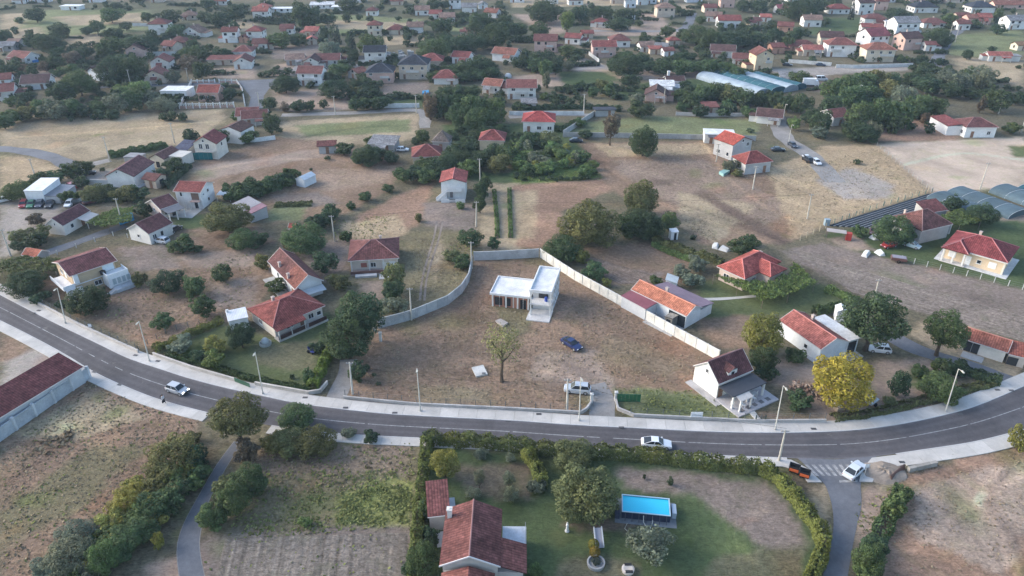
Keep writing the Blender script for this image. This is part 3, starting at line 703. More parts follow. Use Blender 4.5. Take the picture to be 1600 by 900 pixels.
def make_roof(kind, w, d, z, rh, oh, base_drop=0.0):
    """returns (MB, ridge segments); eave edge lies at height z, overhang included"""
    mb = MB(); X, Y = w / 2 + oh, d / 2 + oh
    zt = z + rh; rs = []
    if kind == 'gx':
        thick(mb, [(-X, -Y, z), (X, -Y, z), (X, 0, zt), (-X, 0, zt)]); thick(mb, [(X, Y, z), (-X, Y, z), (-X, 0, zt), (X, 0, zt)])
        rs = [((-X, 0, zt), (X, 0, zt))]
    elif kind == 'gy':
        thick(mb, [(-X, Y, z), (-X, -Y, z), (0, -Y, zt), (0, Y, zt)]); thick(mb, [(X, -Y, z), (X, Y, z), (0, Y, zt), (0, -Y, zt)])
        rs = [((0, -Y, zt), (0, Y, zt))]
    elif kind == 'hip':
        if X >= Y:
            a = X - Y * 0.95; e0, e1 = (-a, 0, zt), (a, 0, zt)
            thick(mb, [(-X, -Y, z), (X, -Y, z), e1, e0]); thick(mb, [(X, Y, z), (-X, Y, z), e0, e1])
            thick(mb, [(-X, Y, z), (-X, -Y, z), e0]); thick(mb, [(X, -Y, z), (X, Y, z), e1])
            rs = [(e0, e1), ((-X, -Y, z), e0), ((-X, Y, z), e0), ((X, -Y, z), e1), ((X, Y, z), e1)]
        else:
            a = Y - X * 0.95; e0, e1 = (0, -a, zt), (0, a, zt)
            thick(mb, [(-X, -Y, z), (X, -Y, z), e0]); thick(mb, [(X, Y, z), (-X, Y, z), e1])
            thick(mb, [(-X, Y, z), (-X, -Y, z), e0, e1]); thick(mb, [(X, -Y, z), (X, Y, z), e1, e0])
            rs = [(e0, e1), ((-X, -Y, z), e0), ((X, -Y, z), e0), ((-X, Y, z), e1), ((X, Y, z), e1)]
    elif kind == 'flat':
        thick(mb, [(-X, -Y, z), (X, -Y, z), (X, Y, z), (-X, Y, z)], 0.25)
    elif kind == 'my':                                      # rises away from the front
        thick(mb, [(-X, -Y, z), (X, -Y, z), (X, Y, zt), (-X, Y, zt)])
    elif kind == 'mx':                                      # rises to the right
        thick(mb, [(-X, Y, z), (-X, -Y, z), (X, -Y, zt), (X, Y, zt)])
    elif kind == 'mX':                                      # falls to the right
        thick(mb, [(X, -Y, z), (X, Y, z), (-X, Y, zt), (-X, -Y, zt)])
    return mb, rs
def make_walls(kind, w, d, z, rh, oh):
    mb = MB(); X, Y = w / 2, d / 2
    sl = rh / (d / 2 + oh) if kind == 'gx' else rh / (w / 2 + oh)
    zw = z + oh * (sl if kind in ('gx', 'gy') else 0.3) - 0.2 if kind not in ('flat', 'my', 'mx', 'mX') else z - 0.2
    def wall(a, b, za, zb, apex=None):
        pts = [(a[0], a[1], 0), (b[0], b[1], 0), (b[0], b[1], zb)]
        if apex: pts.append(apex)
        pts.append((a[0], a[1], za)); mb.face(pts)
    c = [(-X, -Y), (X, -Y), (X, Y), (-X, Y)]
    h = [zw] * 4; ap = [None] * 4; top = z + rh - 0.2
    if kind == 'gx': ap[1] = (X, 0, top); ap[3] = (-X, 0, top)
    if kind == 'gy': ap[0] = (0, -Y, top); ap[2] = (0, Y, top)
    if kind == 'my': h = [zw, zw, zw + rh * 0.9, zw + rh * 0.9]
    if kind == 'mx': h = [zw, zw + rh * 0.9, zw + rh * 0.9, zw]
    if kind == 'mX': h = [zw + rh * 0.9, zw, zw, zw + rh * 0.9]
    for i in range(4): wall(c[i], c[(i + 1) % 4], h[i], h[(i + 1) % 4], ap[i])
    mb.face([(p[0], p[1], h[i] - 0.02) for i, p in enumerate(c)])
    return mb
_wm = {}
def win_mesh(w, h, framed, kind='window'):
    k = (round(w, 2), round(h, 2), framed, kind)
    if k in _wm: return _wm[k]
    if kind == 'pane':
        me = MB().box(-w / 2 + 0.07, w / 2 - 0.07, -0.045, 0.03, 0.07, h - 0.07).mesh('pane', M['glass'])
    elif kind == 'frame':
        mb = MB(); t = 0.08
        mb.box(-w / 2, w / 2, -0.08, 0.03, 0, t); mb.box(-w / 2, w / 2, -0.08, 0.03, h - t, h)
        mb.box(-w / 2, -w / 2 + t, -0.08, 0.03, t, h - t); mb.box(w / 2 - t, w / 2, -0.08, 0.03, t, h - t)
        if w > 1.0: mb.box(-0.04, 0.04, -0.08, 0.03, t, h - t)
        mb.box(-w / 2 - 0.1, w / 2 + 0.1, -0.18, 0.03, -0.07, -0.002)
        me = mb.mesh('frame', M['paint'])
    elif kind == 'shutter':
        me = MB().box(-w / 2, w / 2, -0.07, 0.03, 0, h).mesh('shutter', M['paint'])
    elif kind == 'door':
        mb = MB(); mb.box(-w / 2, w / 2, -0.06, 0.03, 0.02, h); me = mb.mesh('door', M['paint'])
    else:
        me = MB().box(-w / 2, w / 2, -0.05, 0.03, 0, h).mesh('window', M['glass'])
    _wm[k] = me
    return me
def face_at(face, u, w, d):
    """local position and z rotation for an opening at fraction u along a face, seen from outside left to right"""
    X, Y = w / 2, d / 2
    if face == 'S': return (-X + u * w, -Y), 0.0
    if face == 'E': return (X, -Y + u * d), math.pi / 2
    if face == 'W': return (-X, Y - u * d), -math.pi / 2
    return (X - u * w, Y), math.pi
def opening(root, w, d, face, u, z, ww, hh, near, kind='window', color=None):
    (x, y), rz = face_at(face, u, w, d)
    if kind == 'window':
        if near:
            o = link('window', win_mesh(ww, hh, True, 'frame'), root, (x, y, z), rz, color=color or (0.72, 0.72, 0.71))
            link('pane', win_mesh(ww, hh, True, 'pane'), o)
        else: o = link('window', win_mesh(ww, hh, False), root, (x, y, z), rz)
    elif kind == 'shutter': o = link('window', win_mesh(ww, hh, True, 'shutter'), root, (x, y, z), rz, color=color or (0.75, 0.74, 0.72))
    elif kind == 'door':
        o = link('door', win_mesh(ww, hh, True, 'door'), root, (x, y, z), rz, color=color or (0.25, 0.14, 0.09))
        if near:
            link('handle', win_mesh(0.14, 0.05, True, 'shutter'), o, (ww * 0.36, -0.06, 1.0), color=(0.5, 0.5, 0.5))
    elif kind == 'dark': o = link('opening', win_mesh(ww, hh, False), root, (x, y, z), rz)
    return o
def chimney(roof, x, y, z, h=1.1, s=0.5, color=(0.5, 0.42, 0.38)):
    mb = MB().box(-s / 2, s / 2, -s / 2, s / 2, -1.0, h).box(-s / 2 - 0.08, s / 2 + 0.08, -s / 2 - 0.08, s / 2 + 0.08, h + 0.002, h + 0.12)
    mb.box(-s / 4, s / 4, -s / 4, s / 4, h + 0.122, h + 0.2)
    return mb.build('chimney', M['plaster'], roof, (x, y, z), color=color)
def ridges(roof, rs, color):
    for a, b in rs:
        mb = MB().tube([Vector(a) + Vector((0, 0, 0.03)), Vector(b) + Vector((0, 0, 0.03))], [0.11, 0.11], 5)
        mb.build('ridge_cap', M['plaster'], roof, color=color)
def house(label, c, w, d, ang, z, roof, rh, wc, rc, oh=0.4, near=False, wins='auto', chim=None, short=None, cat='house', name='house', ridge=True, sheet=False, storeys=None, group=None, door=True):
    """c: world centre of the footprint. z: eave height"""
    wc = WC.get(wc, wc); rc = RC.get(rc, rc)
    root = empty(name, (c[0], c[1], 0), ang)
    tag(root, label, cat, group)
    make_walls(roof, w, d, z, rh, oh).build('wall', M['plaster'], root, color=wc)
    mb, rs = make_roof(roof, w, d, z, rh, oh)
    ro = mb.build('roof', M['sheet'] if sheet else (M['concrete'] if roof == 'flat' else M['roof']), root, color=rc)
    if near and ridge and rs: ridges(ro, rs, tuple(min(0.9, x * 1.25 + 0.07) for x in rc))
    if near and roof in ('gx', 'gy', 'hip', 'my'):           # gutters and pale verge boards
        X, Y = w / 2 + oh, d / 2 + oh
        if roof in ('gx', 'hip', 'my'): MB().box(-X, X, -Y - 0.1, -Y - 0.004, z - 0.14, z - 0.03).build('gutter', M['metal'], ro, color=(0.55, 0.53, 0.52))
        if roof == 'gx':
            for sx in (-1, 1):
                a = X + 0.004; b = X + 0.07
                x0, x1 = (a, b) if sx > 0 else (-b, -a)
                v = MB()
                for sy in (-1, 1):
                    v.hexa([(x0, sy * Y, z - 0.2), (x1, sy * Y, z - 0.2), (x1, 0, z + rh - 0.2), (x0, 0, z + rh - 0.2)], [(x0, sy * Y, z + 0.02), (x1, sy * Y, z + 0.02), (x1, 0, z + rh + 0.02), (x0, 0, z + rh + 0.02)])
                v.build('verge_board', M['paint'], ro, color=(0.6, 0.58, 0.56))
    n_st = storeys or (2 if z > 4.6 else 1)
    if wins == 'auto':
        rr = random.Random(int(c[0] * 7 + c[1] * 13))
        wins = []
        fh = z / n_st
        for st in range(n_st):
            for f, ln in (('S', w), ('E', d), ('W', d)):
                if f in 'EW' and rr.random() < 0.3: continue
                k = max(1, int(ln / 3.4))
                for i in range(k):
                    if rr.random() < 0.22 and k > 1: continue
                    u = (i + 0.5) / k + rr.uniform(-0.04, 0.04)
                    wins.append((f, u, st * fh + 0.95, rr.choice([1.0, 1.2, 1.5]), 1.25))
        if roof == 'gy' and rh > 1.4: wins.append(('S', 0.5, z + 0.1, 0.9, 0.9))
        if door and wins:
            wins[0] = (wins[0][0], wins[0][1], 0.02, 1.0, 2.1, 'door')
    for t in wins:
        f, u, zz, ww, hh = t[:5]
        opening(root, w, d, f, u, zz, ww, hh, near, t[5] if len(t) > 5 else 'window', t[6] if len(t) > 6 else None)
    if chim is None and roof in ('gx', 'gy', 'hip') and not near:
        if random.random() < 0.5: chim = [(random.uniform(-0.2, 0.2) * w, random.uniform(-0.1, 0.2) * d)]
    for (x, y) in chim or []:
        sl = rh / (d / 2 + oh)
        chimney(ro, x, y, z + rh - abs(y) * (sl if roof != 'gy' else 0) - 0.1, 1.0)
    if short:
        q = PX((c[0], c[1], z * 0.5)); LM.append((short, q[0], q[1]))
    root['_w'] = w; root['_d'] = d
    return root, ro
def H2(label, P, Q, z, d, roof, rh, wc, rc, oh=0.4, zs=1.0, **k):
    c, w, dd, ang = frame(P, Q, z * zs, d, oh)
    k.setdefault('near', True)
    r_, o_ = house(label, c, w, dd, ang, z, roof, rh, wc, rc, oh, **k); r_.scale = (1, 1, zs)
    return r_, o_, w, dd
def dist(p, q, z): return (G(*p, z) - G(*q, z)).length
def slab(root, x0, x1, y0, y1, z0, z1, name='terrace', color=(0.5, 0.49, 0.47), mat='concrete'):
    return MB().box(x0, x1, y0, y1, z0, z1).build(name, M[mat], root, color=color)
def post(root, x, y, z0, z1, s=0.25, name='post', color=(0.7, 0.69, 0.66)):
    return MB().box(x - s / 2, x + s / 2, y - s / 2, y + s / 2, z0, z1).build(name, M['plaster'], root, color=color)
def railing(root, pts, z, h=0.95, color=(0.2, 0.2, 0.2), step=0.5):
    mb = MB()
    for (a, b) in zip(pts, pts[1:]):
        A, B = Vector((*a, z)), Vector((*b, z)); n = max(2, int((B - A).length / step))
        mb.tube([A + Vector((0, 0, h)), B + Vector((0, 0, h))], [0.035, 0.035], 4); mb.tube([A + Vector((0, 0, 0.12)), B + Vector((0, 0, 0.12))], [0.025, 0.025], 4)
        for i in range(n + 1):
            p = A.lerp(B, i / n); mb.tube([p, p + Vector((0, 0, h))], [0.02, 0.02], 4)
    return mb.build('railing', M['metal'], root, color=color)
def parapet(ro, w, d, z, oh, h=0.35, t=0.18, color=(0.72, 0.72, 0.72)):
    X, Y = w / 2 + oh, d / 2 + oh
    mb = MB().box(-X, X, -Y, -Y + t, z + 0.003, z + h).box(-X, X, Y - t, Y, z + 0.003, z + h).box(-X, -X + t, -Y + t, Y - t, z + 0.003, z + h).box(X - t, X, -Y + t, Y - t, z + 0.003, z + h)
    return mb.build('parapet', M['plaster'], ro, color=color)

# --- cream and white two-storey house by the road (left)
r, ro, w, d = H2('cream and white two-storey house with mottled dark red roof beside the main road', (108, 432), (183, 407), 6.3, 9.4, 'gx', 1.9, (0.52, 0.40, 0.27), (0.19, 0.078, 0.078), 0.5, zs=0.77,
    wins=[('S', 0.52, 1.0, 1.5, 1.4), ('W', 0.3, 4.0, 1.2, 1.4), ('W', 0.7, 1.2, 1.2, 1.4), ('W', 0.55, 3.6, 1.0, 2.1, 'door', (0.8, 0.8, 0.78))], short='cream two-storey roadside house', ridge=True)
white = (0.76, 0.77, 0.78)
MB().box(w * 0.14, w / 2 + 1.2, -d / 2 - 3.2, -d / 2 - 0.003, 0.6, 3.9).build('annex', M['plaster'], r, color=white)
mbp = MB()
for (a, b, c0, e) in ((w * 0.14, w / 2 + 1.2, -d / 2 - 3.2, -d / 2 - 3.05), (w * 0.14, w * 0.14 + 0.15, -d / 2 - 3.05, -d / 2), (w / 2 + 1.05, w / 2 + 1.2, -d / 2 - 3.05, -d / 2)): mbp.box(a, b, c0, e, 3.903, 4.7)
mbp.build('parapet', M['plaster'], r, color=white)
MB().box(w * 0.2, w / 2 - 0.3, -d / 2 - 0.02, -d / 2 + 0.9, 3.95, 6.0).build('glazed_wall', M['plaster'], r, color=(0.62, 0.68, 0.72))
for k in range(4):
    o = link('window', win_mesh(0.85, 1.9, True, 'frame'), r, (w * 0.27 + k * 0.95, -d / 2 - 3.22, 1.4), color=(0.75, 0.76, 0.76)); link('pane', win_mesh(0.7, 1.75, True, 'shutter'), o, (0, 0.02, 0.07), color=(0.36, 0.42, 0.44))
slab(r, w * 0.2, w / 2 + 1.6, -d / 2 - 5.2, -d / 2 - 3.25, 0.0, 0.95, 'terrace', (0.5, 0.52, 0.55))
railing(r, [(w * 0.34, -d / 2 - 5.1), (w / 2 + 1.5, -d / 2 - 5.1), (w / 2 + 1.5, -d / 2 - 3.3)], 0.95, 0.9, (0.3, 0.3, 0.32))
mb = MB()
for k in range(5): mb.box(w * 0.2 - 1.6 + k * 0.32, w * 0.2 - 0.004, -d / 2 - 5.0, -d / 2 - 3.9, k * 0.19 + (0.002 if k else 0), (k + 1) * 0.19)
mb.build('stairs', M['concrete'], r, color=(0.5, 0.5, 0.5))
MB().box(-w / 2 - 2.2, -w / 2 - 0.003, -d / 2 - 0.4, d / 2 - 1.5, 2.6, 2.85).build('balcony', M['plaster'], r, color=white)
mb = MB(); mb.box(-w / 2 - 2.2, -w / 2 - 2.05, -d / 2 - 0.4, d / 2 - 1.5, 2.853, 3.8).box(-w / 2 - 2.05, -w / 2 - 0.003, -d / 2 - 0.4, -d / 2 - 0.25, 2.853, 3.8)
mb.build('balcony_wall', M['plaster'], r, color=white)
MB().box(-w / 2 - 1.9, -w / 2 + 1.2, -d / 2 - 0.9, -d / 2 - 0.42, 0.0, 2.58).build('porch_wall', M['plaster'], r, color=white)
MB().box(-w / 2 + 0.1, -w / 2 + 1.0, -d / 2 - 0.6, -d / 2 - 0.003, 3.6, 6.05).build('porch_wall', M['plaster'], r, color=white)
MB().box(-w / 2, w * 0.14, -d / 2 - 0.06, -d / 2 - 0.003, 2.9, 3.15).build('wall_band', M['plaster'], r, color=white)
mb = MB().lathe([(0, 0), (0.55, 0), (0.55, 0.95), (0.4, 1.05), (0, 1.06)], 14)
mb.build('water_tank', M['paint'], r, (w * 0.14 + 0.2, -d / 2 - 0.65, 3.91), color=(0.03, 0.03, 0.035), smooth=False)

# --- white gabled house with a parked white car
gw = dist((186, 363), (232, 365), 3.1)
r, ro, w, d = H2('white gabled house with brown roof, white car parked at its wall', (232, 366), (270, 348), 2.9, gw, 'gx', 2.0, (0.72, 0.71, 0.67), (0.20, 0.085, 0.08), 0.25,
    wins=[('S', 0.2, 0.9, 1.1, 1.3), ('S', 0.52, 0.9, 0.9, 1.3), ('W', 0.45, 1.2, 0.8, 0.8)], short='white gabled house with parked car')
# --- two-storey house with red roof and open loggia, and its low wing
r, ro, w, d = H2('white two-storey house with red roof and upstairs loggia', (270, 299), (313, 301), 6.0, 7.6, 'gx', 1.8, (0.74, 0.73, 0.72), (0.27, 0.085, 0.075), 0.35, zs=0.78,
    wins=[('S', 0.22, 4.2, 0.7, 1.5), ('E', 0.55, 4.2, 1.0, 1.1), ('E', 0.5, 1.2, 1.0, 1.3), ('S', 0.78, 0.1, 1.2, 2.1, 'dark'), ('E', 0.2, 4.3, 0.8, 0.5)], short='white two-storey house with upstairs loggia')
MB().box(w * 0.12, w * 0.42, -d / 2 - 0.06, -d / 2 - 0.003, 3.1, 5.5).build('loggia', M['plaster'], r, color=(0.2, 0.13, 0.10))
slab(r, w * 0.1, w * 0.46, -d / 2 - 1.1, -d / 2 - 0.07, 2.8, 3.0, 'balcony', (0.6, 0.42, 0.36)); railing(r, [(w * 0.1, -d / 2 - 1.05), (w * 0.46, -d / 2 - 1.05)], 3.0)
for x in (-0.1, 0.1, 0.44): post(r, w * x, -d / 2 - 1.0, 0, 2.79, 0.25)
slab(r, -w * 0.3, w * 0.5, -d / 2 - 6, -d / 2 - 0.1, 0, 0.1, 'terrace', (0.5, 0.48, 0.45))
r, ro, w, d = H2('low pink-walled wing with brown roof joined to the loggia house', (250, 327), (279, 317), 3.0, 7.0, 'gx', 1.7, (0.62, 0.52, 0.46), (0.20, 0.09, 0.085), 0.3,
    wins=[('W', 0.5, 1.6, 0.6, 0.8), ('S', 0.3, 0.9, 1.2, 1.2), ('S', 0.7, 0.05, 1.0, 2.0, 'dark')], short='low pink wing of the loggia house')
MB().hexa([(-w / 2, -d / 2 - 3.2, 2.35), (w / 2, -d / 2 - 3.2, 2.35), (w / 2, -d / 2 - 0.35, 2.8), (-w / 2, -d / 2 - 0.35, 2.8)], [(-w / 2, -d / 2 - 3.2, 2.45), (w / 2, -d / 2 - 3.2, 2.45), (w / 2, -d / 2 - 0.35, 2.9), (-w / 2, -d / 2 - 0.35, 2.9)]).build('porch_roof', M['metal'], r, color=(0.14, 0.14, 0.15))
for x in (-0.45, 0, 0.45): post(r, w * x, -d / 2 - 3.1, 0, 2.34, 0.2)
# --- big white gable with brown roof
r, ro, w, d = H2('long white gabled barn-like house with wide brown roof and blank gable', (163, 275), (209, 276), 3.4, 12.0, 'gy', 2.1, (0.74, 0.73, 0.70), (0.20, 0.095, 0.095), 0.3, wins=[('S', 0.42, 4.2, 0.5, 0.6), ('E', 0.5, 1, 1.2, 1.2)], short='white house with blank gable')
MB().box(-w / 2 - 6.5, -w / 2 - 0.01, -d / 2 + 0.5, -d / 2 + 0.7, 0, 1.9).build('yard_wall', M['plaster'], r, color=(0.55, 0.55, 0.54))
# --- tall white box hall
r, ro, w, d = H2('tall plain white box hall with flat white roof by the car park', (36, 298), (66, 298), 3.7, 8.5, 'my', 0.4, (0.74, 0.76, 0.78), (0.74, 0.76, 0.78), 0.1, wins=[], sheet=True, short='tall white box hall', cat='hall', name='storage_hall')
MB().hexa([(w / 2 + 0.01, -d / 2, 2.2), (w / 2 + 4.0, -d / 2, 1.9), (w / 2 + 4.0, d / 2, 1.9), (w / 2 + 0.01, d / 2, 2.2)], [(w / 2 + 0.01, -d / 2, 2.3), (w / 2 + 4.0, -d / 2, 2.0), (w / 2 + 4.0, d / 2, 2.0), (w / 2 + 0.01, d / 2, 2.3)]).build('lean_to_roof', M['metal'], r, color=(0.2, 0.2, 0.22))
MB().box(w / 2 + 0.02, w / 2 + 3.8, -d / 2 + 0.1, d / 2 - 0.2, 0, 1.88).build('lean_to', M['plaster'], r, color=(0.5, 0.5, 0.5))
# --- brown roofed cottage on the left
gw = dist((66, 352), (98, 352), 2.6)
r, ro, w, d = H2('low cottage with dark red-brown roof beside the gravel car park', (98, 353), (141, 329), 2.7, gw, 'gx', 1.7, (0.70, 0.68, 0.64), (0.17, 0.075, 0.078), 0.3, wins=[('W', 0.5, 2.4, 0.5, 0.7), ('S', 0.3, 0.9, 1.0, 1.1), ('S', 0.7, 0.02, 1.0, 2.0, 'door')], short='low cottage by the car park')
MB().hexa([(0, -d / 2 - 2.8, 2.0), (w / 2, -d / 2 - 2.8, 2.0), (w / 2, -d / 2 - 0.32, 2.45), (0, -d / 2 - 0.32, 2.45)], [(0, -d / 2 - 2.8, 2.08), (w / 2, -d / 2 - 2.8, 2.08), (w / 2, -d / 2 - 0.32, 2.53), (0, -d / 2 - 0.32, 2.53)]).build('porch_roof', M['metal'], r, color=(0.38, 0.37, 0.36))
for x in (0.05, 0.5, 0.95): post(r, w / 2 * x, -d / 2 - 2.7, 0, 1.99, 0.16)
# --- hip house in the middle left
r, ro, w, d = H2('cream bungalow with brown hip roof and pillared front porch', (543, 408), (624, 403), 3.3, 10.5, 'hip', 2.6, (0.66, 0.57, 0.48), (0.19, 0.08, 0.075), 0.5, zs=0.86,
    wins=[('S', 0.72, 0.02, 1.0, 2.1, 'door', (0.7, 0.68, 0.6)), ('S', 0.28, 1.0, 1.3, 1.2, 'shutter', (0.35, 0.12, 0.09)), ('S', 0.48, 0.9, 1.2, 1.3), ('S', 0.88, 1.0, 1.4, 1.2, 'shutter'), ('E', 0.4, 1, 1.2, 1.2)], short='cream bungalow with pillared porch', chim=[(1.5, 1.5)])
slab(r, -w / 2, w * 0.22, -d / 2 - 2.2, -d / 2 - 0.01, 0, 0.35, 'porch', (0.42, 0.33, 0.29)); slab(r, -w / 2, w * 0.2, -d / 2 - 2.15, -d / 2 - 2.05, 0.36, 1.15, 'porch_wall', (0.17, 0.09, 0.075), 'plaster')
for x in (-0.48, -0.1, 0.2): post(r, w * x, -d / 2 - 0.6, 0.35, 3.05, 0.22)
slab(r, -w * 0.4, w * 0.05, -d / 2 - 3.4, -d / 2 - 2.25, 0, 0.5, 'planter', (0.5, 0.5, 0.5)); slab(r, w * 0.1, w * 0.35, -d / 2 - 4.5, -d / 2 - 2.25, 0, 0.08, 'step_slab')
# --- long old house with patched roof
gl = dist((418, 408), (460, 451), 3.0)
gw = dist((460, 451), (508, 442), 3.0)
r, ro, w, d = H2('long old house with patched brown roof and peeling white gable', (418, 408), (461, 452), 3.1, gw, 'gx', 2.3, (0.66, 0.67, 0.66), (0.155, 0.07, 0.066), 0.35, wins=[('S', 0.3, 1, 1.0, 1.3), ('S', 0.6, 1, 1.0, 1.3), ('S', 0.85, 0.02, 1, 2, 'door'), ('E', 0.5, 1.0, 1.2, 1.2)], short='long old house with patched roof', chim=[(-2.5, -2.2), (3.0, -2.5)])
sl = 2.3 / (d / 2 + 0.35)
mb = MB(); mb_q = [(w * 0.12, -d / 2 - 0.36, 3.12), (w / 2 + 0.34, -d / 2 - 0.36, 3.12), (w / 2 + 0.34, 0, 5.43), (w * 0.12, 0, 5.43)]
thick(mb, mb_q, 0.03); mb.build('roof_patch', M['roof'], ro, color=(0.225, 0.09, 0.072))
MB().hexa([(w / 2 + 0.4, -d * 0.3, 2.3), (w / 2 + 2.2, -d * 0.3, 1.9), (w / 2 + 2.2, d * 0.5, 1.9), (w / 2 + 0.4, d * 0.5, 2.3)], [(w / 2 + 0.4, -d * 0.3, 2.4), (w / 2 + 2.2, -d * 0.3, 2.0), (w / 2 + 2.2, d * 0.5, 2.0), (w / 2 + 0.4, d * 0.5, 2.4)]).build('awning', M['metal'], r, color=(0.45, 0.48, 0.5))
slab(r, -w * 0.4, w * 0.2, -d / 2 - 2.6, -d / 2 - 0.1, 0, 0.12, 'terrace', (0.42, 0.41, 0.39))
# --- red hip house with terrace (front garden)
gd = dist((398, 478), (426, 512), 3.0)
r, ro, w, d = H2('white bungalow with red hip roof and dark railed terrace', (426, 512), (508, 477), 3.1, gd, 'hip', 2.3, (0.66, 0.62, 0.56), (0.26, 0.082, 0.072), 0.5, zs=0.9,
    wins=[('W', 0.4, 1, 1.2, 1.2), ('S', 0.56, 0.3, 0.9, 2.1, 'door'), ('S', 0.75, 1.1, 1.2, 1.2), ('S', 0.92, 1.1, 1.0, 1.0), ('S', 0.3, 1.0, 1.4, 1.3)], short='white bungalow with railed terrace', chim=[(-1.5, 1.8)])
slab(r, -w / 2 - 0.3, w * 0.5, -d / 2 - 1.8, -d / 2 - 0.01, 0, 0.4, 'terrace', (0.52, 0.50, 0.47))
railing(r, [(-w / 2 - 0.2, -d / 2 - 1.7), (w * 0.05, -d / 2 - 1.7)], 0.4, 1.0, (0.12, 0.07, 0.06), 0.22); railing(r, [(w * 0.1, -d / 2 - 1.7), (w * 0.48, -d / 2 - 1.7)], 0.4, 1.0, (0.12, 0.07, 0.06), 0.22)
MB().box(-w / 2 - 0.2, w * 0.05, -d / 2 - 1.66, -d / 2 - 1.6, 0.42, 1.3).build('railing_shade_panel', M['wood'], r, color=(0.075, 0.04, 0.035)); MB().box(w * 0.1, w * 0.48, -d / 2 - 1.66, -d / 2 - 1.6, 0.42, 1.3).build('railing_shade_panel', M['wood'], r, color=(0.075, 0.04, 0.035))  # dark infill for the brown railing, with deep terrace shade put into its colour
mb = MB(); thick(mb, [(-w / 2 - 0.5, -d / 2 - 1.9, 2.75), (w * 0.06, -d / 2 - 1.9, 2.75), (w * 0.06, -d / 2 - 0.45, 3.14), (-w / 2 - 0.5, -d / 2 - 0.45, 3.14)], 0.1); mb.build('porch_roof', M['roof'], ro, color=(0.26, 0.082, 0.072))
for x in (-0.5, -0.25, 0.03): post(r, w * x, -d / 2 - 1.6, 0.4, 2.65, 0.2)
# --- unfinished building in the plot
r, ro, w, d = H2('unfinished low brick building with flat white roof in the bare plot', (765, 459), (829, 466), 3.3, 7.4, 'flat', 0, (0.40, 0.19, 0.13), (0.72, 0.73, 0.74), 0.45, zs=0.9, wins=[('S', 0.17, 0.4, 1.5, 2.0, 'dark'), ('S', 0.42, 0.4, 1.3, 2.0, 'dark'), ('S', 0.85, 0.02, 1.2, 2.3, 'dark')], short='unfinished flat-roofed building', cat='building', name='unfinished_building')
parapet(ro, w, d, 3.3, 0.45, 0.25)
for x in (-0.49, -0.12, 0.2, 0.49): post(r, w * x, -d / 2 - 0.06, 0, 3.04, 0.3)
for x in (-0.3, 0.08, 0.35): MB().box(w * x - 0.1, w * x + 0.1, -d / 2 - 0.05, -d / 2 - 0.004, 0, 3.0).build('pillar', M['plaster'], r, color=(0.6, 0.58, 0.55))
dd = (G(839, 417, 5.6) - G(827, 455, 5.6)).length
c, w, d, ang = frame((827, 455), (862, 459), 5.6, dd, 0.15)
r = empty('unfinished_building', (c[0], c[1], 0), ang); r.scale = (1, 1, 0.85); tag(r, 'unfinished two-storey concrete frame with white roof slab and open front', 'building')
LM.append(('unfinished concrete frame', 845, 460))
MB().box(-w / 2, w / 2, -d / 2 + 2.6, d / 2, 0, 6.34).build('wall', M['plaster'], r, color=(0.58, 0.57, 0.56))
ro = MB().box(-w / 2 - 0.15, w / 2 + 0.15, -d / 2 - 0.15, d / 2 + 0.15, 6.35, 6.6).build('roof', M['concrete'], r, color=(0.72, 0.73, 0.74))
parapet(ro, w, d, 6.6, 0.15, 0.45, 0.22)
slab(r, -w / 2 - 0.1, w / 2 + 0.1, -d / 2 - 0.1, -d / 2 + 2.59, 3.0, 3.25, 'floor_slab', (0.66, 0.65, 0.64)); slab(r, -w / 2 - 0.4, w / 2 + 0.1, -d / 2 - 1.9, -d / 2 + 2.59, 0.0, 0.25, 'terrace', (0.62, 0.61, 0.6))
for sx in (-1, 1):
    for z0, z1 in ((0.25, 3.0), (3.25, 6.35)): post(r, sx * (w / 2 - 0.12), -d / 2 + 0.1, z0, z1, 0.28)
for k in range(4):
    for zz in (0.9, 4.1): opening(r, w, d, 'E', 0.35 + k * 0.17, zz, 1.0, 1.5, True)
slab(r, w / 2 + 0.01, w / 2 + 0.08, -d / 2 + 2.6, d / 2, 3.0, 3.25, 'wall_band', (0.66, 0.65, 0.64))
MB().box(-w * 0.2, w * 0.25, -d / 2 + 2.5, -d / 2 + 2.597, 3.3, 5.4).build('opening', M['glass'], r)
MB().box(-0.25, 0.25, -0.25, 0.25, 0, 0.8).build('chair', M['paint'], None, (0, 0, 0), color=(0.05, 0.1, 0.4)).name = 'blue_barrel'
o = bpy.data.objects['blue_barrel']; o.data = MB().lathe([(0, 0), (0.29, 0), (0.31, 0.3), (0.31, 0.6), (0.29, 0.9), (0, 0.9)], 14).mesh('blue_barrel', M['paint'])
mw = Matrix.Translation((c[0], c[1], 0)) @ Matrix.Rotation(ang, 4, 'Z'); o.location = mw @ Vector((w * 0.2, -d / 2 + 1.6, 3.25 * 0.85)); tag(o, 'small blue barrel on the upper floor of the concrete frame', 'barrel')
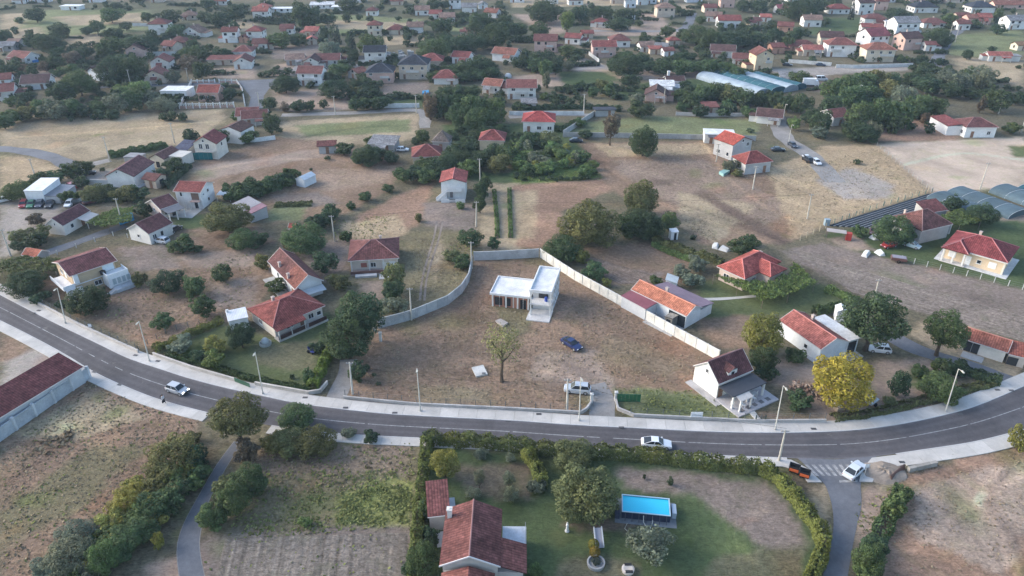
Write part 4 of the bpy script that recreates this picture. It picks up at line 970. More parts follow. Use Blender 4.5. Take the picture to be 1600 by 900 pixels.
# --- long orange-roofed outbuilding
gw = dist((1073, 494), (1099, 484), 3.0)
r, ro, w, d = H2('long white outbuilding with bright orange roof behind the boundary wall', (986, 452), (1073, 494), 3.0, gw + 0.6, 'gx', 1.3, (0.66, 0.68, 0.69), 'O', 0.2, wins=[('E', 0.5, 2.6, 0.4, 0.3)], short='long orange-roofed outbuilding', cat='outbuilding', name='outbuilding', chim=[(-0.5, 0.8)])
MB().box(w * 0.2, w * 0.49, -d / 2 - 0.05, -d / 2 - 0.003, 0.05, 2.5).build('opening', M['glass'], r)
r2, ro2, w2, d2 = H2('low maroon sheet-roofed annex against the boundary wall', (970, 462), (1009, 483), 2.6, 4.0, 'my', 0.35, (0.6, 0.61, 0.62), (0.25, 0.075, 0.09), 0.15, wins=[], sheet=True, cat='shed', name='shed', short='maroon sheet-roofed annex')
gw3 = 4.2
mb = MB(); thick(mb, [(w / 2 + 0.2, d / 2 + gw3, 2.4), (-w / 2 + 2, d / 2 + gw3, 2.4), (-w / 2 + 2, d / 2 - 0.4, 3.3), (w / 2 + 0.2, d / 2 - 0.4, 3.3)], 0.1); mb.build('lean_to_roof', M['sheet'], r, color=(0.24, 0.16, 0.2))
MB().box(-w / 2 + 2.3, w / 2, d / 2 + 0.01, d / 2 + gw3 - 0.3, 0, 2.3).build('lean_to', M['plaster'], r, color=(0.6, 0.6, 0.6))
slab(r, -w * 0.02, w * 0.5, -d / 2 - 4.2, -d / 2 - 0.06, 0, 0.06, 'yard_slab', (0.46, 0.45, 0.44))
r, ro, w, d = H2('small stone hut with slab roof in the orange outbuilding yard', (1038, 494), (1051, 500), 2.0, 2.8, 'mx', 0.3, (0.25, 0.23, 0.2), (0.33, 0.31, 0.28), 0.15, wins=[('S', 0.5, 0, 0.9, 1.6, 'dark')], ridge=False, cat='hut', name='stone_hut')
# --- white house with porch and dormer by the road
gd = dist((1080, 572), (1124, 599), 3.2)
r, ro, w, d = H2('white gabled house with brown roof, small dormer and tiled terrace', (1123, 600), (1177, 578), 3.3, gd, 'gx', 2.6, (0.74, 0.73, 0.69), (0.16, 0.07, 0.07), 0.2, wins=[('W', 0.5, 3.6, 0.6, 0.8), ('S', 0.1, 0.02, 1, 2.1, 'door'), ('S', 0.4, 0.9, 1.2, 1.3), ('S', 0.8, 0.9, 1.2, 1.3)], short='white house with dormer and terrace')
sl = 2.6 / (d / 2 + 0.2)
xd = -w * 0.06; mb = MB(); thick(mb, [(xd - 1.25, -d / 2 + 2.9, 4.55), (xd - 1.25, -d / 2 + 0.0, 4.55), (xd, -d / 2 + 0.0, 5.3), (xd, -d / 2 + 2.9, 5.3)], 0.08); thick(mb, [(xd + 1.25, -d / 2 + 0.0, 4.55), (xd + 1.25, -d / 2 + 2.9, 4.55), (xd, -d / 2 + 2.9, 5.3), (xd, -d / 2 + 0.0, 5.3)], 0.08)
dm = MB().box(xd - 1.0, xd + 1.0, -d / 2 + 0.3, -d / 2 + 2.6, 3.2, 4.5).build('dormer', M['plaster'], r, color=(0.7, 0.68, 0.64)); mb.build('dormer_roof', M['roof'], dm, color=(0.13, 0.06, 0.06))
o = link('window', win_mesh(0.9, 0.85, True, 'frame'), dm, (xd, -d / 2 + 0.3, 3.5), color=(0.6, 0.6, 0.6)); link('pane', win_mesh(0.9, 0.85, True, 'pane'), o)
MB().box(-w / 2 - 0.1, w / 2 + 0.1, -d / 2 - 3.4, -d / 2 - 0.22, 2.62, 2.78).build('porch_roof', M['metal'], r, color=(0.052, 0.055, 0.065))
for x in (-0.46, 0.0, 0.47): post(r, w * x, -d / 2 - 3.2, 0.2, 2.61, 0.28)
tr = slab(r, -w / 2 - 0.3, w / 2 + 1.4, -d / 2 - 5.4, -d / 2 - 0.01, 0, 0.2, 'terrace', (0.50, 0.48, 0.49))
for k in range(5): MB().box(-0.4, 0.4, -0.4, 0.4, 0, 0.012).build('dark_tile', M['concrete'], tr, (-w * 0.32 + k * w * 0.2, -d / 2 - 4.4, 0.2), color=(0.2, 0.19, 0.19))
slab(r, -w / 2 - 1.4, -w / 2 - 0.01, -d / 2 - 1.5, d / 2 + 0.4, 0, 0.12, 'plinth_path', (0.45, 0.43, 0.42))
MB().hexa([(-w * 0.42, -d / 2 - 4.6, 2.3), (-w * 0.05, -d / 2 - 4.6, 2.3), (-w * 0.05, -d / 2 - 3.42, 2.55), (-w * 0.42, -d / 2 - 3.42, 2.55)], [(-w * 0.42, -d / 2 - 4.6, 2.4), (-w * 0.05, -d / 2 - 4.6, 2.4), (-w * 0.05, -d / 2 - 3.42, 2.65), (-w * 0.42, -d / 2 - 3.42, 2.65)]).build('awning', M['cloth'], r, color=(0.5, 0.48, 0.46))
for x in (-0.4, -0.08): post(r, w * x, -d / 2 - 4.45, 0.2, 2.32, 0.22)
TERR = (r, w, d)
# --- white house with salmon roof
gd = dist((1284, 546), (1320, 529), 3.0)
r, ro, w, d = H2('white gabled house with salmon tile roof beside the yellow tree', (1217, 500), (1283, 546), 2.9, gd, 'gx', 1.5, (0.70, 0.73, 0.75), (0.36, 0.13, 0.11), 0.15, wins=[('S', 0.68, 1.0, 0.9, 0.9)], short='white house with salmon roof', chim=[(-2.0, 1.6)])
MB().box(-w * 0.3, w / 2 + 0.1, d / 2 + 0.01, d / 2 + 2.7, 0, 2.9).build('annex', M['plaster'], r, color=(0.68, 0.7, 0.71)); MB().box(-w * 0.3 - 0.1, w / 2 + 0.4, d / 2 + 0.16, d / 2 + 2.9, 2.95, 3.1).build('annex_roof', M['concrete'], r, color=(0.68, 0.7, 0.72))
MB().box(w / 2 + 0.11, w / 2 + 0.16, d / 2 + 0.4, d / 2 + 2.3, 0.1, 2.5).build('opening', M['glass'], r)
slab(r, w * 0.1, w / 2 + 0.6, -d / 2 - 0.8, -d / 2 - 0.01, 0, 0.12, 'plinth_path', (0.55, 0.54, 0.53)); slab(r, w / 2 + 0.01, w / 2 + 2.0, d * 0.2, d / 2 + 2.7, 0, 0.1, 'step_slab', (0.5, 0.49, 0.5))
H2('small white shed under the dark tree by the salmon-roofed house', (1308, 487), (1326, 489), 2.3, 2.6, 'gy', 0.6, 'W', 'w', 0.1, wins=[], ridge=False, cat='shed', name='shed', sheet=True)
# --- red hip house with vine pergola
gd = dist((1164, 436), (1228, 412), 3.2)
r, ro, w, d = H2('bungalow with bright red hip roof beside the green vine pergola', (1120, 416), (1164, 436), 3.2, gd, 'hip', 2.1, (0.62, 0.5, 0.42), (0.42, 0.115, 0.095), 0.5, wins=[('S', 0.3, 0.9, 1.4, 1.3), ('S', 0.75, 0.9, 1.0, 1.2), ('E', 0.3, 0.9, 1.2, 1.2)], short='bright red hip-roofed bungalow', chim=[(0, 3.5)])
mb = MB(); x0 = w / 2 - 1.5; x1 = w / 2 + 3.2; ym = 1.5; hw = 2.9; z = 3.18; zt = 4.7
thick(mb, [(x0, ym - hw, z), (x1, ym - hw, z), (x1 - 2.4, ym, zt), (x0, ym, zt)]); thick(mb, [(x1, ym + hw, z), (x0, ym + hw, z), (x0, ym, zt), (x1 - 2.4, ym, zt)]); thick(mb, [(x1, ym - hw, z), (x1, ym + hw, z), (x1 - 2.4, ym, zt)])
wr = mb.build('wing_roof', M['roof'], r, color=(0.42, 0.115, 0.095)); MB().box(w / 2 + 0.01, x1 - 0.5, ym - hw + 0.5, ym + hw - 0.5, 0, 3.0).build('wing_wall', M['plaster'], r, color=(0.6, 0.48, 0.4))
ridges(wr, [((x0, ym, zt), (x1 - 2.4, ym, zt)), ((x1, ym - hw, z), (x1 - 2.4, ym, zt)), ((x1, ym + hw, z), (x1 - 2.4, ym, zt))], (0.6, 0.2, 0.18))
# --- yellow bungalow at the right edge
r, ro, w, d = H2('yellow bungalow with dark red hip roof, white terrace and lawn', (1474, 383), (1575, 411), 3.3, 10.5, 'hip', 2.4, (0.66, 0.52, 0.36), (0.25, 0.065, 0.068), 0.5, wins=[('S', 0.14, 0.9, 1.5, 1.4, 'shutter', (0.8, 0.8, 0.8)), ('S', 0.42, 0.02, 1.1, 2.2, 'door', (0.8, 0.8, 0.78)), ('S', 0.6, 1.1, 0.9, 0.9), ('S', 0.82, 0.9, 1.5, 1.4, 'shutter', (0.8, 0.8, 0.78)), ('E', 0.5, 1.0, 1.0, 1.2), ('S', 0.42, 1.2, 0.4, 0.8)], short='yellow bungalow', chim=[(-1.0, 0.3)])
mb = MB(); x0, x1, yf = -w / 2 - 0.5, -w / 2 + w * 0.42, -d / 2 - 1.9; xm = (x0 + x1) / 2; z = 3.28; zt = 4.7
thick(mb, [(x0, yf, z), (x1, yf, z), (xm, yf + 3.0, zt)]); thick(mb, [(x0, -1.6, z), (x0, yf, z), (xm, yf + 3.0, zt), (xm, -1.6, zt)]); thick(mb, [(x1, yf, z), (x1, -1.6, z), (xm, -1.6, zt), (xm, yf + 3.0, zt)])
pr = mb.build('porch_roof', M['roof'], r, color=(0.25, 0.065, 0.068)); ridges(pr, [((x0, yf, z), (xm, yf + 3.0, zt)), ((x1, yf, z), (xm, yf + 3.0, zt)), ((xm, yf + 3.0, zt), (xm, -1.6, zt))], (0.42, 0.2, 0.2))
for x in (0.05, 0.5, 0.95): post(r, x0 + 0.4 + (x1 - x0 - 0.8) * x, yf + 0.4, 0.25, 3.1, 0.35)
MB().box(-w / 2 - 0.5, w / 2 + 0.5, -d / 2 - 0.56, -d / 2 - 0.5, 3.0, 3.25).build('fascia', M['paint'], r, color=(0.75, 0.72, 0.66))
slab(r, -w / 2 - 1.3, w / 2 + 1.3, -d / 2 - 1.6, d / 2 + 1.2, 0, 0.12, 'terrace', (0.62, 0.63, 0.63)); slab(r, -w / 2 - 0.2, x1 - 0.1, yf - 0.2, -d / 2 - 0.01, 0.121, 0.26, 'porch', (0.62, 0.6, 0.57))
for x in (-0.5, 0.5): MB().box(w * x - 0.18, w * x + 0.18, -d / 2 - 0.06, -d / 2 + 0.3, 0.12, 3.1).build('corner_quoin', M['plaster'], r, color=(0.72, 0.66, 0.56))
# --- grey house beside it
gd = dist((1406, 337), (1441, 361), 3.5)
r, ro, w, d = H2('old grey-walled house with brown pyramid roof among parked cars', (1441, 361), (1489, 350), 3.6, gd, 'hip', 2.9, (0.40, 0.40, 0.40), (0.17, 0.08, 0.072), 0.35, wins=[('W', 0.4, 1.1, 1.1, 1.2, 'shutter'), ('E', 0.5, 1, 1, 1.2)], short='old grey-walled house', chim=[(-2.8, 2.8)])
slab(r, w / 2 + 0.01, w / 2 + 2.4, -d / 2 + 1, d / 2, 2.7, 2.85, 'porch_roof', (0.35, 0.34, 0.33)); post(r, w / 2 + 2.2, -d / 2 + 1.2, 0, 2.69, 0.3)
H2('low red-brown roofed shed behind the old grey-walled house', (1450, 333), (1482, 328), 2.5, 4.5, 'my', 1.4, 'g', (0.22, 0.085, 0.08), 0.2, wins=[], ridge=False, cat='shed', name='shed')
# --- low farm building at the right edge
r, ro, w, d = H2('low whitewashed farm building with weathered orange tile roof', (1502, 528), (1575, 551), 2.4, 5.0, 'gx', 1.2, (0.64, 0.61, 0.56), (0.38, 0.145, 0.105), 0.25, wins=[('S', 0.17, 0.05, 1.1, 2.0, 'dark'), ('S', 0.34, 0.05, 1.1, 2.0, 'dark')], short='low whitewashed farm building', cat='farm building', name='farm_building')
slab(r, -w * 0.4, w * 0.1, -d / 2 - 2.6, -d / 2 - 0.4, 0, 0.08, 'yard_slab', (0.47, 0.46, 0.45))
r, ro, w, d = H2('ruined brick lean-to at the end of the farm building', (1576, 553), (1606, 560), 2.2, 4.2, 'my', 0.7, (0.5, 0.45, 0.4), (0.4, 0.13, 0.09), 0.15, wins=[('S', 0.3, 0.05, 1.6, 1.6, 'dark')], ridge=False, cat='shed', name='shed')
# --- small white two-storey house with outside stairs
r, ro, w, d = H2('small white two-storey house with outside staircase and red roof', (686, 285), (729, 285), 5.6, 8.6, 'gy', 1.2, (0.76, 0.76, 0.75), (0.33, 0.10, 0.09), 0.45, zs=0.9, wins=[('S', 0.42, 0.6, 0.8, 1.9, 'door', (0.22, 0.2, 0.2)), ('S', 0.35, 3.5, 0.9, 1.7, 'door', (0.7, 0.7, 0.7)), ('S', 0.72, 3.9, 1.0, 1.1, 'shutter', (0.7, 0.71, 0.71)), ('E', 0.5, 3.7, 1, 1.1)], short='white house with outside staircase')
slab(r, -w * 0.25, w * 0.36, -d / 2 - 1.3, -d / 2 - 0.01, 3.0, 3.15, 'balcony', (0.7, 0.7, 0.69)); MB().box(-w * 0.25, w * 0.36, -d / 2 - 1.4, -d / 2 - 1.302, 3.0, 4.0).build('balcony_wall', M['plaster'], r, color=(0.76, 0.76, 0.75))
mb = MB()
for k in range(10): mb.box(-w * 0.25 - 0.28 * (k + 1), -w * 0.25 - 0.28 * k - 0.002, -d / 2 - 1.3, -d / 2 - 0.2, 0, 3.0 - 0.28 * (k + 1) + 0.1)
mb.build('stairs', M['concrete'], r, color=(0.7, 0.7, 0.69))
MB().hexa([(-w * 0.25 - 3.0, -d / 2 - 1.4, 0.2), (-w * 0.25, -d / 2 - 1.4, 3.0), (-w * 0.25, -d / 2 - 1.302, 3.0), (-w * 0.25 - 3.0, -d / 2 - 1.302, 0.2)], [(-w * 0.25 - 3.0, -d / 2 - 1.4, 1.2), (-w * 0.25, -d / 2 - 1.4, 4.0), (-w * 0.25, -d / 2 - 1.302, 4.0), (-w * 0.25 - 3.0, -d / 2 - 1.302, 1.2)]).build('stair_wall', M['plaster'], r, color=(0.76, 0.76, 0.75))
MB().box(-w * 0.5, -w * 0.15, -d / 2 - 2.2, -d / 2 - 2.05, 0, 1.1).build('terrace_wall', M['plaster'], r, color=(0.76, 0.76, 0.75)); MB().box(w * 0.1, w * 0.5, -d / 2 - 2.2, -d / 2 - 2.05, 0, 1.1).build('terrace_wall', M['plaster'], r, color=(0.76, 0.76, 0.75))
slab(r, -w * 0.5, w * 0.5, -d / 2 - 2.04, -d / 2 - 1.41, 0, 0.5, 'terrace', (0.55, 0.54, 0.53))
# --- house at the bottom of the picture
zz = 5.2
wm = dist((698, 795), (790, 797), zz); dm_ = (G(694, 795, zz).y - G(694, 884, zz).y)
r, ro, w, d = H2('brown tile-roofed house with white chimney beside the pool garden', (686, 884), (782, 885), zz, dm_, 'gy', 1.7, (0.5, 0.47, 0.44), (0.175, 0.073, 0.068), 0.35, wins=[('E', 0.7, 1, 1.1, 1.2), ('E', 0.7, 3.4, 1.1, 1.2)], short='brown-roofed house by the pool garden')
chimney(ro, -w / 2 + 0.3, d / 2 - 1.2, 5.3, 1.5, 0.55, (0.66, 0.64, 0.6))
mb = MB(); e = 0.5; thick(mb, [(w / 2 + 0.34 + 3.1, -d / 2 - 0.3, 3.95), (w / 2 + 0.34 + 3.1, d * 0.0, 3.95), (w / 2 + 0.2, d * 0.0, 5.16), (w / 2 + 0.2, -d / 2 - 0.3, 5.16)], 0.14); mb.build('wing_roof', M['roof'], r, color=(0.2, 0.082, 0.074))
MB().box(w / 2 + 0.01, w / 2 + 3.0, -d / 2, -0.3, 0, 3.75).build('wing_wall', M['plaster'], r, color=(0.45, 0.42, 0.4))
mb = MB(); yb = -d / 2 - 0.5; thick(mb, [(-w / 2 - 0.1, yb, 4.2), (-w / 2 - 0.1, yb - 5, 4.2), (-0.1, yb - 5, 5.4), (-0.1, yb, 5.4)]); thick(mb, [(w / 2 - 0.3, yb - 5, 4.2), (w / 2 - 0.3, yb, 4.2), (-0.1, yb, 5.4), (-0.1, yb - 5, 5.4)]); mb.build('front_roof', M['roof'], r, color=(0.28, 0.115, 0.1))
MB().box(-w / 2 + 0.2, w / 2 - 0.6, yb - 4.6, -d / 2 - 0.003, 0, 4.1).build('front_wall', M['plaster'], r, color=(0.5, 0.47, 0.44))
mb = MB()
for sx in (-1, 1): mb.hexa([(0, -d / 2 - 0.46, 6.75), (sx * (w / 2 + 0.36), -d / 2 - 0.46, 5.05), (sx * (w / 2 + 0.36), -d / 2 - 0.37, 5.05), (0, -d / 2 - 0.37, 6.75)], [(0, -d / 2 - 0.46, 6.95), (sx * (w / 2 + 0.36), -d / 2 - 0.46, 5.25), (sx * (w / 2 + 0.36), -d / 2 - 0.37, 5.25), (0, -d / 2 - 0.37, 6.95)])
mb.build('verge_board', M['paint'], ro, color=(0.6, 0.6, 0.61))
slab(r, w / 2 + 0.4, w / 2 + 3.4, 0.3, 3.9, 0, 2.7, 'terrace', (0.62, 0.65, 0.70)); railing(r, [(w / 2 + 3.3, 0.35), (w / 2 + 3.3, 3.8)], 2.7, 0.9, (0.25, 0.25, 0.28))
r, ro, w, d = H2('low red tile-roofed annex beside the chimney and hedge', (668, 808), (704, 804), 2.9, 5.6, 'my', 0.9, (0.5, 0.47, 0.44), (0.21, 0.085, 0.078), 0.2, wins=[('E', 0.4, 0.8, 0.8, 0.8)], ridge=False, cat='shed', name='shed', short='low annex beside the hedge')
slab(r, w / 2 + 0.01, w / 2 + 1.0, -d * 0.2, d * 0.35, 0, 1.2, 'water_trough', (0.5, 0.52, 0.54)); slab(r, -w * 0.2, w * 0.5, -d / 2 - 2.8, -d / 2 - 0.3, 0, 0.1, 'yard_slab', (0.5, 0.51, 0.53))
# --- long building at the left edge
r, ro, w, d = H2('long low building with dark red tile roof at the left edge', (-70, 695), (130, 573), 3.2, 5.4, 'my', 1.4, (0.50, 0.53, 0.55), (0.155, 0.055, 0.058), 0.3, wins=[('S', 0.55, 1.2, 0.5, 0.6), ('S', 0.57, 1.2, 0.5, 0.6)], short='long dark-red roofed building at the left', cat='building', name='long_building')
# --- small cabin in the garden
r, ro, w, d = H2('small white garden cabin with flat white roof behind the hedge', (356, 502), (388, 495), 2.6, 3.4, 'my', 0.4, 'W', 'w', 0.15, wins=[('S', 0.35, 0.8, 0.7, 1.0), ('S', 0.65, 0.8, 0.7, 1.0)], ridge=False, sheet=True, cat='cabin', name='cabin', short='small white garden cabin')
chimney(ro, -w * 0.45, d * 0.4, 2.8, 0.5, 0.35, (0.6, 0.6, 0.6))
# --- houses on the right of the middle ground
gd = dist((1146, 244), (1165, 257), 3.2)
H2('low house with red-brown hip roof and bare grey walls', (1165, 257), (1208, 252), 3.3, gd, 'hip', 2.4, (0.48, 0.47, 0.46), (0.29, 0.085, 0.075), 0.35, short='red-brown hip-roofed grey house')
gd = dist((1132, 213), (1147, 226), 5.6)
H2('two-storey unplastered grey house with orange-red gable roof', (1146, 227), (1178, 219), 5.0, gd, 'gy', 1.8, (0.45, 0.45, 0.45), (0.44, 0.105, 0.08), 0.35, short='unplastered grey two-storey house')
r, ro, w, d = H2('white flat-roofed annex behind the unplastered grey house', (1101, 209), (1150, 211), 3.2, 6, 'flat', 0, 'w', 'w', 0.2, near=False); slab(r, -w * 0.4, w * 0.1, -d / 2 - 2.2, -d / 2 - 0.01, 2.6, 2.75, 'awning', (0.1, 0.1, 0.13))
H2('brown hip-roofed house sunk among vines and trees', (643, 246), (692, 244), 3.2, 9.0, 'hip', 2.4, 'b', (0.23, 0.08, 0.072), 0.4, short='hip-roofed house among vines')
H2('tan house with red-brown hip roof above the green vineyard', (747, 219), (789, 220), 3.4, 8.0, 'hip', 2.3, 'y', (0.27, 0.085, 0.078), 0.4, short='tan house above the vineyard')
H2('old grey pyramid-roofed hut among the vineyard trees', (674, 221), (702, 222), 3.0, 6.0, 'hip', 2.8, 's', (0.20, 0.16, 0.14), 0.3, ridge=False)
r, ro, w, d = H2('white villa with bright red hip roof behind a white fence', (815, 190), (868, 191), 3.8, 10, 'hip', 2.2, (0.72, 0.71, 0.69), (0.42, 0.09, 0.082), 0.5, short='white villa with bright red roof')
r, ro, w, d = H2('cream two-storey house with red-brown gable and teal screen', (299, 224), (338, 225), 5.0, 8, 'gy', 2.2, (0.66, 0.62, 0.55), (0.27, 0.085, 0.08), 0.4, short='cream gable house with teal screen', wins=[('S', 0.3, 3.2, 1.2, 1.6), ('S', 0.6, 3.2, 1.2, 1.6), ('S', 0.45, 5.3, 0.7, 0.8), ('E', 0.5, 3.2, 1, 1.2)])
slab(r, -w * 0.4, w * 0.4, -d / 2 - 1.2, -d / 2 - 0.01, 2.5, 2.65, 'balcony', (0.6, 0.58, 0.54)); railing(r, [(-w * 0.4, -d / 2 - 1.1), (w * 0.4, -d / 2 - 1.1)], 2.65)
H2('white house with dark brown inset roof behind the lane wall', (340, 203), (376, 206), 4.2, 8, 'gy', 1.4, 'W', (0.16, 0.09, 0.075), 0.2, short='white house with dark inset roof')
r, ro, w, d = H2('small beige house with brown roof and pale flat extension', (232, 247), (256, 249), 3.0, 8, 'gy', 1.4, 'c', (0.2, 0.10, 0.09), 0.25, short='small beige house with flat extension', wins=[('S', 0.5, 0.2, 1.2, 1.8, 'dark')])
MB().box(w / 2 + 0.01, w / 2 + 4.5, -d * 0.2, d * 0.5, 0, 3.2).build('annex', M['plaster'], r, color=(0.6, 0.57, 0.52))
H2('slate-blue roofed shed beside the small beige house', (270, 233), (292, 235), 3.0, 6, 'my', 1.2, 'g', (0.10, 0.11, 0.17), 0.2, ridge=False, wins=[], cat='shed', name='shed')
H2('brick shed with small dark windows behind the blank gable house', (192, 245), (216, 246), 2.5, 4, 'flat', 0, 's', 'g', 0.1, wins=[('S', 0.4, 1, 0.6, 0.6), ('S', 0.8, 1, 0.6, 0.6)], cat='shed', name='shed')
H2('grey sheet-roofed shed beside the round olive bush', (361, 319), (381, 330), 2.4, 5.0, 'my', 0.8, 'g', (0.27, 0.26, 0.28), 0.15, wins=[], ridge=False, sheet=True, cat='shed', name='shed')
H2('maroon sheet-roofed shed at the end of the grey one', (381.5, 330.3), (390, 335), 2.4, 5.0, 'my', 0.8, 'g', (0.25, 0.12, 0.15), 0.15, wins=[], ridge=False, sheet=True, cat='shed', name='shed')
H2('small white sheet-metal shed at the brown field edge', (461, 279), (475, 282), 2.2, 5.0, 'gy', 0.8, 'l', (0.62, 0.66, 0.7), 0.1, wins=[], ridge=False, sheet=True, cat='shed', name='shed')
H2('small red tile-roofed hut beside the vine arbour', (33, 398), (57, 402), 2.2, 3.4, 'gx', 1.0, 's', (0.44, 0.15, 0.10), 0.2, wins=[], ridge=False, cat='hut', name='hut')
H2('tin-roofed shed with open front among grey bushes', (1039, 440), (1058, 443), 2.2, 3.0, 'mX', 0.5, 'l', (0.55, 0.58, 0.57), 0.15, wins=[('S', 0.4, 0, 1.4, 1.7, 'dark')], ridge=False, sheet=True, cat='shed', name='shed')
H2('tiny white tool shed at the thicket edge', (1049, 363), (1061, 362), 2.1, 1.6, 'my', 0.3, 'W', 'w', 0.08, wins=[('S', 0.6, 0, 0.6, 1.8, 'dark')], ridge=False, sheet=True, cat='shed', name='shed')
H2('small red hut half hidden by the big round tree', (449, 357), (462, 358), 2.2, 2.6, 'gx', 0.9, 'b', (0.42, 0.12, 0.09), 0.2, wins=[], ridge=False, cat='hut', name='hut')
r, ro, w, d = H2('long white villa with stepped dark brown roofs at the right', (1510, 199), (1561, 199), 3.6, 9, 'hip', 2.1, 'W', (0.19, 0.085, 0.08), 0.35, short='long white villa with stepped roofs')
MB().box(-w / 2 - 4.8, -w / 2 - 0.01, -d * 0.2, d / 2 + 5.5, 0, 3.2).build('wing_wall', M['plaster'], r, color=WC['W']); mb = MB(); thick(mb, [(-w / 2 - 5.0, -d * 0.2 - 0.2, 3.25), (-w / 2 - 0.02, -d * 0.2 - 0.2, 3.9), (-w / 2 - 0.02, d / 2 + 5.7, 3.9), (-w / 2 - 5.0, d / 2 + 5.7, 3.25)]); mb.build('wing_roof', M['roof'], r, color=(0.3, 0.10, 0.095))
# --- walled house with white balusters, and the flat modern house beside it
H2('pink brick house with red roof inside a white baluster fence', (306, 145), (341, 145), 3.4, 7.5, 'gx', 2.2, (0.55, 0.36, 0.29), (0.33, 0.10, 0.08), 0.35, short='pink house inside the baluster fence', wins=[('S', 0.28, 0.9, 1.1, 1.4), ('S', 0.75, 0.9, 1.1, 1.4), ('S', 0.5, 1.3, 0.9, 0.6)])
r, ro, w, d = H2('flat-roofed modern white house with two dark glazed openings', (249, 142), (291, 142), 3.4, 8, 'flat', 0, 'W', 'w', 0.1, wins=[('S', 0.25, 0.1, 3.6, 2.2, 'dark'), ('S', 0.72, 0.1, 3.6, 2.2, 'dark')], short='flat-roofed modern white house')

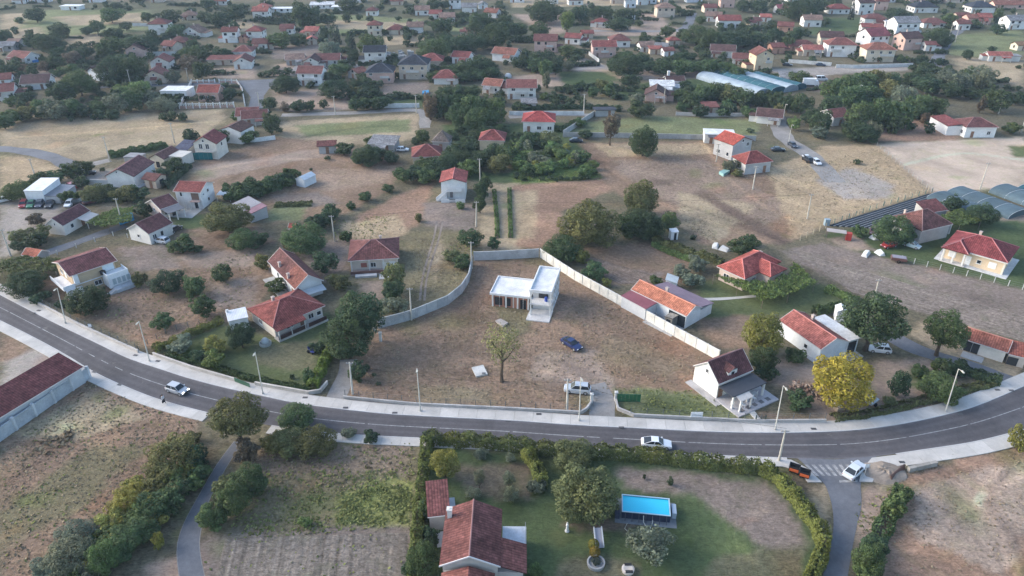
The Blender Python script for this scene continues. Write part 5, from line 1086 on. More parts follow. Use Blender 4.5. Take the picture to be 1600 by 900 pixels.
# ------------------------------------------------------------------ far houses: x, y of the front base, width, depth (m), turn, storeys, roof, wall, tiles, landmark phrase
FH = [
 (249, 54, 10, 9, 4, 2, 'hip', 'w', 'r', 'cream red-hipped house on the meadow edge'), (299, 58, 10, 8, -12, 1, 'gy', 'w', 't', None), (361, 67, 7.5, 7, 5, 2, 'gx', 'W', 'r', 'tall white house with dark windows'), (381, 67, 5, 5, -8, 1, 'gy', 'k', 'r', None), (399, 66, 8, 8, 0, 2, 'hip', 'w', 'R', None),
 (213, 91, 8.5, 8, 3, 1.4, 'gy', 'p', 'd', 'pinkish steep-gabled house'), (262, 80, 7, 7, -20, 1, 'gx', 'b', 'r', None), (278, 74, 9, 8, 0, 1, 'hip', 'b', 'b', None), (28, 99, 10, 8, -18, 1, 'gx', 'w', 'r', 'white house with blue tarpaulin'), (57, 140, 10, 9, 14, 1, 'gx', 'W', 'd', 'white house with dark hipped roof'),
 (148, 125, 7, 9, -30, 1.3, 'gy', 'l', 'd', 'dark-roofed house among big trees'), (252, 111, 8, 8, 6, 1.4, 'gy', 'w', 'r', None), (243, 131, 8.5, 9, 12, 1.2, 'gy', 'b', 'r', 'beige red-roofed house behind the street'), (348, 102, 13, 6, 3, 1, 'my', 'b', 'r', 'long red lean-to barn'), (380, 92, 8.5, 8, 4, 1.3, 'hip', 'w', 'r', None), (380, 108, 7.5, 9, 8, 1.2, 'gy', 'w', 'b', None),
 (6, 134, 6, 7, 20, 1, 'gx', 'l', 'r', None), (6, 157, 8, 8, 20, 1.3, 'gx', 'w', 'r', None), (110, 16, 12, 7, 0, 1, 'flat', 'W', 'w', 'far flat white hall'), (296, 31, 9, 8, 10, 1, 'hip', 'b', 't', None), (246, 4, 8, 8, 10, 1, 'gx', 'b', 't', None), (10, 80, 8, 6, 5, 1, 'gx', 's', 'g', None), (22, 74, 6, 5, -6, 1, 'gx', 's', 't', None), (388, 192, 7, 7, 10, 1, 'gx', 'w', 'r', None), (400, 196, 8, 7, 14, 1, 'gx', 'g', 'b', 'grey house with brown roof by the street'),
 (449, 54, 7, 7, 5, 1.2, 'gx', 'w', 'b', None), (487, 58, 7, 7, -4, 1.2, 'gx', 'b', 's', None), (488, 70, 5, 5, 10, 1, 'gy', 'b', 's', None), (407, 78, 7, 7, 3, 1.2, 'gx', 'w', 'b', None), (420, 77, 5, 5, 20, 1, 'gx', 'b', 'r', None), (408, 33, 9, 8, 0, 2, 'gx', 'w', 's', None), (412, 22, 9, 8, 8, 1.4, 'hip', 'w', 's', None), (441, 20, 12, 7, 4, 1, 'flat', 'W', 'w', None), (503, 14, 15, 9, 6, 1, 'my', 'W', 'w', 'far white hall with sloping roof'), (531, 17, 10, 7, 2, 1, 'flat', 'W', 'w', None),
 (581, 25, 7, 7, 0, 1.2, 'hip', 'w', 'b', None), (660, 24, 9, 8, 6, 1.2, 'gx', 'w', 't', None), (680, 30, 7, 7, -4, 1.2, 'gx', 'w', 'R', None), (699, 34, 9, 8, 8, 1, 'gx', 'w', 't', None), (711, 14, 8, 8, 4, 2, 'gx', 'W', 'n', 'far white house with black roof'), (733, 20, 9, 8, 0, 1.3, 'gx', 'w', 'g', None), (755, 14, 6, 6, 6, 1, 'gy', 'W', 'g', None),
 (586, 56, 7.5, 7, 2, 2, 'hip', 'c', 'r', 'cream two-storey house on the sage meadow'), (618, 54, 9, 8, -6, 1, 'hip', 'c', 'r', None), (649, 52, 8.5, 8, 4, 1.3, 'gx', 'w', 't', None), (739, 56, 9, 6, 4, 1, 'my', 'b', 'r', None), (747, 54, 4, 4, 4, 1.4, 'hip', 'b', 'R', None), (766, 28, 8, 8, -20, 1.2, 'gx', 'w', 'o', None), (786, 96, 11, 8, -22, 1.3, 'gx', 'W', 'o', 'white house with long orange roof'), (719, 100, 8, 7, -18, 1.2, 'gx', 'W', 'R', 'white gabled house with red roof among trees'),
 (587, 101, 9.5, 8, 4, 2, 'gx', 'w', 'n', 'dark solar-roofed house with black fence'), (646, 124, 12, 11, -2, 2.2, 'hip', 'b', 'n', 'big beige house with slate hip roof'), (674, 106, 10, 9, 0, 1.2, 'hip', 'b', 'R', None), (594, 130, 11, 10, 2, 1.6, 'hip', 'p', 'n', 'slate-roofed house with red porch'), (552, 123, 5.5, 6, -30, 1, 'gy', 's', 'o', 'small orange-roofed hut'), (697, 132, 10, 9, 0, 1, 'hip', 'w', 'R', None), (512, 103, 11, 8, 6, 1, 'gx', 'w', 'b', 'L-shaped white house with brown roof'), (487, 107, 6.5, 8, 0, 1.2, 'gy', 'w', 'd', None), (462, 102, 8, 7, 12, 1, 'gx', 's', 't', 'old grey tiled barn'), (485, 134, 10, 8, -4, 1.8, 'gx', 'W', 'b', 'tall white house with brown slope roof'),
 (768, 146, 7, 7, -18, 1.2, 'gx', 'w', 'o', None), (815, 155, 11, 8, 0, 1.6, 'gx', 'w', 'r', 'red-roofed house in the centre distance'), (796, 148, 6, 7, -16, 1, 'gx', 'w', 'b', None),
 (852, 82, 11, 9, -4, 2, 'gx', 'p', 'b', 'pink two-storey twin-gabled house'), (894, 69, 8, 7, -20, 1.2, 'gx', 'w', 'R', None), (918, 60, 6, 5, 4, 1, 'gx', 'b', 'R', None), (944, 90, 11, 8, 2, 1.8, 'gx', 'p', 'R', 'pink and red two-storey house with white wall'), (969, 74, 10, 9, 2, 1.3, 'hip', 'w', 'b', None), (938, 43, 7, 7, -12, 1.2, 'hip', 'w', 'R', None), (1040, 27, 11, 9, 2, 2, 'hip', 'b', 't', 'beige house with arched ground floor'), (1139, 44, 12.5, 9, -3, 1.5, 'gx', 'W', 'R', 'wide white house with red roof'), (1114, 34, 9, 8, -14, 1.2, 'gx', 'w', 't', None), (1110, 20, 8, 7, 4, 1.2, 'gx', 'b', 'r', None), (1136, 12, 9, 8, -4, 2, 'gx', 'p', 'o', None),
 (1128, 90, 11, 8, -14, 1.2, 'gx', 'w', 'd', 'brown-roofed white farmhouse'), (1158, 101, 8, 7, -14, 1, 'gx', 'w', 'b', None), (1192, 110, 8, 8, 6, 2.4, 'gy', 'y', 'b', 'tall beige gabled house'), (1012, 81, 7, 7, 10, 1, 'gx', 'w', 't', None), (1032, 82, 6, 6, -16, 1, 'gx', 'g', 'g', None), (1053, 71, 6, 5, 6, 1, 'hip', 'b', 'R', None), (1025, 85, 6, 4, 4, 1, 'my', 'b', 's', None), (1045, 88, 5, 5, 12, 1, 'gx', 'W', 'r', None), (1024, 159, 8, 8, -12, 1, 'gy', 'p', 'd', 'pinkish house with tall white chimney'), (1034, 146, 9, 6, -6, 1.2, 'my', 'w', 'w', None), (1055, 136, 7, 5, 4, 1, 'gx', 'w', 'd', None),
 (862, 6, 9, 7, 2, 1.2, 'gx', 'w', 'r', None), (900, 8, 10, 7, 8, 1.2, 'gx', 'w', 't', None), (965, 6, 9, 8, -4, 1.2, 'hip', 'b', 'r', None), (985, 12, 7, 7, 0, 1.6, 'gy', 'l', 'g', None), (808, 4, 10, 8, 0, 1.4, 'flat', 'w', 'w', None), (986, 31, 5, 5, 10, 1, 'gy', 'l', 'g', None), (1004, 8, 7, 6, 4, 1.4, 'gx', 'w', 'd', None), (1018, 6, 7, 6, 4, 1.2, 'gx', 'W', 'w', None), (1040, 4, 8, 6, 4, 2, 'gx', 'b', 'd', None), (1085, 4, 11, 6, 4, 1, 'my', 'l', 'w', None),
 (1226, 22, 9, 8, 4, 1.2, 'gx', 'w', 'm', None), (1311, 22, 13, 9, -2, 1.2, 'hip', 'w', 'R', 'white red-hipped villa by the vineyard'), (1269, 42, 10, 8, -3, 1.4, 'gx', 'w', 't', 'white house left of the vineyard'), (1352, 23, 10, 9, 8, 2.5, 'gx', 'w', 'd', None), (1376, 16, 8, 8, -8, 2, 'gx', 'p', 'r', None), (1446, 20, 15, 11, 0, 1.3, 'hip', 'w', 'n', 'wide white villa with black hip roof'), (1535, 20, 15, 11, 0, 1.3, 'hip', 'w', 'n', 'far right villa with black hip roof'), (1445, 5, 22, 8, 0, 1, 'gx', 'p', 'o', None), (1492, 5, 12, 8, 0, 1, 'gx', 'b', 's', None), (1580, 14, 22, 8, -3, 1, 'gx', 'p', 'o', 'far long orange-roofed hall'),
 (1522, 38, 8, 7, 2, 1.3, 'gx', 'p', 'o', None), (1537, 38, 7, 7, -6, 1.4, 'gx', 'p', 's', None), (1505, 32, 8, 6, 6, 1, 'gx', 'b', 'r', None), (1590, 46, 12, 9, 6, 1.7, 'gx', 'W', 'g', None), (1366, 40, 12, 8, -6, 1.4, 'hip', 'w', 'b', None), (1362, 50, 11, 6, -8, 1, 'gx', 'w', 'R', None), (1416, 55, 13, 10, 6, 2.3, 'gx', 'W', 'g', 'unfinished white house with dark openings'), (1459, 44, 12, 8, -3, 1.1, 'hip', 'w', 'b', None), (1505, 47, 7, 6, 0, 1.3, 'gx', 'w', 'b', None), (1392, 42, 7, 5, 4, 1.2, 'flat', 'W', 'w', None),
 (1372, 74, 11, 11, 14, 2, 'gx', 'W', 'm', 'white gabled house with dark red verge'), (1424, 78, 10, 9, 14, 2, 'gx', 'p', 'd', 'grey-pink two-storey house'), (1373, 97, 13, 9, -3, 2, 'hip', 'c', 'o', 'cream villa with balconies'), (1313, 89, 13, 9, -6, 2, 'hip', 'W', 'r', 'white villa with red hip roof'), (1298, 72, 11, 9, -10, 1.5, 'gx', 'c', 'd', None), (1253, 80, 13, 8, -4, 1, 'hip', 'k', 'b', None), (1269, 88, 9, 6, -2, 1.2, 'gx', 'b', 's', None), (1215, 84, 6, 6, 6, 1.2, 'gx', 'k', 'r', None), (1226, 50, 8, 7, -16, 1.2, 'gx', 'k', 'r', None), (1453, 80, 5, 5, 0, 1.2, 'gx', 'w', 'r', None),
 (1561, 96, 10, 5, -6, 1, 'gx', 'w', 's', 'long low rusty-roofed shed'), (1580, 96, 7, 5, -8, 1, 'flat', 'w', 'g', None), (1597, 79, 6, 5, 8, 1, 'gx', 'c', 'y', None), (1312, 196, 6.5, 7, 20, 1.2, 'gx', 'w', 'r', 'red-roofed house inside the wood'), (1200, 194, 8, 7, -20, 1, 'gx', 'w', 'd', 'dark-roofed house by the gravel lane'), (1233, 130, 7, 6, -6, 1, 'my', 'g', 'g', None), (1110, 178, 5, 4, 4, 1, 'my', 'b', 'r', None), (512, 240, 5, 4, 10, 1, 'gx', 'g', 'r', None), (597, 237, 8, 6, -8, 1, 'my', 'g', 'g', None), (945, 182, 7, 3, 4, 1, 'flat', 'g', 'n', None), (827, 172, 5, 4, 4, 1, 'my', 'g', 'g', None), (237, 294, 4, 4, -20, 1, 'gx', 'b', 'b', None),
 (1180, 40, 7, 6, 6, 1, 'gx', 'b', 'b', None), (1196, 34, 6, 6, -8, 1, 'gx', 'w', 's', None), (30, 6, 9, 7, 4, 1, 'gx', 'w', 's', None), (62, 4, 10, 7, -6, 1, 'gx', 'w', 'r', None), (150, 4, 9, 7, 8, 1, 'hip', 'w', 's', None), (345, 8, 8, 7, 0, 1, 'gx', 'w', 'r', None), (620, 8, 8, 7, 4, 1, 'gx', 'b', 'r', None), (560, 4, 9, 7, -6, 1, 'gx', 'w', 't', None), (1240, 3, 8, 7, 4, 1, 'gx', 'w', 's', None), (1390, 4, 9, 7, 0, 1, 'gx', 'w', 'r', None),
]
WN = {'w': 'white', 'W': 'white', 'c': 'cream', 'p': 'pink', 'g': 'grey', 'b': 'beige', 's': 'grey', 'y': 'tan', 'l': 'pale', 'k': 'brick'}
RN = {'r': 'red', 'R': 'bright red', 'o': 'orange', 'O': 'orange', 'b': 'brown', 'd': 'dark brown', 'n': 'slate', 'g': 'grey', 't': 'tan', 'w': 'white', 'm': 'maroon', 's': 'faded pink', 'y': 'tan'}
KN = {'gx': 'gabled', 'gy': 'gable-fronted', 'hip': 'hip-roofed', 'flat': 'flat-roofed', 'my': 'lean-to'}
PEND = []                                                   # things whose label still needs a place: (object, descriptor, x, y)
for (x, y, w, d, rot, st, rk, wc, rc, short) in FH:
    g = G(x, y)
    s_ = 1.0
    ang = math.radians(rot); yv = Vector((-math.sin(ang), math.cos(ang)))
    c = g.xy + yv * d / 2
    eh = 2.8 * st if st >= 1.4 else 2.6 * st
    rh = {'gx': d * 0.28, 'gy': w * 0.3, 'hip': min(w, d) * 0.28, 'flat': 0, 'my': 0.8}[rk]
    rcol = RC.get(rc, (0.33, 0.2, 0.12)); t = random.uniform(0.85, 1.12)
    small = w <= 6 and st <= 1
    desc = f"{WN[wc]} {KN[rk] if rk != 'flat' else 'flat'} {'hut' if small else 'house'}" if rk in ('flat',) else f"{WN[wc]} {'hut' if small else 'house'} with {RN[rc]} {dict(gx='gable', gy='front-gable', hip='hip', my='lean-to')[rk]} roof"
    r, ro = house(None, c, w, d, ang, eh, rk, rh, wc, tuple(v * t for v in rcol), 0.55, near=(y > 85 and not small), short=short, cat='house', name='house', storeys=2 if st >= 1.6 else 1, wins='auto', chim=None if not small else [], group='village houses behind the fields')
    if not small and y > 28 and rk != 'flat':
        kx = random.choice([-0.22, 0.0, 0.2]) * w; wb = random.uniform(0.3, 0.5) * w
        if st >= 1.6:
            MB().box(kx - wb / 2, kx + wb / 2, -d / 2 - 1.2, -d / 2 - 0.01, eh * 0.5, eh * 0.5 + 0.15).build('balcony', M['plaster'], r, color=WC[wc]); MB().box(kx - wb / 2, kx + wb / 2, -d / 2 - 1.25, -d / 2 - 1.202, eh * 0.5, eh * 0.5 + 0.95).build('balcony_rail', M['plaster'], r, color=(0.55, 0.54, 0.52))
        elif random.random() < 0.75:
            mb = MB(); thick(mb, [(kx - wb / 2, -d / 2 - 2.4, 2.05), (kx + wb / 2, -d / 2 - 2.4, 2.05), (kx + wb / 2, -d / 2 - 0.57, eh - 0.15), (kx - wb / 2, -d / 2 - 0.57, eh - 0.15)], 0.08); mb.build('porch_roof', M['roof'], r, color=random.choice([rcol, (0.3, 0.3, 0.31), (0.2, 0.1, 0.09)]))
            for sx in (-1, 1): post(r, kx + sx * (wb / 2 - 0.15), -d / 2 - 2.25, 0, 2.0, 0.16)
        if random.random() < 0.4:
            sx = random.choice((-1, 1)); x0_, x1_ = sorted((sx * (w / 2 + 0.01), sx * (w / 2 + random.uniform(2.2, 3.4)))); y0_ = -d / 2 + random.uniform(0.5, 2)
            MB().box(x0_, x1_, y0_, d / 2 - 0.4, 0, 2.2).build('annex', M['plaster'], r, color=tuple(v * 0.9 for v in WC[wc])); mb = MB(); thick(mb, [(x0_ - 0.2, y0_ - 0.25, 2.22), (x1_ + 0.2, y0_ - 0.25, 2.22), (x1_ + 0.2, d / 2 - 0.3, 2.6), (x0_ - 0.2, d / 2 - 0.3, 2.6)], 0.1); mb.build('annex_roof', M['roof'], r, color=tuple(v * 0.9 for v in rcol))
    q = PX((c[0], c[1], eh * 0.5))
    if short:
        r['label'] = ('the ' if False else '') + short + ' in the village'
        r['_lab'] = short
        PEND.append((r, None, q[0], q[1], short))
    else: PEND.append((r, desc, q[0], q[1], None))
# ------------------------------------------------------------------ trees and shrubs
def leaf_quads(c, n, size, r_, elong=1.5):
    """one small leaf-spray face per centre, facing roughly along n"""
    k = len(c)
    t = r_.normal(size=(k, 3)); t -= n * (t * n).sum(1)[:, None]; t /= np.linalg.norm(t, axis=1)[:, None] + 1e-9
    b = np.cross(n, t)
    s_ = size[:, None]
    a = c - t * s_ * elong * 0.5; d = c + t * s_ * elong * 0.5
    v = np.stack([a, c + b * s_ * 0.5 - n * s_ * 0.12, d, c - b * s_ * 0.5 - n * s_ * 0.12], 1).reshape(-1, 3)
    f = np.arange(4 * k).reshape(k, 4)
    return v, f
def crown_arrays(seed, n, leaf, shape='round', sparse=False):
    """unit crown: horizontal radius 1, height 0..2"""
    r_ = np.random.default_rng(seed)
    if shape == 'cone': nl = 26
    else: nl = 18 if shape == 'bush' else (44 if n > 5000 else 26)
    lobes = []
    for i in range(nl):
        th = i * 2.399 + r_.uniform(-0.4, 0.4)
        if shape == 'cone':
            h = 0.08 + 1.84 * i / nl; rad = (1 - h / 2.05) ** 0.8
            lobes.append(((math.cos(th) * rad * 0.55, math.sin(th) * rad * 0.55, h), 0.16 + 0.34 * rad))
        else:
            h = 1 - 2 * (i + 0.5) / nl; q = math.sqrt(max(0, 1 - h * h))
            rr = r_.uniform(0.4, 0.88) if n <= 5000 else r_.uniform(0.5, 0.82); th += r_.uniform(-0.5, 0.5)
            lobes.append(((math.cos(th) * q * rr, math.sin(th) * q * rr, 1 + h * rr * 0.92 + r_.uniform(-0.1, 0.1)), r_.uniform(0.17, 0.42) * (1.15 - 0.45 * rr)))
    if shape != 'cone': lobes.append(((0.05, -0.05, 0.92), 0.62))
    lobes = [(np.array(c), r) for c, r in lobes]
    ws = np.array([r * r for c, r in lobes]); ws /= ws.sum()
    pick = r_.choice(len(lobes), n, p=ws)
    cs = np.array([l[0] for l in lobes])[pick]; rs = np.array([l[1] for l in lobes])[pick]
    d = r_.normal(size=(n, 3)); d /= np.linalg.norm(d, axis=1)[:, None]
    rad = rs * (0.78 + 0.3 * r_.random(n)) if not sparse else rs * (0.35 + 0.8 * r_.random(n))
    p = cs + d * rad[:, None] * np.array([1, 1, 0.9])
    # keep what lies near the outside or fills the volume
    inner = np.zeros(n, bool)
    for c, r in lobes: inner |= (np.linalg.norm((p - c) / np.array([1, 1, 0.9]), axis=1) < r * 0.66)
    keep = ~inner | (r_.random(n) < 0.12)
    p, d = p[keep], d[keep]
    nn = d + r_.normal(size=d.shape) * 0.55 + np.array([0, 0, 0.4]); nn /= np.linalg.norm(nn, axis=1)[:, None]
    sz = leaf * r_.uniform(0.6, 1.5, len(p))
    if shape != 'cone': p[:, 2] = np.maximum(p[:, 2] - 0.1, 0.03 + 0.1 * r_.random(len(p)))
    return leaf_quads(p, nn, sz, r_)
def crown_mesh(name, *a, **k):
    v, f = crown_arrays(*a, **k)
    return npmesh(name, v, f, M['leaf'])
CR = {'hi': [crown_mesh('crown', 100 + i, 12000, 0.046) for i in range(4)], 'hb': [crown_mesh('crown', 200 + i, 5200, 0.064, shape='bush') for i in range(4)],
      'mid': [crown_mesh('crown', 300 + i, 3000, 0.085) for i in range(5)], 'mb': [crown_mesh('crown', 400 + i, 1800, 0.105, shape='bush') for i in range(4)],
      'lo': [crown_mesh('crown', 500 + i, 650, 0.18) for i in range(5)], 'cone': [crown_mesh('crown', 600 + i, 900, 0.13, shape='cone') for i in range(3)],
      'sp': [crown_mesh('crown', 700 + i, 3600, 0.075, sparse=True) for i in range(3)], 'thin': [crown_mesh('crown', 760, 3200, 0.048, sparse=True)], 'far': [crown_arrays(800 + i, 260, 0.26) for i in range(5)]}
def trunk_mesh(seed, limbs=5, crown0=0.35):
    """unit trunk: height 1 up to the middle of the crown, limbs spreading into it"""
    r_ = random.Random(seed); mb = MB()
    bend = [(0, 0, -0.02)] + [(r_.uniform(-0.03, 0.03), r_.uniform(-0.03, 0.03), h) for h in (0.2, 0.45, 0.7, 1.0)]
    mb.tube(bend, [0.075, 0.055, 0.045, 0.032, 0.012], 7)
    for i in range(limbs):
        h = r_.uniform(0.4, 0.75); th = i * 2.4 + r_.uniform(-0.3, 0.3); l = r_.uniform(0.3, 0.5)
        b = Vector((0, 0, h)); m_ = b + Vector((math.cos(th) * l * 0.5, math.sin(th) * l * 0.5, l * 0.35)); e = b + Vector((math.cos(th) * l, math.sin(th) * l, l * 0.9))
        mb.tube([b, m_, e], [0.032, 0.02, 0.007], 5)
    return mb.mesh('trunk', M['bark'], True)
TR = [trunk_mesh(i) for i in range(4)]
LC = {'d': (0.054, 0.085, 0.042), 'm': (0.078, 0.12, 0.05), 'g': (0.15, 0.175, 0.12), 'o': (0.13, 0.14, 0.058), 'y': (0.20, 0.205, 0.055), 'b': (0.14, 0.11, 0.075), 'l': (0.13, 0.19, 0.065), 'Y': (0.36, 0.29, 0.045), 'c': (0.025, 0.042, 0.03), 'n': (0.24, 0.2, 0.14)}
LN = {'d': 'dark green', 'm': 'green', 'g': 'grey-green', 'o': 'olive', 'y': 'yellow-green', 'b': 'brownish', 'l': 'bright green', 'Y': 'golden yellow', 'c': 'dark', 'n': 'dry straw-coloured'}
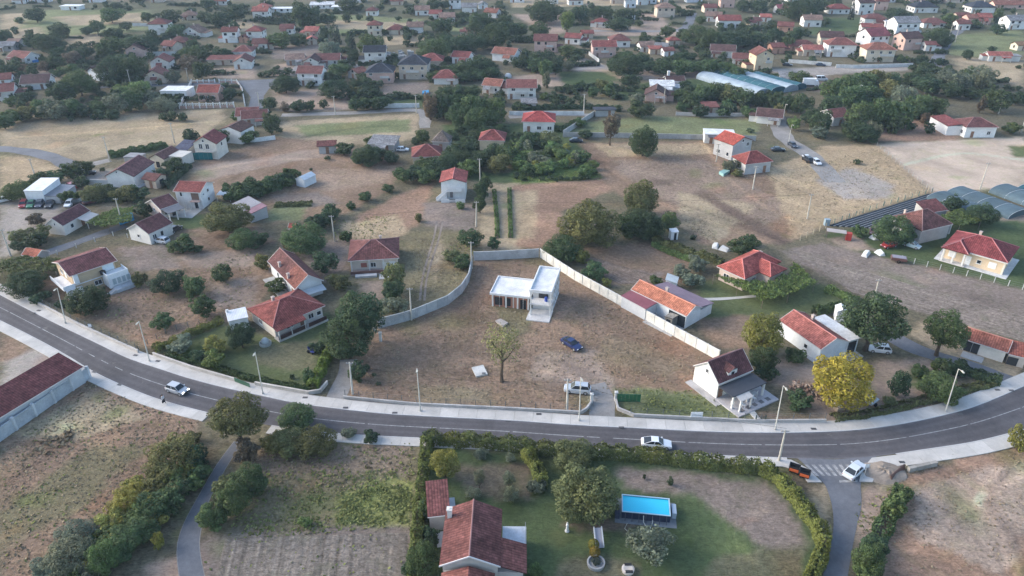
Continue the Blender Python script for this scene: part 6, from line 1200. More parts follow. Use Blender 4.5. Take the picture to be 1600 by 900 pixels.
# x, y, width, height of each crown in the photograph's frame, and its kind
T = """55 22 34 24 d;30 31 16 10 m;172 22 40 12 m;182 9 22 14 d;201 12 14 7 d;228 25 20 16 m;266 25 34 24 d;320 26 26 18 d;345 30 40 30 d;366 18 36 26 d;365 40 18 20 d;322 5 24 12 d;297 16 24 8 d;150 40 24 22 m;135 47 22 12 d;94 46 34 14 d;196 40 22 14 d;5 55 20 22 d;48 62 26 26 d;77 65 50 28 d;175 52 30 22 d;172 72 44 36 m;200 66 30 20 m;222 68 50 26 d;237 55 22 22 d;275 47 30 18 m;284 56 18 14 m;130 80 36 16 d;92 84 26 22 d;85 98 30 22 d;70 102 22 18 b;38 106 20 12 b;25 106 22 14 d;9 110 26 20 d;112 90 30 22 b;125 90 16 14 b;90 113 24 14 m;111 108 28 20 m;122 128 50 42 m;95 142 44 34 d;178 108 56 44 d;208 106 52 44 d;186 95 40 24 d;300 82 36 22 m;315 84 34 20 d;345 82 36 16 d;300 66 24 14 m;297 98 40 22 b;313 108 34 30 d;270 117 26 24 g;212 122 28 18 g
15 182 34 24 m;5 190 30 22 m;38 176 34 20 o;65 168 40 32 m;85 172 44 30 g;110 166 40 32 m;135 172 34 18 d;155 165 40 30 m;180 160 40 36 g;200 155 40 36 m;220 148 40 32 m;234 152 30 26 g;190 140 34 20 l;215 138 40 16 l;250 162 36 24 g;266 164 26 22 g;40 151 30 20 d;18 158 26 16 m;78 132 16 14 d;357 146 24 20 d;297 213 28 24 d;346 214 26 26 d;370 182 22 12 m;387 214 30 18 m;386 199 12 14 d
415 6 24 14 d;471 21 34 40 d;490 25 30 28 d;511 29 28 18 d;542 6 34 16 d;541 26 16 16 d;561 26 12 10 d;578 28 16 12 d;622 28 12 5 d;641 31 10 6 b;595 10 14 14 d;642 16 18 14 d;678 6 26 14 d;695 6 20 16 d;500 4 20 8 d;502 50 7 24 c;509 49 6 24 c;517 49 8 22 c;523 51 14 28 c;528 55 10 26 c;550 64 14 28 c;544 62 10 22 c;438 62 40 20 m;466 61 34 20 d;515 74 36 32 g;553 86 20 18 d;577 66 42 34 m;600 49 9 12 d;609 59 10 10 m;633 46 16 14 d;670 59 16 14 d;680 76 56 28 m;697 62 30 20 m;713 70 40 26 d;733 65 50 24 d;755 66 30 20 m;750 36 46 36 d;772 55 50 40 d;790 46 36 30 d;770 42 36 26 d;695 46 18 8 o;690 38 40 10 m;790 30 24 16 m;722 24 24 14 d
445 130 46 24 d;420 160 26 20 d;514 120 22 20 d;527 109 36 14 m;540 106 22 12 m;551 99 10 10 d;522 138 50 14 d;556 131 22 18 d;573 128 20 20 d;552 142 28 16 o;576 144 38 18 d;555 160 28 24 m;572 160 26 20 m;592 160 34 22 d;608 160 18 14 m;446 166 16 16 b;467 164 34 14 d;485 164 18 16 m;505 161 16 16 d;612 92 18 14 d;707 112 36 24 d;732 106 40 30 d;755 102 40 28 d;725 118 34 18 d;748 116 30 20 m;680 118 28 10 m;768 112 30 18 m;672 164 30 44 b;692 160 36 50 d;712 160 40 48 m;736 168 44 46 m;757 168 40 44 m;774 172 36 40 m;722 178 50 28 m;750 182 50 24 m;697 143 34 18 d;720 140 30 18 d;740 142 30 20 d;422 193 26 32 d;436 202 16 7 m;579 220 22 14 m;660 213 24 22 m;650 220 16 12 d;412 176 26 10 d
810 45 34 24 m;844 47 36 26 m;850 17 60 8 d;886 31 26 30 l;907 21 30 26 d;937 17 30 18 d;950 18 24 20 d;975 22 36 22 d;972 36 34 14 d;998 35 14 12 d;960 38 30 10 d;1043 47 26 22 m;1066 52 20 18 d;1061 15 14 12 d;1022 15 10 8 d;1007 61 20 20 d;1028 60 18 10 d;1090 54 50 18 m;1110 60 46 22 m;1138 62 50 24 d;1163 60 44 22 d;1186 60 40 22 d;1095 30 20 14 m;1170 31 16 14 d;1100 5 20 10 d;1162 8 30 16 d;1185 8 34 20 d;1128 20 14 10 d;850 92 48 12 d;815 97 34 18 d;838 100 30 26 m;852 105 26 32 m;868 102 28 28 d;886 78 32 14 m;902 84 28 10 d;888 102 20 16 g;962 100 36 24 d;982 102 48 36 d;976 86 30 20 m;1000 92 38 24 d;1015 102 30 22 d;1038 104 40 18 m;1064 90 26 18 d;1078 88 22 14 d;1065 103 44 16 m;1085 102 30 14 d;1105 105 40 16 m;1130 106 38 12 m;1152 112 34 14 m;1105 84 16 18 d
854 123 14 26 g;940 131 24 20 o;952 138 18 24 m;886 134 10 10 d;907 133 24 10 m;926 143 20 18 m;985 125 34 10 d;1006 136 12 9 d;1072 132 22 12 d;1082 155 34 28 d;1062 148 28 16 m;1100 143 40 26 m;1122 140 40 28 m;1143 143 44 28 o;1163 150 40 28 m;1182 154 34 22 d;1138 164 26 14 m;1095 174 28 12 d;1065 167 24 12 m;1128 176 16 12 m;1170 175 26 12 m;995 154 28 16 g;1010 162 16 10 b;965 168 16 12 d;1000 171 40 8 d;962 150 16 12 d;818 166 22 12 d;840 137 12 14 d;808 164 14 14 d;868 152 28 16 d;850 150 20 14 m;880 152 20 10 d;955 197 27 36 b;1006 221 45 45 d;915 210 22 12 d;907 192 22 14 m;1172 203 14 8 d;808 214 26 14 d;830 217 34 16 m;858 217 38 18 o
1250 14 56 22 d;1272 7 44 16 d;1302 4 36 12 d;1332 16 10 26 c;1291 33 16 16 d;1247 52 24 24 d;1230 66 26 20 m;1210 52 24 24 d;1402 22 34 12 d;1418 24 22 10 d;1477 17 12 10 d;1560 22 14 26 m;1560 44 26 18 d;1485 28 28 14 m;1467 57 46 20 d;1450 58 24 16 d;1486 56 12 10 d;1349 58 14 8 d;1343 82 18 14 d;1398 74 10 18 d;1410 92 22 9 m;1440 92 20 14 d;1470 96 16 12 d;1447 101 24 18 d;1513 84 20 16 d;1550 76 14 9 d;1592 104 10 7 d;1225 95 12 9 d;1212 155 30 28 d;1232 158 30 34 d;1216 172 16 20 o;1253 160 34 36 d;1250 120 36 8 m;1213 119 18 8 m;1300 140 34 36 m;1325 130 40 34 m;1350 124 40 32 m;1370 122 36 32 o;1395 124 30 26 m;1300 165 40 40 d;1330 150 44 40 m;1360 145 44 40 m;1390 140 40 40 o;1410 150 40 44 g;1345 180 44 44 m;1380 175 44 46 m;1405 180 44 44 m;1435 165 44 40 m;1460 165 40 34 m;1425 122 32 20 d;1440 110 24 16 d;1450 130 44 34 d;1480 120 44 30 g;1500 125 40 34 g;1515 118 34 30 m;1490 140 40 24 d;1530 115 40 34 g;1540 122 34 38 g;1520 145 30 20 d;1270 182 30 28 d;1285 192 34 34 d;1335 205 40 28 d;1352 208 38 28 d;1365 205 24 28 g;1242 192 20 22 l;1280 207 30 18 g;1385 190 24 24 d;1450 185 24 10 b;1560 155 40 40 d;1545 150 26 34 d;1590 152 30 22 d;1535 162 14 28 b;1580 200 28 18 m;1410 190 8 22 n
127 285 26 20 d;125 262 40 16 d;107 268 34 22 m;85 277 30 18 m;60 280 36 18 d;27 298 44 30 m;47 289 22 16 m;108 306 30 20 m;148 302 44 26 o;167 300 34 22 d;195 303 40 28 o;215 303 36 24 d;160 264 10 8 d;252 272 30 14 d;272 258 34 16 d;255 284 16 8 m;255 334 13 10 d;222 327 30 24 d;55 343 26 20 b;27 369 30 16 o;30 384 26 16 d;55 377 34 16 d;60 364 36 10 o;355 342 72 36 o;285 382 42 26 m;309 388 16 12 m;380 374 48 24 m;347 428 34 28 m;262 440 52 34 d;303 446 36 34 m;215 437 18 22 o;226 433 10 14 o;385 292 40 16 m;370 303 34 10 m;398 299 30 18 m;40 442 56 20 d
415 289 34 24 m;435 281 36 22 d;453 271 22 16 d;405 301 24 14 m;450 285 24 14 m;486 264 6 6 g;512 246 12 8 g;537 233 30 14 d;572 243 46 22 d;588 240 32 18 d;562 248 28 14 d;612 246 28 16 d;605 294 20 14 m;570 307 24 16 m;548 321 16 12 m;518 331 34 20 d;492 348 34 26 d;507 343 34 24 d;472 373 68 46 m;446 380 12 20 b;506 410 40 36 d;407 374 26 20 m;432 447 34 24 m;408 409 24 26 o;530 440 38 24 o;614 433 36 44 o;540 369 18 18 m;632 273 34 24 m;650 270 38 26 d;665 273 38 24 m;682 267 38 28 d;700 253 44 26 d;722 250 44 26 d;745 250 42 24 d;732 264 38 12 l;662 257 38 12 m;780 255 40 26 o;790 240 40 28 m;770 237 38 18 d;708 240 34 26 d;725 234 42 24 d;752 297 20 40 d;750 317 20 30 d;758 285 20 30 m;719 321 14 12 l;735 372 36 30 m;654 340 12 14 o;705 400 30 20 o;722 410 30 26 m;772 380 20 20 m
920 350 88 70 o;1002 310 54 56 o;1000 350 64 44 d;1020 355 40 36 d;982 352 34 38 m;1046 345 28 30 m;880 388 56 32 m;905 400 30 24 y;930 424 40 26 m;948 441 14 14 y;1083 370 12 10 m;1162 385 46 30 d;1172 375 20 20 m;1090 412 34 26 g;1065 425 32 22 g;1082 437 32 26 g;1025 438 22 12 m;1142 258 30 10 g;1152 270 18 9 o;1397 358 58 44 m;1415 372 30 24 m;1342 361 24 18 m;1490 317 32 28 d;1535 335 44 34 d;1517 337 30 22 d;1340 252 14 8 o
315 478 40 34 m;255 502 34 26 m;282 538 40 30 g;335 540 40 28 y;332 562 36 30 l;376 525 44 40 d;308 556 24 20 d;60 465 30 14 d;138 468 60 16 d;560 485 84 80 d;542 522 92 88 d;615 478 46 30 g;612 455 36 34 d;497 542 28 20 d;560 580 30 32 d;572 574 12 12 d;584 585 9 6 d;591 599 9 6 d;456 588 10 10 l;482 587 20 24 m;784 535 56 72 o;465 652 56 36 m;545 676 24 14 g;580 682 26 20 d;368 650 84 60 o;1193 522 56 66 y;1192 560 44 40 d;1200 580 36 26 d;1366 497 92 86 d;1477 515 62 58 m;1317 595 96 80 Y;1250 625 40 30 m;1243 557 30 26 m;1407 598 30 42 d;1435 580 24 24 m;1472 575 34 34 d;1497 579 28 18 d;1472 607 60 36 m;1390 627 22 10 o;1596 685 30 40 y
270 712 80 56 o;305 712 36 40 d;248 752 50 40 o;210 760 40 24 y;200 782 60 36 y;240 790 60 44 m;268 785 40 40 m;175 817 52 44 y;215 828 60 50 m;190 845 60 40 m;160 872 44 50 l;182 865 44 40 m;118 838 60 44 g;105 872 70 40 g;75 887 50 28 g;247 845 16 24 y;328 808 50 46 m;363 780 54 54 m;350 757 40 30 o;388 752 54 50 m;386 705 40 40 b;302 684 24 20 o;405 752 24 30 m;492 690 60 28 o;450 690 56 32 o;425 690 40 34 o;695 722 44 42 y;750 709 24 18 g;797 715 16 16 g;749 745 20 26 g;739 770 26 20 g;795 748 20 22 g;797 772 24 26 g;665 797 30 32 m;662 875 50 60 m;672 837 32 30 d;477 815 22 18 l;668 682 18 20 d;915 772 100 90 o;945 785 40 40 o;897 712 64 36 o;838 759 32 26 g;1015 848 70 62 g;1007 744 6 10 d;1048 752 10 14 d;835 890 26 20 l;1400 790 34 40 m;1408 775 26 30 m;1365 852 44 34 d;1358 875 44 50 m;1355 897 40 36 m;140 895 40 34 g;640 890 24 30 d"""
specs = []
for line in T.split('\n'):
    for e in line.split(';'):
        x, y, w, h, k = e.split(); specs.append((float(x), float(y), float(w), float(h), k))
# orchard rows and the thicket of young fruit trees
for i in range(46):
    x = random.uniform(800, 925); y = random.uniform(222, 268)
    if x > 800 + (y - 200) * 2.6: x -= 40
    specs.append((x, y, random.uniform(16, 30), random.uniform(10, 18), random.choice('mlllyg')))
for i in range(16): specs.append((random.uniform(800, 930), random.uniform(266, 280), random.uniform(8, 14), random.uniform(6, 10), random.choice('lym')))
for i in range(30): specs.append((random.uniform(690, 800), random.uniform(196, 228), random.uniform(14, 22), random.uniform(7, 10), random.choice('mdd')))
for i in range(40):
    t = random.random(); specs.append((300 - 185 * t + random.uniform(-22, 26), 715 + 170 * t + random.uniform(-6, 26), random.uniform(26, 44), random.uniform(20, 34), random.choice('mmloyl')))
SPARSE = {(784, 535), (749, 745), (750, 709), (797, 715), (739, 770), (795, 748), (797, 772), (1410, 190), (1015, 848)}
TALL = {(784, 535): 4.0, (955, 197): 2.6, (368, 650): 3.0, (749, 745): 1.6, (795, 748): 1.4, (1477, 515): 2.4, (560, 485): 2.5, (1366, 497): 2.2, (1317, 595): 1.2, (695, 722): 1.0, (886, 31): 2, (1043, 47): 2, (1410, 190): 2.0}
def plant_dims(x, y, w, h, extra):
    """crown radius, half height, base height and ground point from its outline"""
    z = 2.0
    for _ in range(4):
        s_ = S(y, z); th = PITCH + math.atan((y - 450) / FPX)
        R = w / 2 / s_; hh = h / 2 / s_
        a2 = hh * hh - (R * math.sin(th)) ** 2
        a = max(math.sqrt(a2) / math.cos(th) if a2 > 0 else 0, 0.62 * R)
        z = extra + a
    return R, a, extra, G(x, y, extra + a)
veg = []
for (x, y, w, h, k) in specs:
    ex = TALL.get((x, y), None)
    big = h / S(y, 2) > 4.2
    if ex is None: ex = (0.0 if not big else 0.25)
    R, a, ex, p = plant_dims(x, y, w, h, ex)
    H = ex + 2 * a
    veg.append(dict(x=x, y=y, w=w, h=h, k=k, R=R, a=a, ex=ex, p=p, H=H, tree=(H > 4.4 or ex > 0.9 or k == 'c'), app=w * h))
TREES = sorted([v for v in veg if v['tree']], key=lambda v: -v['app']); BUSH = sorted([v for v in veg if not v['tree']], key=lambda v: -v['app'])
rest = TREES[298:] + BUSH[298:]
def tint(k, r_):
    c = LC[k]
    t = r_.uniform(0.82, 1.2); u = r_.uniform(-0.08, 0.1)
    return (c[0] * t * (1 + u), c[1] * t, c[2] * t * (1 - u))
for kind, lst in (('tree', TREES[:298]), ('shrub', BUSH[:298])):
    for i, v in enumerate(lst):
        r_ = random.Random(int(v['x'] * 31 + v['y'] * 17))
        p, R, a = v['p'], v['R'], v['a']
        fs = 1.0 if (v['x'], v['y']) in ((560, 485), (542, 522)) else (1.16 if v['y'] > 170 else 1.06)
        spx = S(v['y']) * R                                 # apparent radius
        if v['k'] == 'c': lod = 'cone'
        elif (v['x'], v['y']) == (784, 535): lod = 'thin'
        elif (v['x'], v['y']) in SPARSE: lod = 'sp'
        elif spx > 21: lod = 'hi' if kind == 'tree' or spx > 26 else 'hb'
        elif spx > 9: lod = 'mid' if kind == 'tree' else 'mb'
        else: lod = 'lo'
        name = {'tree': 'tree', 'shrub': 'shrub'}[kind]
        if v['k'] == 'c': name = 'cypress_tree'
        if v['k'] == 'g' and v['y'] > 690 and v['x'] > 700: name = 'olive_tree'
        root = empty(name, (p.x, p.y, 0), r_.uniform(0, 6.28))
        tag(root, None, 'tree' if kind == 'tree' or 'tree' in name else 'shrub', 'trees of the village and fields' if kind == 'tree' else 'shrubs of the gardens and fields')
        link('crown' if kind == 'tree' else 'foliage', r_.choice(CR[lod]), root, (0, 0, v['ex']), 0, (R * fs, R * fs, a * fs), (0.25, 0.25, 0.11) if lod == 'thin' else tint(v['k'], r_))
        hz = v['ex'] + a
        link('trunk' if kind == 'tree' else 'stem', r_.choice(TR), root, (0, 0, 0), 0, (min(hz, R * 1.6), min(hz, R * 1.6), hz))
        sz = ''
        if kind == 'tree': sz = 'tall ' if v['H'] > 9 else ('small ' if v['H'] < 5 else '')
        else: sz = 'low ' if v['H'] < 1.6 else ('big ' if v['H'] > 3.4 else '')
        nm = {'cypress_tree': 'cypress', 'olive_tree': 'olive tree'}.get(name, 'round tree' if kind == 'tree' else 'bush')
        PEND.append((root, f"{sz}{LN[v['k']]} {nm}", v['x'], v['y'], None))
# what is left, and the far scrub between the houses, reads as one mass
def scatter_mesh(name, items, label, cols=('d', 'm', 'o')):
    vs, fs, n0 = [], [], 0
    for (p, R, a, ex) in items:
        v, f = CR['far'][int(rng.integers(5))]
        th = rng.uniform(0, 6.28); c_, s_ = math.cos(th), math.sin(th)
        q = np.stack([v[:, 0] * c_ - v[:, 1] * s_, v[:, 0] * s_ + v[:, 1] * c_, v[:, 2]], 1) * np.array([R, R, a]) + np.array([p[0], p[1], ex])
        vs.append(q); fs.append(f + n0); n0 += len(q)
    o = link(name, npmesh(name, np.concatenate(vs), np.concatenate(fs), M['leaf']), color=LC['d'] if cols == 'd' else (0.068, 0.096, 0.05))
    return tag(o, label, None, None, 'stuff')
items = [(v['p'], v['R'], v['a'], v['ex']) for v in rest]
hp = np.array([(a[2], a[3]) for a in PEND if a[0].name.startswith('house')])
def free(x, y, m=16): return np.min(np.hypot((hp[:, 0] - x), (hp[:, 1] - y) * 1.7)) > m
OPEN = [[(70, 15), (230, 15), (250, 45), (120, 60), (30, 50), (0, 30)], [(480, 20), (660, 30), (650, 50), (500, 52)], [(1490, 45), (1600, 45), (1600, 135), (1480, 110)], [(870, 105), (1190, 120), (1180, 150), (870, 135)], [(925, 36), (1110, 40), (1090, 56), (925, 56)], [(1200, 100), (1430, 98), (1420, 120), (1200, 148)], [(370, 122), (440, 120), (412, 176), (384, 178)], [(420, 70), (500, 70), (490, 92), (425, 92)], [(425, 140), (545, 138), (545, 172), (440, 174)], [(595, 128), (672, 126), (665, 150), (598, 150)], [(1080, 110), (1260, 125), (1260, 160), (1080, 130)], [(1255, 25), (1355, 25), (1350, 55), (1255, 55)], [(800, 22), (884, 22), (884, 55), (830, 58)], [(800, 110), (885, 108), (890, 136), (805, 140)]]
def in_open(x, y):
    return any(inside(np.array(q, float), np.array([x]), np.array([y]))[0] > 0 for q in OPEN)
for i in range(430):                                         # hedgerows and garden growth in short runs
    x = random.uniform(-20, 1620); y = 165 * random.random() ** 1.2 - 8; th = random.choice((0.0, 0.25, -0.25, 1.4, 1.7)) + random.uniform(-0.15, 0.15); g_ = G(x, y); R0 = random.uniform(0.9, 2.4)
    for j in range(random.randint(2, 11)):
        q_ = g_ + Vector((math.cos(th), math.sin(th), 0)) * (j * R0 * 1.3); x, y = PX(q_)
        if not free(x, y, 11) or in_open(x, y): continue
        R = R0 * random.uniform(0.6, 1.2); items.append((q_, R, R * random.uniform(0.6, 0.95), 0))
for (x0, y0, x1, y1, n_) in ((0, 50, 110, 78, 30), (60, 78, 250, 104, 60), (0, 92, 60, 118, 20), (130, 92, 240, 128, 50), (410, 10, 560, 36, 40), (300, 6, 400, 42, 30), (640, 55, 800, 78, 60), (690, 96, 775, 122, 40), (740, 24, 800, 60, 30), (1075, 44, 1210, 72, 60), (800, 80, 905, 108, 40), (950, 78, 1180, 112, 70), (1180, 0, 1300, 26, 50), (1200, 40, 1260, 72, 25), (900, 12, 1005, 40, 45), (290, 74, 400, 92, 30), (430, 122, 610, 150, 45), (660, 140, 790, 190, 60), (0, 140, 290, 192, 90), (1060, 130, 1200, 182, 70), (1280, 110, 1480, 210, 110), (1440, 100, 1560, 150, 50), (600, 2, 760, 22, 40), (60, 2, 240, 14, 30), (1380, 2, 1600, 26, 40), (860, 130, 960, 172, 25)):
    for i in range(int(n_ * 0.62)):
        x, y = random.uniform(x0, x1), random.uniform(y0, y1)
        if free(x, y, 12) and not in_open(x, y): R = random.uniform(1.0, 2.5); items.append((G(x, y), R, R * random.uniform(0.7, 1.1), 0))
for i in range(260):
    x = random.uniform(-700, 700); y = random.uniform(570, 900); R = random.uniform(2, 5); items.append((Vector((x, y, 0)), R, R, 0.5))
scatter_mesh('undergrowth', items, 'mixed scrub and hedgerow growth between the far houses')
# low weeds and dry tufts in the open fields
def tufts(name, polys, density, hgt, mat, label, wid=0.35):
    vs = []
    for px, dn in polys:
        poly = [tuple(G(*p)[:2]) for p in px]; X = [p[0] for p in poly]; Y = [p[1] for p in poly]
        n = int((max(X) - min(X)) * (max(Y) - min(Y)) * density * dn)
        x = rng.uniform(min(X), max(X), n); y = rng.uniform(min(Y), max(Y), n)
        cl_ = wob(x, y, 0.5) + 0.6 * wob(x + 30, y, 1.3)
        k = (inside(poly, x, y) > 0.3) & (cl_ > rng.uniform(-1.2, 0.7, n))
        x, y = x[k], y[k]; n = len(x)
        th = rng.uniform(0, 6.28, n); h = hgt * rng.uniform(0.3, 1.2, n); w = wid * rng.uniform(0.5, 1.4, n)
        la = rng.uniform(0, 6.28, n); lean = np.stack([np.cos(la), np.sin(la)], 1) * (h * rng.uniform(0.9, 2.0, n))[:, None]; th = la + 1.57
        for t in (0, 0.5):
            a = np.stack([x - np.cos(th + t) * w / 2, y - np.sin(th + t) * w / 2, np.zeros(n)], 1); b = np.stack([x + np.cos(th + t) * w / 2, y + np.sin(th + t) * w / 2, np.zeros(n)], 1)
            c = np.stack([x + lean[:, 0] + np.cos(th + t) * w * 0.6, y + lean[:, 1] + np.sin(th + t) * w * 0.6, h], 1); d = np.stack([x + lean[:, 0] - np.cos(th + t) * w * 0.6, y + lean[:, 1] - np.sin(th + t) * w * 0.6, h * 0.9], 1)
            vs.append(np.stack([a, b, c, d], 1).reshape(-1, 3))
    v = np.concatenate(vs); f = np.arange(len(v)).reshape(-1, 4)
    o = link(name, npmesh(name, v, f, mat)); tag(o, label, None, None, 'stuff')
tufts('dry_grass', [([(0, 700), (140, 596), (318, 655), (250, 740), (120, 860), (80, 930), (0, 930)], 1.0), ([(400, 700), (650, 692), (648, 760), (390, 780)], 1.2), ([(1400, 755), (1640, 690), (1640, 930), (1370, 930)], 0.35), ([(600, 512), (720, 466), (745, 412), (838, 405), (1110, 560), (1090, 606), (960, 598), (925, 645), (545, 618), (565, 560)], 0.55),
   ([(130, 490), (210, 440), (395, 390), (400, 480), (240, 540)], 0.5), ([(930, 230), (1130, 225), (1290, 330), (1240, 372), (1060, 350)], 0.25), ([(1210, 270), (1370, 230), (1450, 298), (1300, 340)], 0.4), ([(1285, 640), (1330, 650), (1470, 620), (1560, 600), (1480, 640), (1330, 662)], 2.5), ([(1400, 735), (1460, 715), (1560, 695), (1400, 760)], 1.5), ([(535, 350), (625, 335), (640, 368), (560, 388)], 0.25), ([(640, 370), (738, 368), (730, 440), (640, 480)], 0.8), ([(1060, 335), (1110, 345), (1125, 378), (1080, 372)], 1.2)], 4.5, 0.13, M['straw'], 'dry straw-coloured grass of the open fields', 0.22)
tufts('dry_grass', [([(45, 712), (70, 684), (118, 668), (125, 690), (80, 712)], 1.0)], 9.0, 0.4, M['straw'], 'clump of tall pale dry grass in the left field', 0.35)
tufts('weeds', [([(400, 740), (650, 730), (648, 822), (345, 850), (380, 770)], 1.2), ([(530, 770), (645, 750), (640, 820), (520, 822)], 3.0), ([(0, 800), (120, 740), (120, 830), (0, 880)], 0.12), ([(860, 265), (940, 270), (942, 282), (800, 286), (800, 272)], 1.0), ([(1330, 790), (1395, 755), (1390, 800), (1345, 870)], 0.7), ([(520, 345), (620, 330), (600, 372), (520, 380)], 0.4), ([(700, 385), (745, 370), (735, 430)], 0.8), ([(330, 845), (640, 830), (635, 935), (300, 935)], 0.12), ([(0, 700), (140, 600), (310, 660), (120, 860), (0, 930)], 0.12), ([(950, 600), (1090, 610), (1170, 650), (985, 648)], 0.6), ([(420, 695), (650, 690), (648, 745), (400, 750)], 0.5), ([(130, 490), (210, 440), (395, 390), (400, 480), (240, 540)], 0.12)], 6.5, 0.2, M['weed'], 'yellow-green weeds growing rank in the plots', 0.2)

# ------------------------------------------------------------------ hedges, vines
def hedge(px, w, h, k, label, leaf=0.26, name='hedge', cat='hedge', dens=64, z0=0.0):
    c = W(px, step=0.8); l = sum((b - a).length for a, b in zip(c, c[1:]))
    n = int(l * (w + 2 * h) * dens / 1.6 * (0.3 / leaf) ** 1.2)
    n = min(n, 30000)
    c = resample(c, n=max(2, int(l / 0.4)))
    lo = rng.integers(0, len(c) - 1, n); t = rng.random(n)
    A = np.array([tuple(p) for p in c]); p = A[lo] * (1 - t)[:, None] + A[lo + 1] * t[:, None]
    tg = A[np.minimum(lo + 1, len(c) - 1)] - A[lo]; tg /= np.linalg.norm(tg, axis=1)[:, None] + 1e-9; nr_ = np.stack([-tg[:, 1], tg[:, 0]], 1)
    hv = 1 + 0.16 * np.sin(lo * 0.9) + 0.12 * np.sin(lo * 0.37 + 2); wv = 1 + 0.14 * np.sin(lo * 0.61 + 1)
    ph = rng.uniform(-0.15, math.pi + 0.15, n)              # round the section: side, top, side
    rr = rng.uniform(0.82, 1.08, n)
    ox = np.sign(np.cos(ph)) * np.abs(np.cos(ph)) ** 0.55 * w / 2 * rr * wv; oz = np.maximum(0.02, np.abs(np.sin(ph)) ** 0.55 * h * rr * hv)
    side = rng.random(n) < 0.35
    oz = np.where(side, rng.uniform(0.02, 1, n) * h * hv, oz); ox = np.where(side, np.sign(ox) * w / 2 * wv * rr, ox)
    P = np.stack([p[:, 0] + nr_[:, 0] * ox, p[:, 1] + nr_[:, 1] * ox, oz + z0], 1)
    nn = np.stack([nr_[:, 0] * ox, nr_[:, 1] * ox, np.where(side, 0.1, 0.8) * w / 2], 1) + rng.normal(size=(n, 3)) * 0.4 * w / 2; nn /= np.linalg.norm(nn, axis=1)[:, None] + 1e-9
    v, f = leaf_quads(P, nn, leaf * rng.uniform(0.6, 1.4, n), rng)
    o = link(name, npmesh(name, v, f, M['leaf']), color=LC.get(k, k)); tag(o, label, cat)
    return o
hedge([(668, 692), (760, 697), (840, 706), (900, 712), (1000, 717), (1100, 729), (1185, 737)], 1.7, 1.9, (0.13, 0.15, 0.05), 'long clipped hedge between the main road and the pool garden', 0.2)
hedge([(1188, 738), (1212, 750), (1236, 778), (1260, 808), (1279, 836), (1284, 862), (1268, 905), (1255, 940)], 1.7, 1.9, (0.15, 0.17, 0.045), 'yellow-green hedge curving beside the side lane', 0.2)
hedge([(667, 698), (662, 750), (656, 800), (652, 850), (645, 930)], 1.5, 2.1, (0.125, 0.15, 0.045), 'tall hedge between the weedy plot and the brown-roofed house', 0.2)
hedge([(822, 712), (838, 735), (848, 765)], 1.7, 1.6, (0.16, 0.185, 0.05), 'short bright hedge inside the pool garden', 0.2)
hedge([(241, 550), (300, 524), (348, 504)], 1.3, 1.2, (0.16, 0.175, 0.05), 'yellowish hedge behind the left garden', 0.22)
hedge([(262, 557), (330, 575), (400, 595), (484, 612)], 1.0, 0.9, (0.055, 0.085, 0.03), 'low dark hedge above the pavement wall', 0.22)
hedge([(489, 612), (500, 588), (512, 562), (519, 548)], 1.6, 1.6, (0.14, 0.20, 0.045), 'bright clipped hedge along the gravel drive', 0.2)
hedge([(1412, 768), (1392, 800), (1366, 860), (1352, 910)], 2.2, 1.0, 'm', 'rough bramble hedge beside the dry right-hand field', 0.25)
hedge([(150, 316), (182, 314), (214, 312)], 1.4, 1.6, 'd', 'dark clipped hedge behind the low cottage', 0.3)
hedge([(172, 246), (225, 236), (262, 230)], 3.0, 1.6, 'm', 'broad green hedge bank at the straw field edge', 0.34)
hedge([(258, 296), (280, 276), (297, 262)], 1.4, 1.8, 'd', 'dark hedge running behind the blank gable house', 0.3)
hedge([(1490, 574), (1520, 588), (1562, 602)], 1.7, 1.5, 'd', 'dark hedge below the grey concrete drive', 0.22)
hedge([(1272, 492), (1300, 486), (1320, 482)], 1.6, 1.6, 'm', 'clipped hedge behind the salmon-roofed house', 0.24)
hedge([(1290, 455), (1312, 463), (1338, 474)], 1.6, 1.2, 'l', 'light green hedge at the ploughed field edge', 0.26)
hedge([(1022, 378), (1060, 392), (1100, 404), (1128, 414)], 2.0, 1.4, 'o', 'strip of dry standing maize behind the garden plot', 0.3, 'maize_strip', 'maize')
hedge([(1020, 384), (1050, 398), (1085, 410)], 1.2, 1.0, 'l', 'bright green bean row beside the maize', 0.3, 'bean_row', 'vegetables')
hedge([(830, 196), (870, 206), (905, 190)], 1.6, 1.4, 'm', 'hedge behind the red-roofed villa wall', 0.36)
hedge([(800, 172), (900, 170), (958, 172)], 1.6, 1.6, 'd', 'long dark hedge behind the white villa fence', 0.4)
hedge([(560, 103), (620, 101)], 1.4, 1.6, 'd', 'black-green hedge before the solar-roofed house', 0.45)
hedge([(330, 340), (352, 360), (330, 350)], 1.2, 0.8, 'm', 'low bed of plants on the loggia house lawn', 0.3, 'flower_bed', 'plants')
hedge([(350, 308), (385, 304), (425, 296), (462, 278)], 4.5, 2.6, 'm', 'overgrown hedge beside the brown field', 0.32)
hedge([(430, 322), (488, 320)], 2.0, 0.8, 'o', 'low olive vegetable row beside the hedge', 0.32, 'vegetable_row', 'vegetables')
hedge([(1300, 655), (1360, 648), (1440, 628), (1500, 612), (1555, 600)], 1.6, 0.7, 'o', 'rough dry weeds along the pavement edge', 0.22, 'weed_strip', 'weeds')
hedge([(90, 478), (130, 478), (160, 472)], 1.6, 0.8, 'd', 'dark creeper below the cream house terrace', 0.26, 'creeper', 'creeper')
hedge([(772, 298), (776, 340), (777, 372)], 1.0, 0.6, 'l', 'left row of young green vines in the orchard strip', 0.24, 'vine_row', 'vines'); hedge([(796, 296), (797, 340), (798, 372)], 1.0, 0.6, 'l', 'right row of young green vines in the orchard strip', 0.24, 'vine_row', 'vines')
